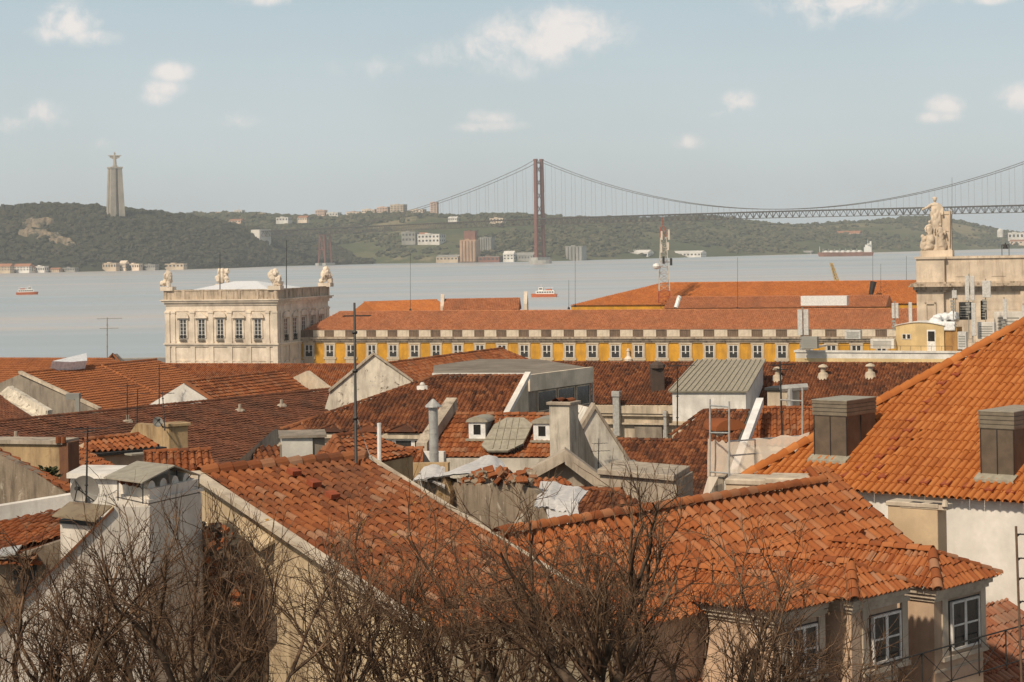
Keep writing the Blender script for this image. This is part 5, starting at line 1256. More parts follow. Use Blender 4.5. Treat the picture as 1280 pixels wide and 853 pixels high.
A_ = P(322, 562, 80); roofhouse('brick_roof_house', 'small dark tiled slope between sloping parapet and white cabin', (316, 560, 82), (356, 558), 25, [(316,560),(356,558),(356,600),(316,600)], m_grey, T_OLD, .25, .37, 4, 2, cap=0)
r = roofhouse('brick_roof_house', 'narrow tiled roof strip left of the steel flue', (503, 561.5, 84), (529, 561.5), 25, [(503,561.5),(529,561.5),(529,590),(503,590)], m_grey, T_MID, .25, .37, 5, 2, cap=.1)
g = MB(); vp = vplane(P(478, 580, 76), P(560, 580, 74)); g.prism([vp.at(478,580), vp.at(560,579), vp.at(562,850), vp.at(478,850)], V((.05, .4, 0))); tag(g.obj('low_wall', m_tanw), 'low tan rendered wall beyond the near left roof verge', 'wall')
g = MB(); c = P(474, 578, 58); g.tube(c - UP*.6, P(474, 529, 58), .06, n=8); tag(g.obj('white_pole', m_bwhite), 'short white plastic pole standing at the near roof verge', 'pole')
# ---- ruin with tarpaulins
vp = vplane(P(515, 600, 69), P(740, 640, 62)); n_ = V((.3, .95, 0)).normalized()
root = thing('ruined_house', 'roofless ruined house with stained crumbling render and rubble on top', 'ruin', vp.at(620, 700)-UP*6)
out = [(522,592),(540,597),(556,600),(572,604),(590,606),(606,606),(622,602),(640,600),(655,607),(668,614),(690,640),(720,680),(745,700),(745,900),(522,900)]
g = MB(); g.prism([vp.at(*p) for p in out], n_*.6); g.obj('wall', m_ruin, root)
g = MB()
for i in range(90):
    px = rnd.uniform(575, 662); py = 600 - 5*math.sin((px-575)/87*math.pi) + rnd.uniform(-4, 6); c = vp.at(px, py) + n_*rnd.uniform(-.05, .7)
    a_ = rnd.uniform(0, 6.3); u_ = V((math.cos(a_), math.sin(a_), rnd.uniform(-.4, .4))).normalized(); v_ = u_.orthogonal().normalized(); l_ = rnd.uniform(.12, .38)
    g.obox(c, u_*l_, v_*l_*rnd.uniform(.4, .8), u_.cross(v_)*rnd.uniform(.04, .14), 0 if rnd.random() < .6 else 1)
g.obj('rubble', [T_MID, m_ruin], root)
g = MB(); c = vp.at(559, 625) - n_*.05; g.prism([vp.at(549,613)-n_*.4, vp.at(560,594)-n_*.4, vp.at(568,612)-n_*.4, vp.at(567,637)-n_*.4, vp.at(549,630)-n_*.4], n_*.5); g.obj('buttress', m_tanw, root)
def sheet(name, label, corners, nu, nv, amp, seed, mat, sag=0., thick=.04, cat='tarpaulin'):
    """draped sheet over four corner points with folds, closed and given thickness"""
    a, b_, c, d_ = corners; top = []
    for j in range(nv+1):
        for i in range(nu+1):
            s_, t_ = i/nu, j/nv; p = a.lerp(b_, s_).lerp(d_.lerp(c, s_), t_)
            q = V((s_*5+seed, t_*2.2, seed*.7)); k = noise.fractal(q, .8, 2, 4)
            ed = (noise.noise(V((s_*7, seed, t_*7))))*amp*.6
            p = p + UP*(amp*k - sag*4*s_*(1-s_)) + V((ed, 0, 0)); top.append(p)
    g = MB(); m_ = nu+1; idx = lambda i, j: j*m_+i; nb = len(top)
    fs = [(idx(i,j), idx(i+1,j), idx(i+1,j+1), idx(i,j+1)) for j in range(nv) for i in range(nu)]
    g.add(top + [p - UP*thick for p in top], fs + [tuple(x+nb for x in f[::-1]) for f in fs]); return tag(g.obj(name, mat, smooth=True), label, cat)
sheet('white_tarpaulin', 'ridged white tarpaulin over the ruin behind the rubble', [P(528, 600, 67.0), P(640, 603, 67), P(628, 576, 72), P(592, 579, 72)], 26, 8, .06, 3, m_tarp, -.22)
sheet('white_tarpaulin', 'dirty white tarpaulin end draped over the ruin corner at left', [P(516, 600, 68), P(556, 610, 66.5), P(556, 585, 70), P(530, 584, 70)], 10, 6, .05, 5, m_tarp, -.1)
sheet('plastic_sheet', 'bright white plastic sheet lying over broken roof behind branches', [P(668, 634, 61), P(712, 640, 60), P(736, 613, 66), P(676, 600, 68)], 18, 12, .09, 9, m_tarp)
sheet('plastic_sheet', 'white plastic flap hanging low beside the small brown roof', [P(690, 668, 58), P(726, 668, 58), P(722, 628, 61), P(680, 622, 62)], 10, 10, .08, 13, m_tarp)
r = roofhouse('brick_roof_house', 'small brown tiled hip roof between plastic sheet and concrete block', (700, 612, 71), (776, 614), 24, [(700,612),(776,614),(806,632),(700,650)], m_ruin, T_OLD, .25, .37, 5, 2, cap=.11, extra=[((776,614),(779,634))])
r = roofhouse('brick_roof_house', 'broken tiled slope under the bright plastic sheet', (664, 600, 72), (705, 598), 28, [(664,600),(705,598),(742,640),(660,700)], m_ruin, T_MID, .25, .37, 5, 2, cap=0)
root = thing('concrete_gable', 'grey concrete gable coping shaped like an upturned V', 'gable', P(706, 640, 77))
vp = vplane(P(640, 600, 77), P(800, 600, 75.5)); n_ = V((.02, 1, 0)); ap = vp.at(706,569)
g = MB(); g.prism([ap, vp.at(786,628), vp.at(786,900), vp.at(640,900), vp.at(640,606)], n_*.4); g.obj('wall', m_conc2, root)
g = MB(); coping(g, ap - n_*.1, vp.at(790,632) - n_*.1, 1.0, .55, n_); coping(g, ap - n_*.1 + UP*.02, vp.at(634,608) - n_*.1, 1.0, .4, n_); g.obj('coping', m_conc2, root)
root = thing('concrete_block', 'square stained concrete parapet block with flat coping in the middle', 'parapet', P(800, 660, 73))
a = P(750, 600, 74); b_ = P(846, 600, 71.5); d_ = b_-a; d_.z = 0; zt_ = P(800, 596, 73).z
g = MB(); g.obox(V((a.x, a.y, gz([a]))), d_, V((.8, 2.8, 0)), UP*(zt_-gz([a]))); g.obj('wall', m_conc2, root)
g = MB(); g.obox(V((a.x-.1, a.y-.12, zt_)), d_*1.0, V((.8, 3.0, 0)), UP*.2); g.obj('coping', m_conc2, root, bevel=.02)
g = MB(); c = P(764, 590, 76); g.add([c + V((-.45, 0, -.15)), c + V((.5, -.1, -.15)), c + V((1.5, 1.2, -.1)), c + V((.2, 1.4, -.1)), c + V((.0, .1, .28)), c + V((.9, 1.3, .3))], [(0,1,4), (1,2,5,4), (0,4,5,3), (3,5,2), (0,3,2,1)]); tag(g.obj('skylight_hood', m_greyc), 'little grey hatch hood on top of the concrete block', 'hatch')
# ---- right middle: tiled roof, white parapet, netting, scaffold
r = roofhouse('orange_pan_roof_house', 'orange tiled roof behind the scaffold with white sloping parapet', (945, 511, 88), (1030, 510.5), 29, [(945,511),(1030,510.5),(1016,556),(925,556)], m_plas, T_MID, .27, .37, 5, 4, cap=.1)
pl = r['pl']; g = MB(); coping(g, P(950, 502, 87)+UP*0, P(917, 592, 80.5), .30, .3, pl.e); g.obj('parapet', plaster('fresh_white_parapet', (.80,.78,.75), scale=.8), r['root'])
ch = chimney('wide_chimney', 'wide low cream chimney with dark slab and pipe behind scaffold', 961, 990, 1004, 489, 512, 92, m_plas, m_dark, 0)
g = MB(); c = P(990, 486, 91.5); g.tube(c + V((-.5, 0, 0)), c + V((.7, .2, .05)), .16, n=8); g.tube(c + V((-.1, 0, 0)), c + V((-.1, 0, -.9)), .13, n=8); tag(g.obj('elbow_pipe', m_steelw), 'grey elbow flue pipe on the wide low chimney', 'flue pipe')
m_net, nt_, b_ = _nt('scaffold_netting'); b_.inputs['Base Color'].default_value = (.78, .66, .54, 1); b_.inputs['Roughness'].default_value = .9; b_.inputs['Alpha'].default_value = .66
root = thing('scaffold', 'grey tube scaffold with cream netting beside the orange roof', 'scaffold', P(900, 620, 78))
pa, pb, pc = (887, 79), (911, 77), (1003, 82)
for px, D_, y0_, y1_ in ((887.5, 79, 499, 640), (911.5, 77, 502, 640), (1003, 82, 484, 560)):
    g = MB(); g.tube(P(px, y1_, D_), P(px, y0_, D_), .035, n=8); g.obj('upright', m_steelw, root)
for (a, b_, y0_, y1_) in (((887.5, 79), (911.5, 77), 507, 509), ((887.5, 79), (911.5, 77), 541, 541.5), ((911.5, 77), (1003, 82), 552, 545), ((911.5, 77), (1003, 82), 570, 562), ((887.5, 79), (911.5, 77), 590, 592), ((975, 82), (1003, 82), 500, 501.5)):
    g = MB(); g.tube(P(a[0], y0_, a[1]), P(b_[0], y1_, b_[1]), .03, n=8); g.obj('ledger', m_steelw, root)
c1, c2, c3 = P(885, 548, 79.5), P(912, 551, 79), P(1012, 540, 78)
d1, d2, d3 = P(884, 596, 79.5), P(914, 592, 79), P(1000, 590, 78)
g = MB()
for (t0, t1, b1, b0) in ((c1, c2, d2, d1), (c2, c3, d3, d2)):
    vs = []; n1, n2 = 14, 6
    for j in range(n2+1):
        for i in range(n1+1):
            s_, t_ = i/n1, j/n2; p = t0.lerp(t1, s_).lerp(b0.lerp(b1, s_), t_); p += V((.1, -1, 0))*(.08*noise.noise(V((s_*4, t_*3, t0.x)))) - UP*.12*math.sin(s_*math.pi*3)**2*(1-t_); vs.append(p)
    g.add(vs, [(j*(n1+1)+i, j*(n1+1)+i+1, (j+1)*(n1+1)+i+1, (j+1)*(n1+1)+i) for j in range(n2) for i in range(n1)])
g.add([P(885, 596, 78.7), P(898, 596, 78), P(890, 612, 77.5), P(872, 640, 77)], [(0,1,2,3)])
g.obj('netting', m_net, root, smooth=True)
g = MB(); vp = vplane(P(880, 600, 80), P(920, 610, 77)); g.prism([vp.at(886,596), vp.at(906,596), vp.at(906,900), vp.at(882,900)], V((.2, 1, 0))); tag(g.obj('bare_wall', m_conc2), 'strip of bare grey wall under the scaffold netting', 'wall')
# antennas standing in this zone
antenna('tall thin aerial mast in front of the flat metal shed', P(846.5, 545, 150), P(847, 456, 150), [(.985, 2.0, 7, .2)], .06)
antenna('tall thin mast with spike aerial right of the scaffold', P(979, 594, 84), P(975, 452, 84), [(.97, 1.0, 5, .5), (.93, .7, 4, 2.0)], .045)
antenna('bare roof aerial on the left river roof skyline', P(134, 446, 280), P(134, 397, 280), [(.97, 3.2, 5, .3), (.72, 2.4, 4, .1)], .09, mat=m_greyc)
antenna('very tall brown guyed mast behind the near left ridge', P(445, 574, 54.2), P(443, 379, 56), [(.915, .7, 2, -.1)], .045)
for px, y0_, y1_, D_, lab in ((513, 318, 386, 575, 'hair thin whip aerial on palace roof left of ferry'), (719, 318, 381, 575, 'hair thin whip aerial on palace roof right of ferry'), (922, 322, 384, 575, 'thin whip aerial on palace roof near long white plant box'), (1091, 316, 372, 590, 'thick whip aerial on the orange block roof'), (1101, 330, 372, 590, 'thin whip aerial right of thick whip aerial'), (1133, 320, 350, 600, 'short whip aerial at the arch corner'), (1190, 222, 320, 331, 'thin lightning rod rising beside the crowning statue'), (711, 350, 384, 575, 'short aerial with ball tip above palace ridge')):
    g = MB(); g.tube(P(px, y1_+3, D_), P(px, y0_, D_), .06*D_/575, .04*D_/575, 5); g.lathe(P(px, y1_+3, D_), [(.35*D_/575, 0), (.3*D_/575, .5*D_/575), (.1*D_/575, .7*D_/575)], 6); tag(g.obj('whip_aerial', m_dark), lab, 'aerial')
g = MB(); g.tube(P(1088, 372, 588), P(1092, 352, 588), .6, .9, 8); tag(g.obj('dark_flue', m_dark), 'short dark flue pipe below the thick whip aerial', 'flue pipe')

# small things on the long dark roof
for i, (px, py) in enumerate(((20,541),(160,520),(300,506),(352,500))):
    pl = LDR['pl']; c = pl.at(px, py+8); g = MB(); g.blob(c, (.4, .35, .22), 1, amp=.3); g.tube(c, c+UP*.5, .12, n=8); tag(g.obj('roof_vent', m_conc2), ('small mortar vent at far left end of long dark roof', 'small mortar vent left of centre on long dark roof', 'small mortar vent right of centre on long dark roof', 'small mortar vent near the right tip of long dark roof')[i], 'vent')
def wire(label, a, b_, sag, r=.012, n=10):
    g = MB(); pts = [a.lerp(b_, t) - UP*sag*4*t*(1-t) for t in np.linspace(0, 1, n)]; g.path(pts, r, 4); tag(g.obj('wire', m_greyc), label, 'wire')
wire('pale guy wire from tall brown mast down to near roof corner', P(444.5, 515, 55), P(466, 577, 54.6), .1)
wire('thin cable drooping from white verge to the ruin', P(524, 597, 66), P(556, 640, 60), .5, .02)
wire('thin cable strung from white stack to the satellite dish', P(146, 613, 47.8), P(108, 615, 49.6), .12)
wire('thin aerial cable between scaffold mast and orange roof', P(977, 560, 83), P(992, 598, 72), .2)
# ================================================================ foreground houses
m_pink_w = plaster('warm_pink_render', (.60, .43, .30), stain=(.25, .16, .10), amt=.4, scale=.6)
m_cream_t = plaster('cream_stone_trim', (.58, .49, .38), stain=(.25, .19, .14), amt=.5, scale=.9)
m_gable_t = plaster('ribbed_tan_wall', (.56, .44, .29), stain=(.22, .155, .095), amt=.7, scale=.6)
m_nearwhite = plaster('old_white_wall', (.74, .67, .58), stain=(.26, .20, .15), amt=.6, scale=.7, patch=(.48,.40,.32), patch_amt=.12, bmp=.5)
m_zbrown = simple('brown_zinc', (.135, .10, .07), .55, .0, var=.12, scale=2, spec=.35)
m_zbrown2 = simple('grey_brown_zinc_trim', (.20, .165, .12), .5, .0, var=.1, spec=.4)
# ---- N3: big new orange roof at right with white wall
E1 = P(1000, 608, 70); E2 = at_z(1280, 628, E1.z); e = (E2-E1); e.z = 0; e.normalize()
fdir = V((e.y, -e.x, 0))                                   # outward, down-slope
K = perp(E1, E2, 1100, 493)                                # a column running up from the eave
pit = math.degrees(math.atan2(K.z-E1.z, math.hypot(K.x-E1.x, K.y-E1.y))); pit = max(20, min(34, pit))
class RP2(Plane): pass
pl3 = RP2(E1, V((0,0,1))); t3 = math.tan(math.radians(pit)); pl3.f = fdir; pl3.e = e; pl3.ev = (fdir - UP*t3).normalized(); pl3.n = e.cross(pl3.ev); pl3.n = pl3.n if pl3.n.z > 0 else -pl3.n; pl3.eu = e
poly = [pl3.at(1300, 394), pl3.at(1340, 372), pl3.at(1400, 380), pl3.at(1400, 637), pl3.at(1280, 628), pl3.at(1000, 608), pl3.at(932, 600)]
poly = [pl3.at(1392, 345), pl3.at(1392, 636), pl3.at(1000, 608), pl3.at(930, 599.5)]
c3 = sum(poly, V((0,0,0)))/4; z03 = city_z(c3.x, c3.y)-1
N3 = thing('orange_roof_house', 'large house with new orange tiled roof and white wall at right', 'house', V((c3.x, c3.y, z03)))
ROOF3 = tiles('roof', pl3, poly, N3, T_NEW, .265, .55, 8, .35, .028, .8, nseed(), .12, 1.1)
g = MB(); caps(g, pl3.at(930, 599.5)+pl3.n*.08, pl3.at(1392, 345)+pl3.n*.08, .19, .45, 8); g.obj('ridge_tiles', T_NEW, N3, smooth=True)
ins = [p - UP*.07 for p in poly]; ins = [ins[0], ins[1] - fdir*.28, ins[2] - fdir*.28, ins[3] - fdir*.05]
g = MB(); g.prism(ins, z03, 0, 1); bk = -fdir*7; g.prism([ins[0], ins[3], ins[3] + bk - UP*t3*3, ins[0] + bk - UP*t3*3], z03, 0, 1)
m_bigwhite = plaster('big_white_wall', (.80, .76, .70), stain=(.5, .44, .37), amt=.3, scale=.35, fine=5)
g.obj('wall', [m_bigwhite, T_NEW], N3)
# ventilation tiles
v0 = None
vl = [(1216,447),(1198,458),(1196,470),(1178,481),(1178,493),(1160,504),(1157,516),(1139,527),(1136,540),(1119,550),(1117,563),(1100,573),(1099,586),(1083,595),(1104,598),(1130,602),(1157,605),(1183,607),(1211,610),(1238,614),(1265,617),(1008,590),(1032,593),(1055,596),(1077,586)]
m_vent = simple('vent_tile_red', (.30, .07, .026), .8)
for px, py in vl:
    c = pl3.at(px, py) + pl3.n*.06; ev, eu, n_ = pl3.ev, pl3.eu, pl3.n
    if v0 is None:
        g = MB(); a, b_ = c + ev*.14 - eu*.15, c + ev*.14 + eu*.15
        g.add([a, b_, b_ + n_*.07, a + n_*.07, c - ev*.22 - eu*.13, c - ev*.22 + eu*.13], [(0,1,2,3), (3,2,5,4), (0,3,4), (1,5,2)]); v0 = g.obj('vent_tile', m_vent, ROOF3); vc = c
    else:
        o = v0.copy(); COL.objects.link(o); o.parent = ROOF3; o.location = v0.location + (c - vc)
# zinc dormers
def zinc_dormer(label, k, l, yt, rpx):
    """k: pixel of the near lower corner, l: pixel of the left lower corner, yt: top of the corner, rpx: pixel x of the right end"""
    c = pl3.at(*k); lft = pl3.at(*l)
    w_ = (lft - c).dot(-e); front = c + fdir*0
    u, v = uv(k[0], yt); D = c.y; zt_ = H - v*D; hgt = zt_ - c.z
    dep = hgt/t3
    # visible depth: the side face ends where the pixel column rpx cuts the side plane
    vp = Plane.__new__(Plane); vp.p = c; vp.n = e; rr = vp.at(rpx, yt+20); dep = min(dep*.98, max(.8, (rr - c).dot(-fdir)))
    root = thing('zinc_dormer', label, 'dormer', c)
    MD = Matrix(((-e.x, -fdir.x, 0, c.x), (-e.y, -fdir.y, 0, c.y), (0, 0, 1, c.z), (0, 0, 0, 1)))   # x: to the left, y: up-slope, z: up
    g = MB(MD); hb = hgt*.74
    g.add([(0,0,-.1), (w_,0,-.1), (w_,dep,dep*t3-.1), (0,dep,dep*t3-.1), (0,0,hb), (w_,0,hb), (w_,dep,max(hb, dep*t3-.05)), (0,dep,max(hb, dep*t3-.05))], [(0,1,5,4), (1,2,6,5), (2,3,7,6), (3,0,4,7), (4,5,6,7), (0,3,2,1)]); g.obj('body', m_zbrown, root)
    g = MB(MD)
    for x in (0, w_*.5, w_): g.box((x-.012, -.03, 0), (x+.012, .0, hb))
    for y in (dep*.48,): g.box((-.03, y-.012, dep*.48*t3), (0, y+.012, hb))
    g.obj('seam', m_dark, root)
    g = MB(MD); n_ = 4
    for i in range(n_):
        z0_ = hb + (hgt-hb)*i/n_; o_ = .035 if i % 2 == 0 else .05
        o_ = .045; g.box((-o_, -o_, z0_+.028), (w_+o_, dep+.02, hb+(hgt-hb)*(i+1)/n_)); g.box((-.02, -.02, z0_), (w_+.02, dep, z0_+.03))
    g.obj('cornice', m_zbrown2, root)
    g = MB(MD); g.box((-.06, -.06, hgt), (w_+.06, dep+.05, hgt+.03)); g.obj('roof', m_zinc, root)
    g = MB(MD); g.add([(-.12, -.32, -.32*t3+.16), (w_+.12, -.32, -.32*t3+.16), (w_+.12, .02, .16), (-.12, .02, .16), (-.12, -.32, -.32*t3+.06), (w_+.12, -.32, -.32*t3+.06)], [(0,1,2,3), (4,5,1,0)]); g.obj('apron_flashing', m_zinc, root)
    return root
zinc_dormer('brown zinc clad roof dormer with ribbed cornice in the middle of the orange roof', (1059, 576), (1019, 573), 502, 1094)
zinc_dormer('brown zinc clad roof dormer cut off by the right edge of the photo', (1268, 600), (1227, 597), 516, 1310)
# cream blocks at the foot of this roof
A = P(905, 625, 66); 
for (px0, px1, y0, y1, D, lab) in ((908, 962, 598, 640, 66.5, 'low cream parapet block below the scaffold, left of two'), (958, 1029, 597, 640, 65.5, 'low cream parapet block with rounded top beside tile ends, right of two')):
    a, b_ = P(px0, y1, D), P(px1, y1, D-.6); zt_ = P(px0, y0, D).z; d_ = b_-a; d_.z = 0
    root = thing('parapet_block', lab, 'parapet', (a+b_)/2)
    g = MB(); g.obox(V((a.x, a.y, zt_-16)), d_, V((.4, 1.3, 0)), UP*15.8); g.obj('wall', plaster('apricot_render', (.66,.50,.34), stain=(.35,.25,.16), amt=.35), root)
    g = MB(); g.obox(V((a.x, a.y, zt_-.22)) - d_.normalized()*.05 - V((0, .06, 0)), d_*1.02, V((.4, 1.4, 0)), UP*.22); g.obj('coping', m_cream_t, root, bevel=.05)
g = MB(); a = P(905, 602, 68); g.obox(a - UP*15, P(1000, 606, 69)-P(905, 602, 68), V((.1, .3, 0)), UP*15); tag(g.obj('white_parapet', m_white), 'white wall end strip under the left tip of the orange roof', 'wall')
# cream chimney in front of the white wall
chimney('cream_chimney', 'broad smooth cream chimney against the white wall at right', 1118, 1173, 1189, 636, 706, 62.0, plaster('smooth_cream_render', (.64,.48,.31), stain=(.40,.29,.18), amt=.25, scale=.5), m_cream_t, 0, .05, tilt=.62)
g = MB(); c = P(1150, 633.5, 62.3); u0 = V((math.cos(.62), -math.sin(.62), 0)); v0_ = V((math.sin(.62), math.cos(.62), 0))
g.obox(c - u0*.65 + UP*-.06, u0*1.5, v0_*.45, UP*.16)
[g.obox(c - u0*(.35-.65*k) + UP*.10 - v0_*.01, u0*.4, v0_*.3, UP*.012, 1) for k in (0, 1)]; g.tube(c + u0*.8 + UP*.05, c + u0*.8 + UP*.25, .1, .06, 8)
tag(g.obj('chimney_pot_slab', [m_cream_t, m_dark], bevel=0), 'flat cream vent slab on top of the broad cream chimney', 'chimney top')
# ---- N1: near left roof
N1 = roofhouse('near_left_house', 'near house with weathered orange roof and ribbed tan gable wall', (250, 592, 52), (455, 573), 0, [(250,592),(455,573),(765,766),(540,786)], m_gable_t, T_N1, .25, .46, 8, 5, q=(430,707.5), cap=.2, lift=.016, R=.34, jit=.9, hs=1.1)
pl1 = N1['pl']; A1, B1 = N1['A'], N1['B']
g = MB(); coping(g, A1 - pl1.e*.16 + UP*.02, pl1.at(540,786) - pl1.e*.16 + UP*.02, .3, .12); g.obj('verge', m_cream_t, N1['root'])
g = MB(); coping(g, B1 + pl1.e*.06 + UP*.10, pl1.at(765,766) + pl1.e*.06 + UP*.08, .09, .07); g.obj('white_verge', m_cream_t, N1['root'])
GL = pl1.at(540,786); MGb = Matrix(((pl1.f.x, pl1.e.x, 0, A1.x), (pl1.f.y, pl1.e.y, 0, A1.y), (0, 0, 1, 0), (0, 0, 0, 1)))     # x down-slope, -y outward
tt = math.tan(math.radians(pl1.pitch)) if hasattr(pl1, 'pitch') else .3
g = MB(MGb)
for k in range(26): x = .25 + k*.115; g.box((x, -.03, A1.z-2.1-x*.15), (x+.045, .02, A1.z-.34-x*tt))
g.obj('ribbing', m_gable_t, N1['root'])
xw, zw = loc_x(MGb, 331, 688, 0); o = win(N1['root'], MGb, xw, zw-.45, .7, .85, 2, 1, .06, mf=m_gable_t)
g = MB(MGb); g.add([(xw-.75, -.02, zw+.78), (xw+.62, -.02, zw+.36), (xw+.62, -.5, zw+.16), (xw-.75, -.5, zw+.58), (xw-.75, -.02, zw+.70), (xw+.62, -.02, zw+.28), (xw+.62, -.5, zw+.09), (xw-.75, -.5, zw+.51)], [(0,1,2,3), (7,6,5,4), (3,2,6,7), (0,3,7,4), (1,5,6,2)]); g.obj('window_hood', m_gable_t, N1['root'])
for i, (px, py) in enumerate(((367,597),(392,611),(415,626))):
    c = pl1.at(px, py) + pl1.n*.08; g = MB(); g.obox(c - pl1.eu*.13 - pl1.ev*.16, pl1.eu*.26, pl1.ev*.3, pl1.n*.13); g.obj('vent_tile', m_vent, N1['roof'])
# ---- N2: house with three hipped window bays
r0 = P(1030, 605, 62); A2 = at_z(690, 660, r0.z); B2 = r0
pitch2 = pitch_of(A2, B2, perp(B2, A2, 1117, 682)) if False else None
Q2 = perp(B2, A2, 1117, 683); pitch2 = math.degrees(math.atan2(B2.z-Q2.z, math.hypot(B2.x-Q2.x, B2.y-Q2.y)))
pl2 = RoofPlane(A2, B2, pitch2); e2, f2 = pl2.e, pl2.f; t2 = math.tan(math.radians(pitch2))
eave_d = (pl2.at(1145, 706) - B2).dot(f2)                 # plan distance ridge -> eave of the main roof
X0 = A2 - e2*2; X1 = B2 + e2*.9
def on2(x, d, up=0.): return X0 + e2*x + f2*d + UP*(up - t2*d)
LX = (X1-X0).length
poly = [on2(0, 0), on2(LX-1.05, 0), on2(LX-1.05, eave_d), on2(0, eave_d)]; polyb = [on2(LX-1.05, -.5), on2(LX, -.5), on2(LX, eave_d), on2(LX-1.05, eave_d)]
c2 = sum(poly, V((0,0,0)))/4; z02 = city_z(c2.x, c2.y)-2
N2 = thing('bay_window_house', 'near house with orange roof and hipped window bays at lower right', 'house', V((c2.x, c2.y, z02)))
T_N2 = tilemat('bay_house_tiles', [(.25,.073,.024),(.32,.097,.031),(.37,.122,.04),(.41,.147,.052),(.36,.18,.10)], (.13,.058,.032), .42, (.46,.36,.25), .22)
tiles('roof', pl2, poly, N2, T_N2, .33, .42, 8, .34, .035, 1.2, nseed(), .1, 1.05); tiles('roof', pl2, polyb, N2, T_N2, .33, .42, 8, .34, .035, 1.2, nseed(), .1, 1.05)
g = MB(); caps(g, on2(0, 0, .07), on2(LX-1.0, 0, .07), .17, .42, 8); g.obj('ridge_tiles', T_N2, N2, smooth=True)
g = MB(); [g.tube(on2(LX-1.0+k*.27, -.5, .1), on2(LX-1.0+k*.27, -.1, .02), .11, .11, 10) for k in (.1, 1.1, 2.1)]; g.obj('ridge_end_tile', T_N2, N2)
zf = on2(0, eave_d).z                                     # eave height of the main slope
g = MB(); g.prism([p - UP*.07 for p in (poly[0], poly[1], poly[2] - f2*.3, poly[3] - f2*.3)], z02, 0, 1); g.prism([p - UP*.07 for p in (polyb[0], polyb[1], polyb[2] - f2*.3, polyb[3] - f2*.3)], z02, 0, 1); a, b_ = poly[0] - UP*.07, poly[1] - UP*.07; g.prism([b_, a, a - f2*4 - UP*2, b_ - f2*4 - UP*2], z02, 0, 1); g.obj('wall', [m_pink_w, T_N2], N2)
def bay(apex_px, footL_px, footR_px, ridge_px, wpx, ytop, ybot, label_):
    """window bay: box in front of the wall, hipped tiled roof running back to the main slope, casement window"""
    S = pl2.at(*ridge_px); ap = at_z(apex_px[0], apex_px[1], S.z)
    dA = (ap - X0).dot(f2)
    vp = Plane.__new__(Plane); vp.n = f2; vp.p = ap + f2*.78
    fL, fR = vp.at(*footL_px), vp.at(*footR_px); ze = (fL.z + fR.z)/2; fL.z = fR.z = ze
    xa_, xb_ = (fL - X0).dot(e2), (fR - X0).dot(e2); dF = (fL - X0).dot(f2)
    xm = (ap - X0).dot(e2)
    q = lambda x, d, z: V((X0.x, X0.y, 0)) + e2*x + f2*d + UP*z
    dS = (X0.z - ap.z)/t2; dE = (X0.z - ze)/t2           # where ridge / eaves meet the main slope
    apx = q(xm, dA, ap.z); bk = q(xm, dS-.05, ap.z); L0, R0 = q(xa_, dF, ze), q(xb_, dF, ze); Lb, Rb = q(xa_, min(dE, dF-.3), ze), q(xb_, min(dE, dF-.3), ze)
    rt = MB()
    for i, pts in enumerate(([bk, apx, L0, Lb], [apx, bk, Rb, R0], [apx, R0, L0])):
        n_ = (pts[1]-pts[0]).cross(pts[2]-pts[0]); pp = setaxes(Plane(pts[0], n_))
        tiles(('roof', 'roof', 'hip_roof')[i], pp, pts, N2, T_N2, .215, .36, 8, .33, .035, 1.2, nseed(), .12)
    g = MB(); caps(g, bk + UP*.02, apx + UP*.02, .13, .4, 8); caps(g, apx, L0 + (L0-apx).normalized()*.12, .14, .38, 8); caps(g, apx, R0 + (R0-apx).normalized()*.08, .10, .38, 8); g.obj('ridge_tiles', T_N2, N2, smooth=True)
    under = MB(); dn = UP*.10; k = .06
    under.add([bk-dn, apx-dn, L0-dn, Lb-dn, R0-dn, Rb-dn], [(0,1,2,3), (1,0,5,4), (1,4,2), (3,2,4,5)]); under.obj('soffit', m_cream_t, N2)
    # body
    MBy = Matrix(((e2.x, -f2.x, 0, X0.x), (e2.y, -f2.y, 0, X0.y), (0, 0, 1, 0), (0, 0, 0, 1)))      # x along front, -y outward
    yF = -(dF-.32); xa2, xb2 = xa_+.30, xb_-.30
    g = MB(MBy); g.box((xa2, yF, ze-4.6), (xb2, -(dE-1.6), ze-.18)); g.obj('bay_wall', m_pink_w, N2)
    g = MB(MBy)
    g.box((xa2-.22, yF-.22, ze-.24), (xb2+.22, -(dE-.6), ze-.10)); g.box((xa2-.14, yF-.14, ze-.36), (xb2+.14, -(dE-.6), ze-.24)); g.box((xa2-.06, yF-.06, ze-.46), (xb2+.06, -(dE-.6), ze-.36)); g.obj('cornice', m_cream_t, N2)
    Mw = MBy @ Matrix.Translation((0, yF, 0)); x0w, ztw = loc_x(Mw, wpx[0], (ytop+ybot)/2, 0); x1w, _ = loc_x(Mw, wpx[1], (ytop+ybot)/2, 0)
    xm_ = (x0w+x1w)/2; _, z1w = loc_x(Mw, sum(wpx)/2, ytop, 0); _, z0w = loc_x(Mw, sum(wpx)/2, ybot, 0); ww = (x1w-x0w)-.2; hw_ = z1w-z0w-.1
    s_ = MB(Mw)
    for x in (x0w-.28, x1w+.02): s_.box((x, -.05, z0w-.12), (x+.26, .03, z1w+.16))
    s_.box((x0w-.34, -.08, z1w+.16), (x1w+.34, .03, z1w+.28)); s_.box((x0w-.32, -.1, z0w-.24), (x1w+.32, .03, z0w-.12)); s_.box((xa2+.02, -.03, z0w-.5), (xb2-.02, .02, z0w-.44)); s_.obj('surround', m_cream_t, N2)
    d_ = MB(Mw); d_.box((x0w, -.02, z0w), (x1w, .03, z1w)); d_.obj('reveal_shade_panel', m_dark, N2)  # dark panel imitates the shade of a recess; the wall is solid
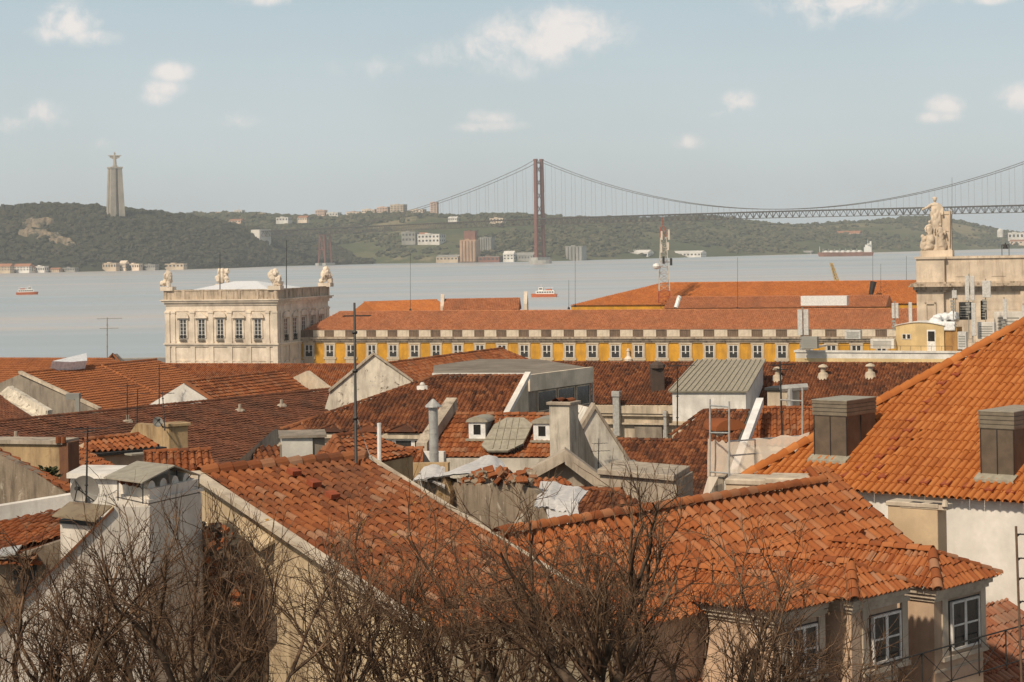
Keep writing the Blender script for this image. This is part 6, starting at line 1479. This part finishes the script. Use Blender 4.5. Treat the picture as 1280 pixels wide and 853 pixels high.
    win(N2, Mw @ Matrix.Translation((0, -.035, 0)), xm_, z0w+.06, ww-.14, hw_-.05, 2, 2, .06, prox=.0, bars=.035)
    return dict(xa=xa2, xb=xb2, yF=yF, ze=ze, M=MBy, z0w=z0w)
b2 = bay((1165,690), (1172,733), (1247,718), (1020,678), (1184,1224), 747, 809, '')
b1 = bay((1063,706), (1068,747), (1142,731), (925,690), (1085,1126), 765, 827, '')
b0 = bay((966,722), (970,764), (1042,748), (845,708), (983,1022), 781, 842, '')
for px, py in ((1042,640),(1068,663)):
    c = pl2.at(px, py) + pl2.n*.07; g = MB(); g.tube(c - pl2.ev*.2, c + pl2.ev*.22 + pl2.n*.04, .07, .13, 8); g.obj('vent_tile', T_N2, N2)
# lower roof apron with balcony rail in front of the bays
q = lambda x, d, z: V((X0.x, X0.y, 0)) + e2*x + f2*d + UP*z
dF = -b2['yF']; zl = b2['ze']-1.95
tl_pl = setaxes(Plane(q(0, eave_d-.2, zl), (e2).cross((f2 - UP*.62).normalized())))
pts = [q(b0['xa']-8, eave_d-.3, zl+.06), q(LX+4.5, eave_d-.3, zl+.06), q(LX+4.5, eave_d+4.2, zl+.06-.62*4.5), q(b0['xa']-8, eave_d+4.2, zl+.06-.62*4.5)]
tl_pl = setaxes(Plane(pts[0], (pts[1]-pts[0]).cross(pts[3]-pts[0])))
tiles('lower_roof', tl_pl, pts, N2, tilemat('lower_roof_tiles', [(.24,.085,.04),(.30,.11,.055),(.36,.17,.10),(.33,.19,.125)], (.09,.055,.04), .5, (.4,.33,.25), .3), .25, .40, 7, .32, .04, 1.6, nseed())
g = MB(); g.prism([p - UP*.08 for p in pts], z02); g.obj('lower_wall', m_pink_w, N2)
rl = thing('balcony_railing', 'thin iron balcony railing with crossed bars below the bay windows', 'railing', q((b1['xa']+b2['xb'])/2, dF+.25, zl-1.4))
MBy = b2['M']
def rail_pt(px, py): 
    x, z = loc_x(MBy, px, py, -(dF+.30)); return q(x, dF+.30, z)
ra, rb = rail_pt(1076, 838), rail_pt(1290, 797)
g = MB(); hR = .95; nR = 6; ra2, rb2 = q((ra-X0).dot(e2), dF+.3, ra.z), q((rb-X0).dot(e2), dF+.3, ra.z)
g.tube(ra2, rb2, .022, n=6); g.tube(ra2 - UP*hR, rb2 - UP*hR, .018, n=6); g.obj('handrail', m_dark, rl)
for i in range(nR+1):
    p = ra2.lerp(rb2, i/nR); g = MB(); g.tube(p, p - UP*hR*1.1, .02, n=6); g.obj('post', m_dark, rl)
    if i < nR: p2 = ra2.lerp(rb2, (i+1)/nR); g = MB(); g.tube(p, p2 - UP*hR, .011, n=4); g.tube(p - UP*hR, p2, .011, n=4); g.obj('cross_bar', m_dark, rl)
# rung pole at the right edge
root = thing('rung_pole', 'rusty thin post with short rungs standing before the white wall at right edge', 'pole', P(1277, 860, 57))
g = MB(); g.tube(P(1277.5, 870, 57), P(1270, 658, 57), .035, n=8); g.obj('pole', simple('rusty_steel', (.16,.10,.065), .7, col2=(.06,.05,.045)), root)
for y in (668, 698, 723, 752, 782):
    x = 1270 + (y-658)*.035; g = MB(); a = P(x, y, 57); g.tube(a, a + V((.5, -.1, 0)), .022, n=6); g.tube(a - UP*.08, a + V((.12, 0, .02)), .018, n=4); g.obj('rung', m_dark, root)
# ---- left cluster
# stained old gable wall with roof edge
vp = vplane(P(-40, 600, 63), P(95, 620, 60)); n_ = V((.1, .99, 0))
root = thing('stained_gable_house', 'old house with blotched grey brown gable wall at the left edge', 'house', vp.at(30, 640)-UP*8)
g = MB(); g.prism([vp.at(-60,545), vp.at(0,569), vp.at(45,592), vp.at(93,624), vp.at(100,1150), vp.at(-60,1150)], n_*.5); g.obj('wall', m_ruin, root)
Aq = vp.at(-60,545) + UP*.08; Bq = vp.at(93,624) + UP*.08; Cq = Bq + V((1.5, 4.5, -.4)); pls = setaxes(Plane(Aq, (Bq-Aq).cross(Cq-Aq))); tiles('roof', pls, [Aq, Bq, Bq + V((.2, .7, -.05)), Aq + V((.2, .7, -.05))], root, T_MID, .25, .37, 6, seed=nseed())
# tan parapet with flue column
root = thing('tan_chimney_wall', 'wide ochre tan chimney wall with reddish flue column at left', 'chimney', P(45, 620, 69))
a, b_ = P(-40, 610, 70), P(76, 606, 69); zt_ = P(76, 555.5, 69).z; d_ = b_-a; d_.z = 0
g = MB(); g.obox(V((a.x, a.y, zt_-18)), d_, V((.3, 1.1, 0)), UP*18); g.obj('wall', m_tanw, root)
g = MB(); g.obox(V((b_.x-.02, b_.y-.05, zt_-18)), V((.30, -.05, 0)), V((.2, .8, 0)), UP*18.05); g.obj('flue_column', plaster('red_brown_flue', (.22,.10,.055), stain=(.08,.05,.035), amt=.7), root)
g = MB(); g.obox(V((a.x-.1, a.y-.08, zt_)), d_*1.06, V((.3, 1.2, 0)), UP*.12); g.obj('cap', m_conc2, root)
g = MB(); [g.tube(P(73+6*k, 554, 68.9), P(73+6*k, 553, 68.9)+UP*.18, .09, n=8) for k in range(2)]; g.obj('pot', T_MID, root)
g = MB(); 
for i in range(160):
    px, py = rnd.gauss(61, 5), 594 + rnd.gauss(0, 3.2); c = P(px, py, 64+rnd.uniform(-.4, .4)); a_ = rnd.uniform(0, 6.3); d_ = V((math.cos(a_), math.sin(a_), rnd.uniform(.1, 1))).normalized(); s_ = d_.orthogonal().normalized()*.05; g.add([c, c + d_*.12 + s_, c + d_*.24, c + d_*.12 - s_], [(0,1,2,3)])
tag(g.obj('wall_weed', leafmat('weed_leaves', [(.035,.04,.02),(.06,.065,.03)])), 'dark weed clump growing on the tile edge by the tan chimney wall', 'plant')
# small tiled house with red siding
r = roofhouse('red_siding_house', 'small orange tiled house with red slatted siding and tiny window', (105, 551, 78), (172, 544.5), 21, [(105,551),(172,544.5),(199,559),(103,564.5)], m_pink_w, T_MID, .25, .37, 5, 3, cap=.11, extra=[((172,544.5),(196,559))])
W0, W1 = r['pl'].at(103,564.5), r['pl'].at(199,559); pl = r['pl']; Ms = Matrix(((pl.e.x, -pl.f.x, 0, W0.x), (pl.e.y, -pl.f.y, 0, W0.y), (0, 0, 1, 0), (0, 0, 0, 1)))
xs0, _ = loc_x(Ms, 118, 575, 0); xs1, _ = loc_x(Ms, 160, 575, 0); xw, zw = loc_x(Ms, 175, 574, 0)
g = MB(Ms); n_ = 11
for k in range(n_): x = xs0 + (xs1-xs0)*k/n_; g.box((x, -.05, W0.z-1.2), (x+(xs1-xs0)/n_*.6, .0, W0.z-.18))
g.obj('siding', plaster('red_siding', (.33,.10,.05), stain=(.12,.05,.03), amt=.5), r['root'])
win(r['root'], Ms, xw, zw-.3, .34, .55, 2, 1, .08, mf=m_plas)
g = MB(Ms); g.box((-.2, -.45, W0.z-.2), ((W1-W0).length+.2, .05, W0.z-.1)); g.obj('eave_board', m_dark, r['root'])
g = MB(); a = P(163, 568, 76); coping(g, P(160, 568.5, 76), P(205, 565, 77), .5, .06); g.obj('canopy_sheet', m_zinc, r['root'])
roofhouse('brick_roof_house', 'orange lower roof spreading in front of the red siding house', (86, 556, 76.5), (160, 580), 0, [(86,556),(156,590),(150,612),(86,612)], m_grey, T_MID, .25, .37, 5, 0, cap=0, q=(84,600)) if False else None
pa_, pb_, pc_ = P(86, 553, 76.4), P(152, 588, 74.2), P(86, 602, 70.5)
pl = setaxes(Plane(pa_, (pb_-pa_).cross(pc_-pa_))); root = thing('lower_orange_roof', 'small orange tiled lean-to roof between tan chimney wall and white parapet', 'roof', V((pa_.x, pa_.y, 14)))
pp = [pl.at(86,553), pl.at(156,590), pl.at(152,612), pl.at(86,612)]; tiles('roof', pl, pp, root, T_MID, .25, .37, 6, seed=nseed()); g = MB(); g.prism([p - UP*.07 for p in pp], 14., 0, 1); g.obj('wall', [m_grey, T_MID], root)
pa_, pb_ = P(186, 572, 74), P(240, 575, 72); 
r = roofhouse('brick_roof_house', 'dark orange roof scrap behind the metal canopy', (180, 566, 75), (262, 563), 26, [(180,566),(262,563),(275,605),(180,610)], m_tanw, T_MID, .25, .37, 5, 2, cap=.1)
# tan block
ch = chimney('tan_block', 'tall tan rendered block with sloping shoulder behind red siding house', 200, 212, 234, 534, 600, 88, m_tanw, m_tanw, 0, tilt=1.0)
g = MB(); vp = vplane(P(150, 560, 90), P(205, 560, 89)); g.prism([vp.at(158,548), vp.at(170,530), vp.at(205,533), vp.at(205,800), vp.at(158,800)], V((.1, .6, 0))); tag(g.obj('tan_shoulder_wall', m_tanw), 'tan sloping shoulder wall left of the tall tan block', 'wall')
def dish(label, c, r, az, el, mat, pole_to=None, rim=None):
    root = thing('satellite_dish', label, 'satellite dish', c); d = V((math.cos(az)*math.cos(el), math.sin(az)*math.cos(el), math.sin(el)))
    a = d.orthogonal().normalized(); b_ = d.cross(a); g = MB(); vs = [c - d*r*.22]; n = 28; fs = []
    for j in range(1, 6):
        rr = r*j/5; vs += [c + (a*math.cos(k*2*math.pi/n) + b_*math.sin(k*2*math.pi/n))*rr - d*r*.22*(1-(j/5)**2) for k in range(n)]
    fs += [(0, 1+k, 1+(k+1) % n) for k in range(n)]
    for j in range(4): fs += [(1+j*n+k, 1+(j+1)*n+k, 1+(j+1)*n+(k+1) % n, 1+j*n+(k+1) % n) for k in range(n)]
    nb = len(vs); vs2 = [p - d*.025 for p in vs]; g.add(vs + vs2, fs + [tuple(x+nb for x in f[::-1]) for f in fs] + [(1+4*n+k, 1+4*n+nb+k, 1+4*n+nb+(k+1) % n, 1+4*n+(k+1) % n)[:4] for k in range(0)])
    g.obj('reflector', mat, root, smooth=True)
    g = MB(); fp = c + d*r*.95 - b_*r*.2; [g.tube(c + v*r*.95, fp, .014, n=5) for v in (a, b_, -b_)]; g.tube(fp - d*.1, fp + d*.06, .05, n=8); g.obj('feed_arm', m_dark, root)
    if pole_to is not None: g = MB(); g.tube(c - d*r*.25, pole_to, .03, n=6); g.obj('bracket', m_dark, root)
    return root
m_dish = simple('grey_dish_paint', (.23, .21, .185), .5, .2, var=.06)
dish('large grey round satellite dish by the white parapet at left', P(105.5, 613.5, 50), .36, math.radians(-100), .12, m_dish, P(108, 632, 50.2))
dish('small white satellite dish near the tan block top', P(197.5, 527.5, 87), .22, math.radians(-60), .3, m_greyc, P(204, 534, 88))
antenna('black aerial mast in front of the large grey dish', P(107.5, 632, 49.5), P(109.5, 533, 49.5), [(.97, .8, 6, .15), (.93, .35, 3, 1.2)], .028)
antenna('thin aerial pole with comb elements above the tan block', P(206, 534, 87.5), P(203, 490, 88), [(.95, .8, 5, .3)], .03)
antenna('thin comb aerial left of the tan block against the dark roof', P(171, 540, 90), P(172, 487, 90), [(.9, .9, 6, .2), (.55, .6, 4, .1)], .03)
antenna('thin whip pole on the white triangular gable', P(199, 510, 170), P(199, 456, 170), [(.9, 1.2, 4, .4)], .05)
antenna('thin comb aerial lowest at left of white triangular gable', P(159, 522, 140), P(159, 480, 140), [(.93, 1.4, 5, .3), (.7, 1.2, 4, .2)], .045)
# white parapet building and tile slope below it
root = thing('white_parapet_house', 'white rendered parapet and wall with orange roof strip at the left edge', 'house', P(40, 700, 54))
a, b_ = P(-60, 652, 55.5), P(92, 627, 57); d_ = b_-a
g = MB(); g.obox(a - UP*.2, d_, V((.1, .55, 0)), UP*.42); g.obj('parapet', m_white, root, bevel=.02)
g = MB(); g.obox(a - UP*.32 - V((0, .12, 0)), d_, V((0, .2, 0)), UP*.13); g.obj('gutter', m_greyc, root)
pa_, pb_ = P(-60, 663, 54.9), P(80, 637, 56.3); pc_ = P(78, 674, 53.8); pl = setaxes(Plane(pa_, (pb_-pa_).cross(pc_-pa_))); pp = [pl.at(-60,663), pl.at(76,638), pl.at(76,674), pl.at(0,691), pl.at(-60,705)]; tiles('roof', pl, pp, root, T_MID, .25, .37, 7, .31, .05, 1.3, nseed(), .1, .5)
g = MB(); g.prism([p - UP*.08 for p in (pp[0], pp[1], pp[2], pp[4])], 22., 0, 1); g.obj('wall', [m_ruin, T_MID], root)
vp = vplane(P(85, 640, 58), P(172, 640, 57)); g = MB(); g.prism([vp.at(88,598), vp.at(175,598), vp.at(175,1000), vp.at(88,1000)], V((.1, 2.0, 0))); g.obj('white_wall', m_white, root); g = MB(); coping(g, vp.at(85,594)+V((0,.9,0)), vp.at(176,595)+V((0,.9,0)), 2.2, .14, V((0, 1, 0))); g.obj('coping', m_white, root)
# lower left dilapidated front below tile strip
vp = vplane(P(-40, 720, 52), P(80, 700, 52.5)); root = thing('broken_wall', 'crumbling cream wall with dark panel as shaded opening below the tile strip at left edge', 'ruin', vp.at(20, 853)-UP*4)
g = MB(); n_ = V((0, .6, 0)); W_ = [(-40,708),(0,702),(30,692),(52,684),(76,676),(76,980),(-40,980)]; g.prism([vp.at(*p) for p in W_], n_); g.obj('wall', m_ruin, root)
g = MB(); g.prism([vp.at(*p) - n_*.06 for p in ((17,712),(46,706),(47,742),(19,746))], n_*.08); g.obj('opening_shade_panel', m_dark, root)  # flat dark panel on the wall face, painted shade of an opening
g = MB(); [g.obox(vp.at(rnd.uniform(-10, 40), rnd.uniform(692, 706)) - V((0, rnd.uniform(0, .4), 0)), V((rnd.uniform(.15, .4), rnd.uniform(-.1, .1), rnd.uniform(-.05, .05))), V((0, .25, 0)), UP*rnd.uniform(.03, .08), rnd.randrange(2)) for _ in range(40)]; g.obj('rubble', [T_MID, m_ruin], root)
g = MB(); a = vp.at(0, 694) - V((0, .5, 0)); g.obox(a, vp.at(25, 690)-vp.at(0, 694), V((0, .7, .1)), UP*.05); g.obj('metal_sheet', m_steelw, root)
# white stack with tile caps and canopy
c = P(186, 628, 46.5); z_t = P(186, 627, 46.5).z
uL = (P(144, 624, 48) - c); uL.z = 0; uR = (P(252, 620, 48.6) - c); uR.z = 0
root = thing('white_chimney_stack', 'big old white chimney stack with row of tile caps at left', 'chimney', V((c.x, c.y, c.z-4)))
g = MB(); g.obox(V((c.x, c.y, c.z-9)), uL, uR, UP*8.95); g.obj('stack', m_nearwhite, root)
g = MB(); g.obox(V((c.x, c.y, c.z-.02)) - (uL+uR).normalized()*.07, uL*1.06, uR*1.05, UP*.07); g.obox(V((c.x, c.y, c.z+.05)) + (uL+uR)*.03, uL*.9, uR*.92, UP*.22); g.obj('slab', m_nearwhite, root)
g = MB(); K_ = 8
for k in range(4):
    p = V((c.x, c.y, c.z+.27)) + uR*(.12+.22*k) + uL*.1; d_ = uL*.8; sd_ = uR.normalized(); vs = []
    for t_, rr in ((0, .155), (1, .155)): vs += [p + d_*t_ + sd_*(-rr*math.cos(j*math.pi/K_)) + UP*(rr*math.sin(j*math.pi/K_)*1.1) for j in range(K_+1)]
    m1 = K_+1; g.add(vs, [(j, j+1, m1+j+1, m1+j) for j in range(K_)] + [tuple(range(m1-1, -1, -1)), tuple(range(m1, 2*m1))])
g.obj('cap_tile', m_nearwhite, root)
g = MB(); [g.tube(V((c.x, c.y, c.z+.33)) + uL*(.35+.22*k) + uR*.04, V((c.x, c.y, c.z+.36)) + uL*(.35+.22*k+.25) + uR*.10, .085, n=8) for k in range(3)]; g.obj('spare_tile', T_OLD, root)
root = thing('metal_canopy', 'thin rusty metal canopy sheet on iron posts above the chimney stack', 'canopy', V((c.x, c.y, c.z)))
cz_ = P(180, 600, 46.6)
pts = [P(129.5, 598, 47.2), P(178, 604.5, 46.3), P(219, 583, 47.6), P(171, 577.5, 48.6)]; g = MB(); g.prism([p + UP*.025 for p in pts], V((0, 0, -.03))); g.prism([pts[3]+UP*.02, pts[2]+UP*.02, P(250, 593.5, 49.4), P(203, 588, 50.4)], V((0, 0, -.03))); g.obj('sheet', m_zinc, root)
for px, yt, yb, D in ((147.5, 600, 626, 47.2), (178.5, 604, 630, 46.4), (248.5, 594, 618, 48.5), (221, 588, 612, 48.2)):
    g = MB(); g.tube(P(px, yb, D), P(px, yt, D), .016, n=6); g.obj('post', m_dark, root)
g = MB(); g.tube(P(168, 601, 46.8), P(178, 612, 46.4), .012, n=4); g.tube(P(240, 592, 48.4), P(228, 606, 48.2), .012, n=4); g.obj('strut', m_dark, root)
# lid chimney
root = thing('lidded_chimney', 'squat chimney with tilted rusty sheet lid left of the white stack', 'chimney', P(100, 700, 47.5))
a, b_ = P(76, 700, 47.6), P(122, 700, 46.9); zt_ = P(76, 654, 47.6).z; d_ = b_-a; d_.z = 0; g = MB(); g.obox(V((a.x, a.y, zt_-6)), d_, V((.25, .8, 0)), UP*6); g.obj('stack', m_nearwhite, root)
g = MB(); g.obox(V((a.x-.02, a.y-.03, zt_)), d_*1.02, V((.25, .8, 0)), UP*.08); g.obj('slot_shade_band', m_dark, root)  # solid dark band as the shaded gap under the lid; nothing is cut out
g = MB(); g.prism([P(65, 644.5, 47.3), P(119, 651.5, 46.6), P(140, 632, 47.6), P(87, 627, 48.4)], V((0, 0, -.03))); g.obj('lid', simple('rusty_lid', (.26,.20,.125), .6, col2=(.13,.075,.04), amt=.8, scale=1.5), root)
# old white gable wall running down to the left
vp = vplane(P(0, 790, 45.4), P(186, 640, 46.3)); n_ = V((-.05, 1, 0))
root = thing('white_gable_wall', 'large old white gable wall behind bare branches at lower left', 'wall', vp.at(130, 853)-UP*6)
g = MB(); g.prism([vp.at(*p) for p in ((142,634),(187,634),(187,1000),(-60,1000),(-60,838),(70,706))], n_*.6); g.obj('wall', m_nearwhite, root)
g = MB(); coping(g, vp.at(142,636)+n_*.3, vp.at(70,708)+n_*.3, .8, .07, n_); coping(g, vp.at(70,708)+n_*.3, vp.at(-60,840)+n_*.3, .8, .07, n_); g.obj('verge_tiles', T_OLD, root)
# overgrown rubble pocket between stack and tan gable
g = MB()
for i in range(130):
    px, py = rnd.uniform(252, 290), rnd.uniform(655, 760); px += (py-655)*.25; cc_ = P(px, py, 48.8+rnd.uniform(-.5, .5)); u_ = V((rnd.gauss(0,1), rnd.gauss(0,1), rnd.gauss(0,1))).normalized(); v_ = u_.orthogonal().normalized(); l_ = rnd.uniform(.08, .28); g.obox(cc_, u_*l_, v_*l_*.7, u_.cross(v_)*l_*.4, 0 if rnd.random() < .35 else 1)
g.prism([P(250, 660, 50), P(300, 700, 49.5), P(345, 770, 49), P(345, 800, 49), P(250, 800, 50)], V((.4, .5, -1)), 1)
tag(g.obj('rubble_heap', [T_MID, plaster('dark_rubble', (.15,.11,.08), stain=(.06,.045,.035), amt=.6)]), 'dark heap of broken tiles between white stack and tan gable', 'rubble')
# ---------------------------------------------------------------- bare winter trees in front
m_bark, ntb, bb = _nt('bark'); cob = coords(ntb)
cc = mixc(ntb, mapr(ntb, nz(ntb, cob, 5, 6, .7), .35, .7), (.055, .037, .026), (.16, .115, .08)); ntb.links.new(cc, bb.inputs['Base Color']); bb.inputs['Roughness'].default_value = .9; bb.inputs['Specular IOR Level'].default_value = .15
m_twig, ntb, bb = _nt('twig_bark'); cob = coords(ntb)
cc = mixc(ntb, mapr(ntb, nz(ntb, cob, 2.2, 5, .7), .38, .66), (.065, .039, .026), (.24, .15, .092)); ntb.links.new(cc, bb.inputs['Base Color']); bb.inputs['Roughness'].default_value = .9; bb.inputs['Specular IOR Level'].default_value = .1
m_dead = leafmat('withered_leaf', [(.30,.15,.04),(.40,.22,.06),(.25,.10,.03)])
class Tubes:
    def __init__(s): s.p, s.q, s.r0, s.r1 = [], [], [], []
    def add(s, p, q, r0, r1): s.p.append(p[:]); s.q.append(q[:]); s.r0.append(r0); s.r1.append(r1)
    def obj(s, name, mat, parent, n=3):
        p, q = np.array(s.p), np.array(s.q); off = np.array(wloc(parent)); d = q-p; L = np.linalg.norm(d, axis=1, keepdims=True); d = d/np.maximum(L, 1e-6)
        h = np.where(np.abs(d[:, 2:3]) > .9, np.array([[1., 0, 0]]), np.array([[0, 0, 1.]])); a = np.cross(d, h); a /= np.linalg.norm(a, axis=1, keepdims=True); b = np.cross(d, a)
        rings = []
        for base, r in ((p - d*np.array(s.r0)[:, None]*.3, np.array(s.r0)), (q + d*np.array(s.r1)[:, None]*.3, np.array(s.r1))):
            for k in range(n):
                t = 2*math.pi*k/n; rings.append(base + (a*math.cos(t) + b*math.sin(t))*r[:, None])
        X = np.stack(rings, 1); N_ = len(p); verts = X.reshape(-1, 3) - off; idx = np.arange(N_*2*n).reshape(N_, 2, n)
        fs = np.stack([np.stack([idx[:, 0, k], idx[:, 0, (k+1) % n], idx[:, 1, (k+1) % n], idx[:, 1, k]], -1) for k in range(n)], 1).reshape(-1, 4)
        me = bpy.data.meshes.new(name); me.vertices.add(len(verts)); me.vertices.foreach_set('co', verts.ravel().astype(np.float32)); me.loops.add(fs.size); me.loops.foreach_set('vertex_index', fs.ravel().astype(np.int32))
        me.polygons.add(len(fs)); me.polygons.foreach_set('loop_start', np.arange(0, fs.size, 4, dtype=np.int32)); me.update(calc_edges=True); me.polygons.foreach_set('use_smooth', [True]*len(me.polygons)); me.materials.append(mat)
        return link_mesh(name, me, parent)
def bare_tree(label, px, D, fork_py, top_py, spread, seed, lean=0., counts=(6, 7, 6, 5, 3), thick=1., leaves=0):
    g = random.Random(seed); fk = P(px, fork_py, D); gz_ = city_z(fk.x, fk.y); base = V((fk.x - lean*2, fk.y, gz_-.2))
    root = thing('bare_tree', label, 'tree', base, 'bare winter trees along the front')
    TR, TW, LF = Tubes(), Tubes(), MB(); Hc = P(px, top_py, D).z - fk.z
    r0 = .17*thick
    pts = [base, base.lerp(fk, .35) + V((g.uniform(-.2, .2), g.uniform(-.2, .2), 0)), base.lerp(fk, .7) + V((g.uniform(-.15, .15), 0, 0)), fk]
    for i in range(3): TR.add(pts[i], pts[i+1], r0*(1.25-.12*i), r0*(1.25-.12*(i+1)))
    lens = [Hc*.62, Hc*.40, Hc*.27, Hc*.18, Hc*.115]; rads = [.060*thick, .028*thick, .013, .0075, .0048]; nst = [8, 6, 5, 4, 3]
    def grow(p, d, lv):
        L = lens[lv]*g.uniform(.65, 1.25); n = nst[lv]; r = rads[lv]*g.uniform(.8, 1.2); st = L/n; T = TR if lv < 1 else TW
        kids = counts[lv+1] if lv+1 < len(counts) else 0; slots = []
        for i in range(n):
            d = (d + V((g.gauss(0, .14), g.gauss(0, .14), g.gauss(0, .10) + (.09, .07, .04, .02, .0)[lv]))).normalized()
            q = p + d*st; a = i/n; b_ = (i+1)/n; T.add(p, q, r*(1-.62*a), r*(1-.62*b_)); slots.append((p, q, d, b_)); p = q
        for k in range(kids):
            f_ = g.uniform(.22, 1.0) if lv else g.uniform(.15, 1.0); s_ = slots[min(n-1, int(f_*n))]; pp = s_[0].lerp(s_[1], g.random())
            ax = s_[2].orthogonal().normalized(); ax.rotate(Matrix.Rotation(g.uniform(0, 6.283), 3, s_[2])); an = g.uniform(.35, .95)
            nd = (s_[2]*math.cos(an) + ax*math.sin(an) + UP*.12).normalized(); grow(pp, nd, lv+1)
        if lv == 4 and g.random() < leaves:
            u_ = V((g.gauss(0,1), g.gauss(0,1), g.gauss(0,1))).normalized()*.045; v_ = u_.orthogonal().normalized()*.03; LF.add([p, p + u_ + v_, p + u_*2, p + u_ - v_], [(0,1,2,3)])
    for k in range(counts[0]):
        a = k*2.4 + g.uniform(-.4, .4); t = spread*g.uniform(.15, 1.1); st_ = base.lerp(fk, g.uniform(.9, 1.0))
        grow(st_, V((math.cos(a)*t + lean*.15, math.sin(a)*t*.8, 1)).normalized(), 0)
    TR.obj('trunk', m_bark, root, 7); TW.obj('branches', m_twig, root, 3)
    if LF.v: LF.obj('withered_leaves', m_dead, root)
    return root
bare_tree('bare tree with thick dark forked stems at bottom centre right', 745, 28.5, 878, 612, 1.5, 5, counts=(7, 6, 4, 4, 2), thick=1.5, leaves=.004)
bare_tree('bare tree with thin upright stems below the near left roof', 535, 30.5, 930, 655, 1.5, 9, counts=(6, 5, 4, 4, 2), leaves=.02)
bare_tree('bare tree spreading before the ribbed tan gable wall', 395, 29.5, 930, 655, 1.5, 13, counts=(6, 5, 4, 4, 2), leaves=.006)
bare_tree('bare tree in front of the big white chimney stack', 232, 28, 930, 630, 1.5, 17, lean=.3, counts=(6, 5, 4, 4, 2))
bare_tree('bare tree leaning at the bottom left corner', 70, 27.5, 930, 680, 1.5, 22, lean=-.1, counts=(6, 5, 4, 4, 2))
bare_tree('bare tree with fine twigs in front of the left bay window', 905, 30, 930, 660, 1.2, 31, counts=(5, 5, 4, 4, 2))
bare_tree('bare sapling between the tan gable tree and thin stemmed tree, farthest back', 640, 33, 930, 630, 1.3, 37, counts=(5, 5, 4, 4, 2), leaves=.02)
bare_tree('low bare tree between the corner tree and the chimney stack tree', 150, 31, 940, 690, 1.5, 41, counts=(5, 5, 4, 4, 2))
bare_tree('bare tree with sparse twigs reaching across the bay windows at right', 1000, 31, 960, 715, 1.2, 47, counts=(5, 5, 4, 4, 2))
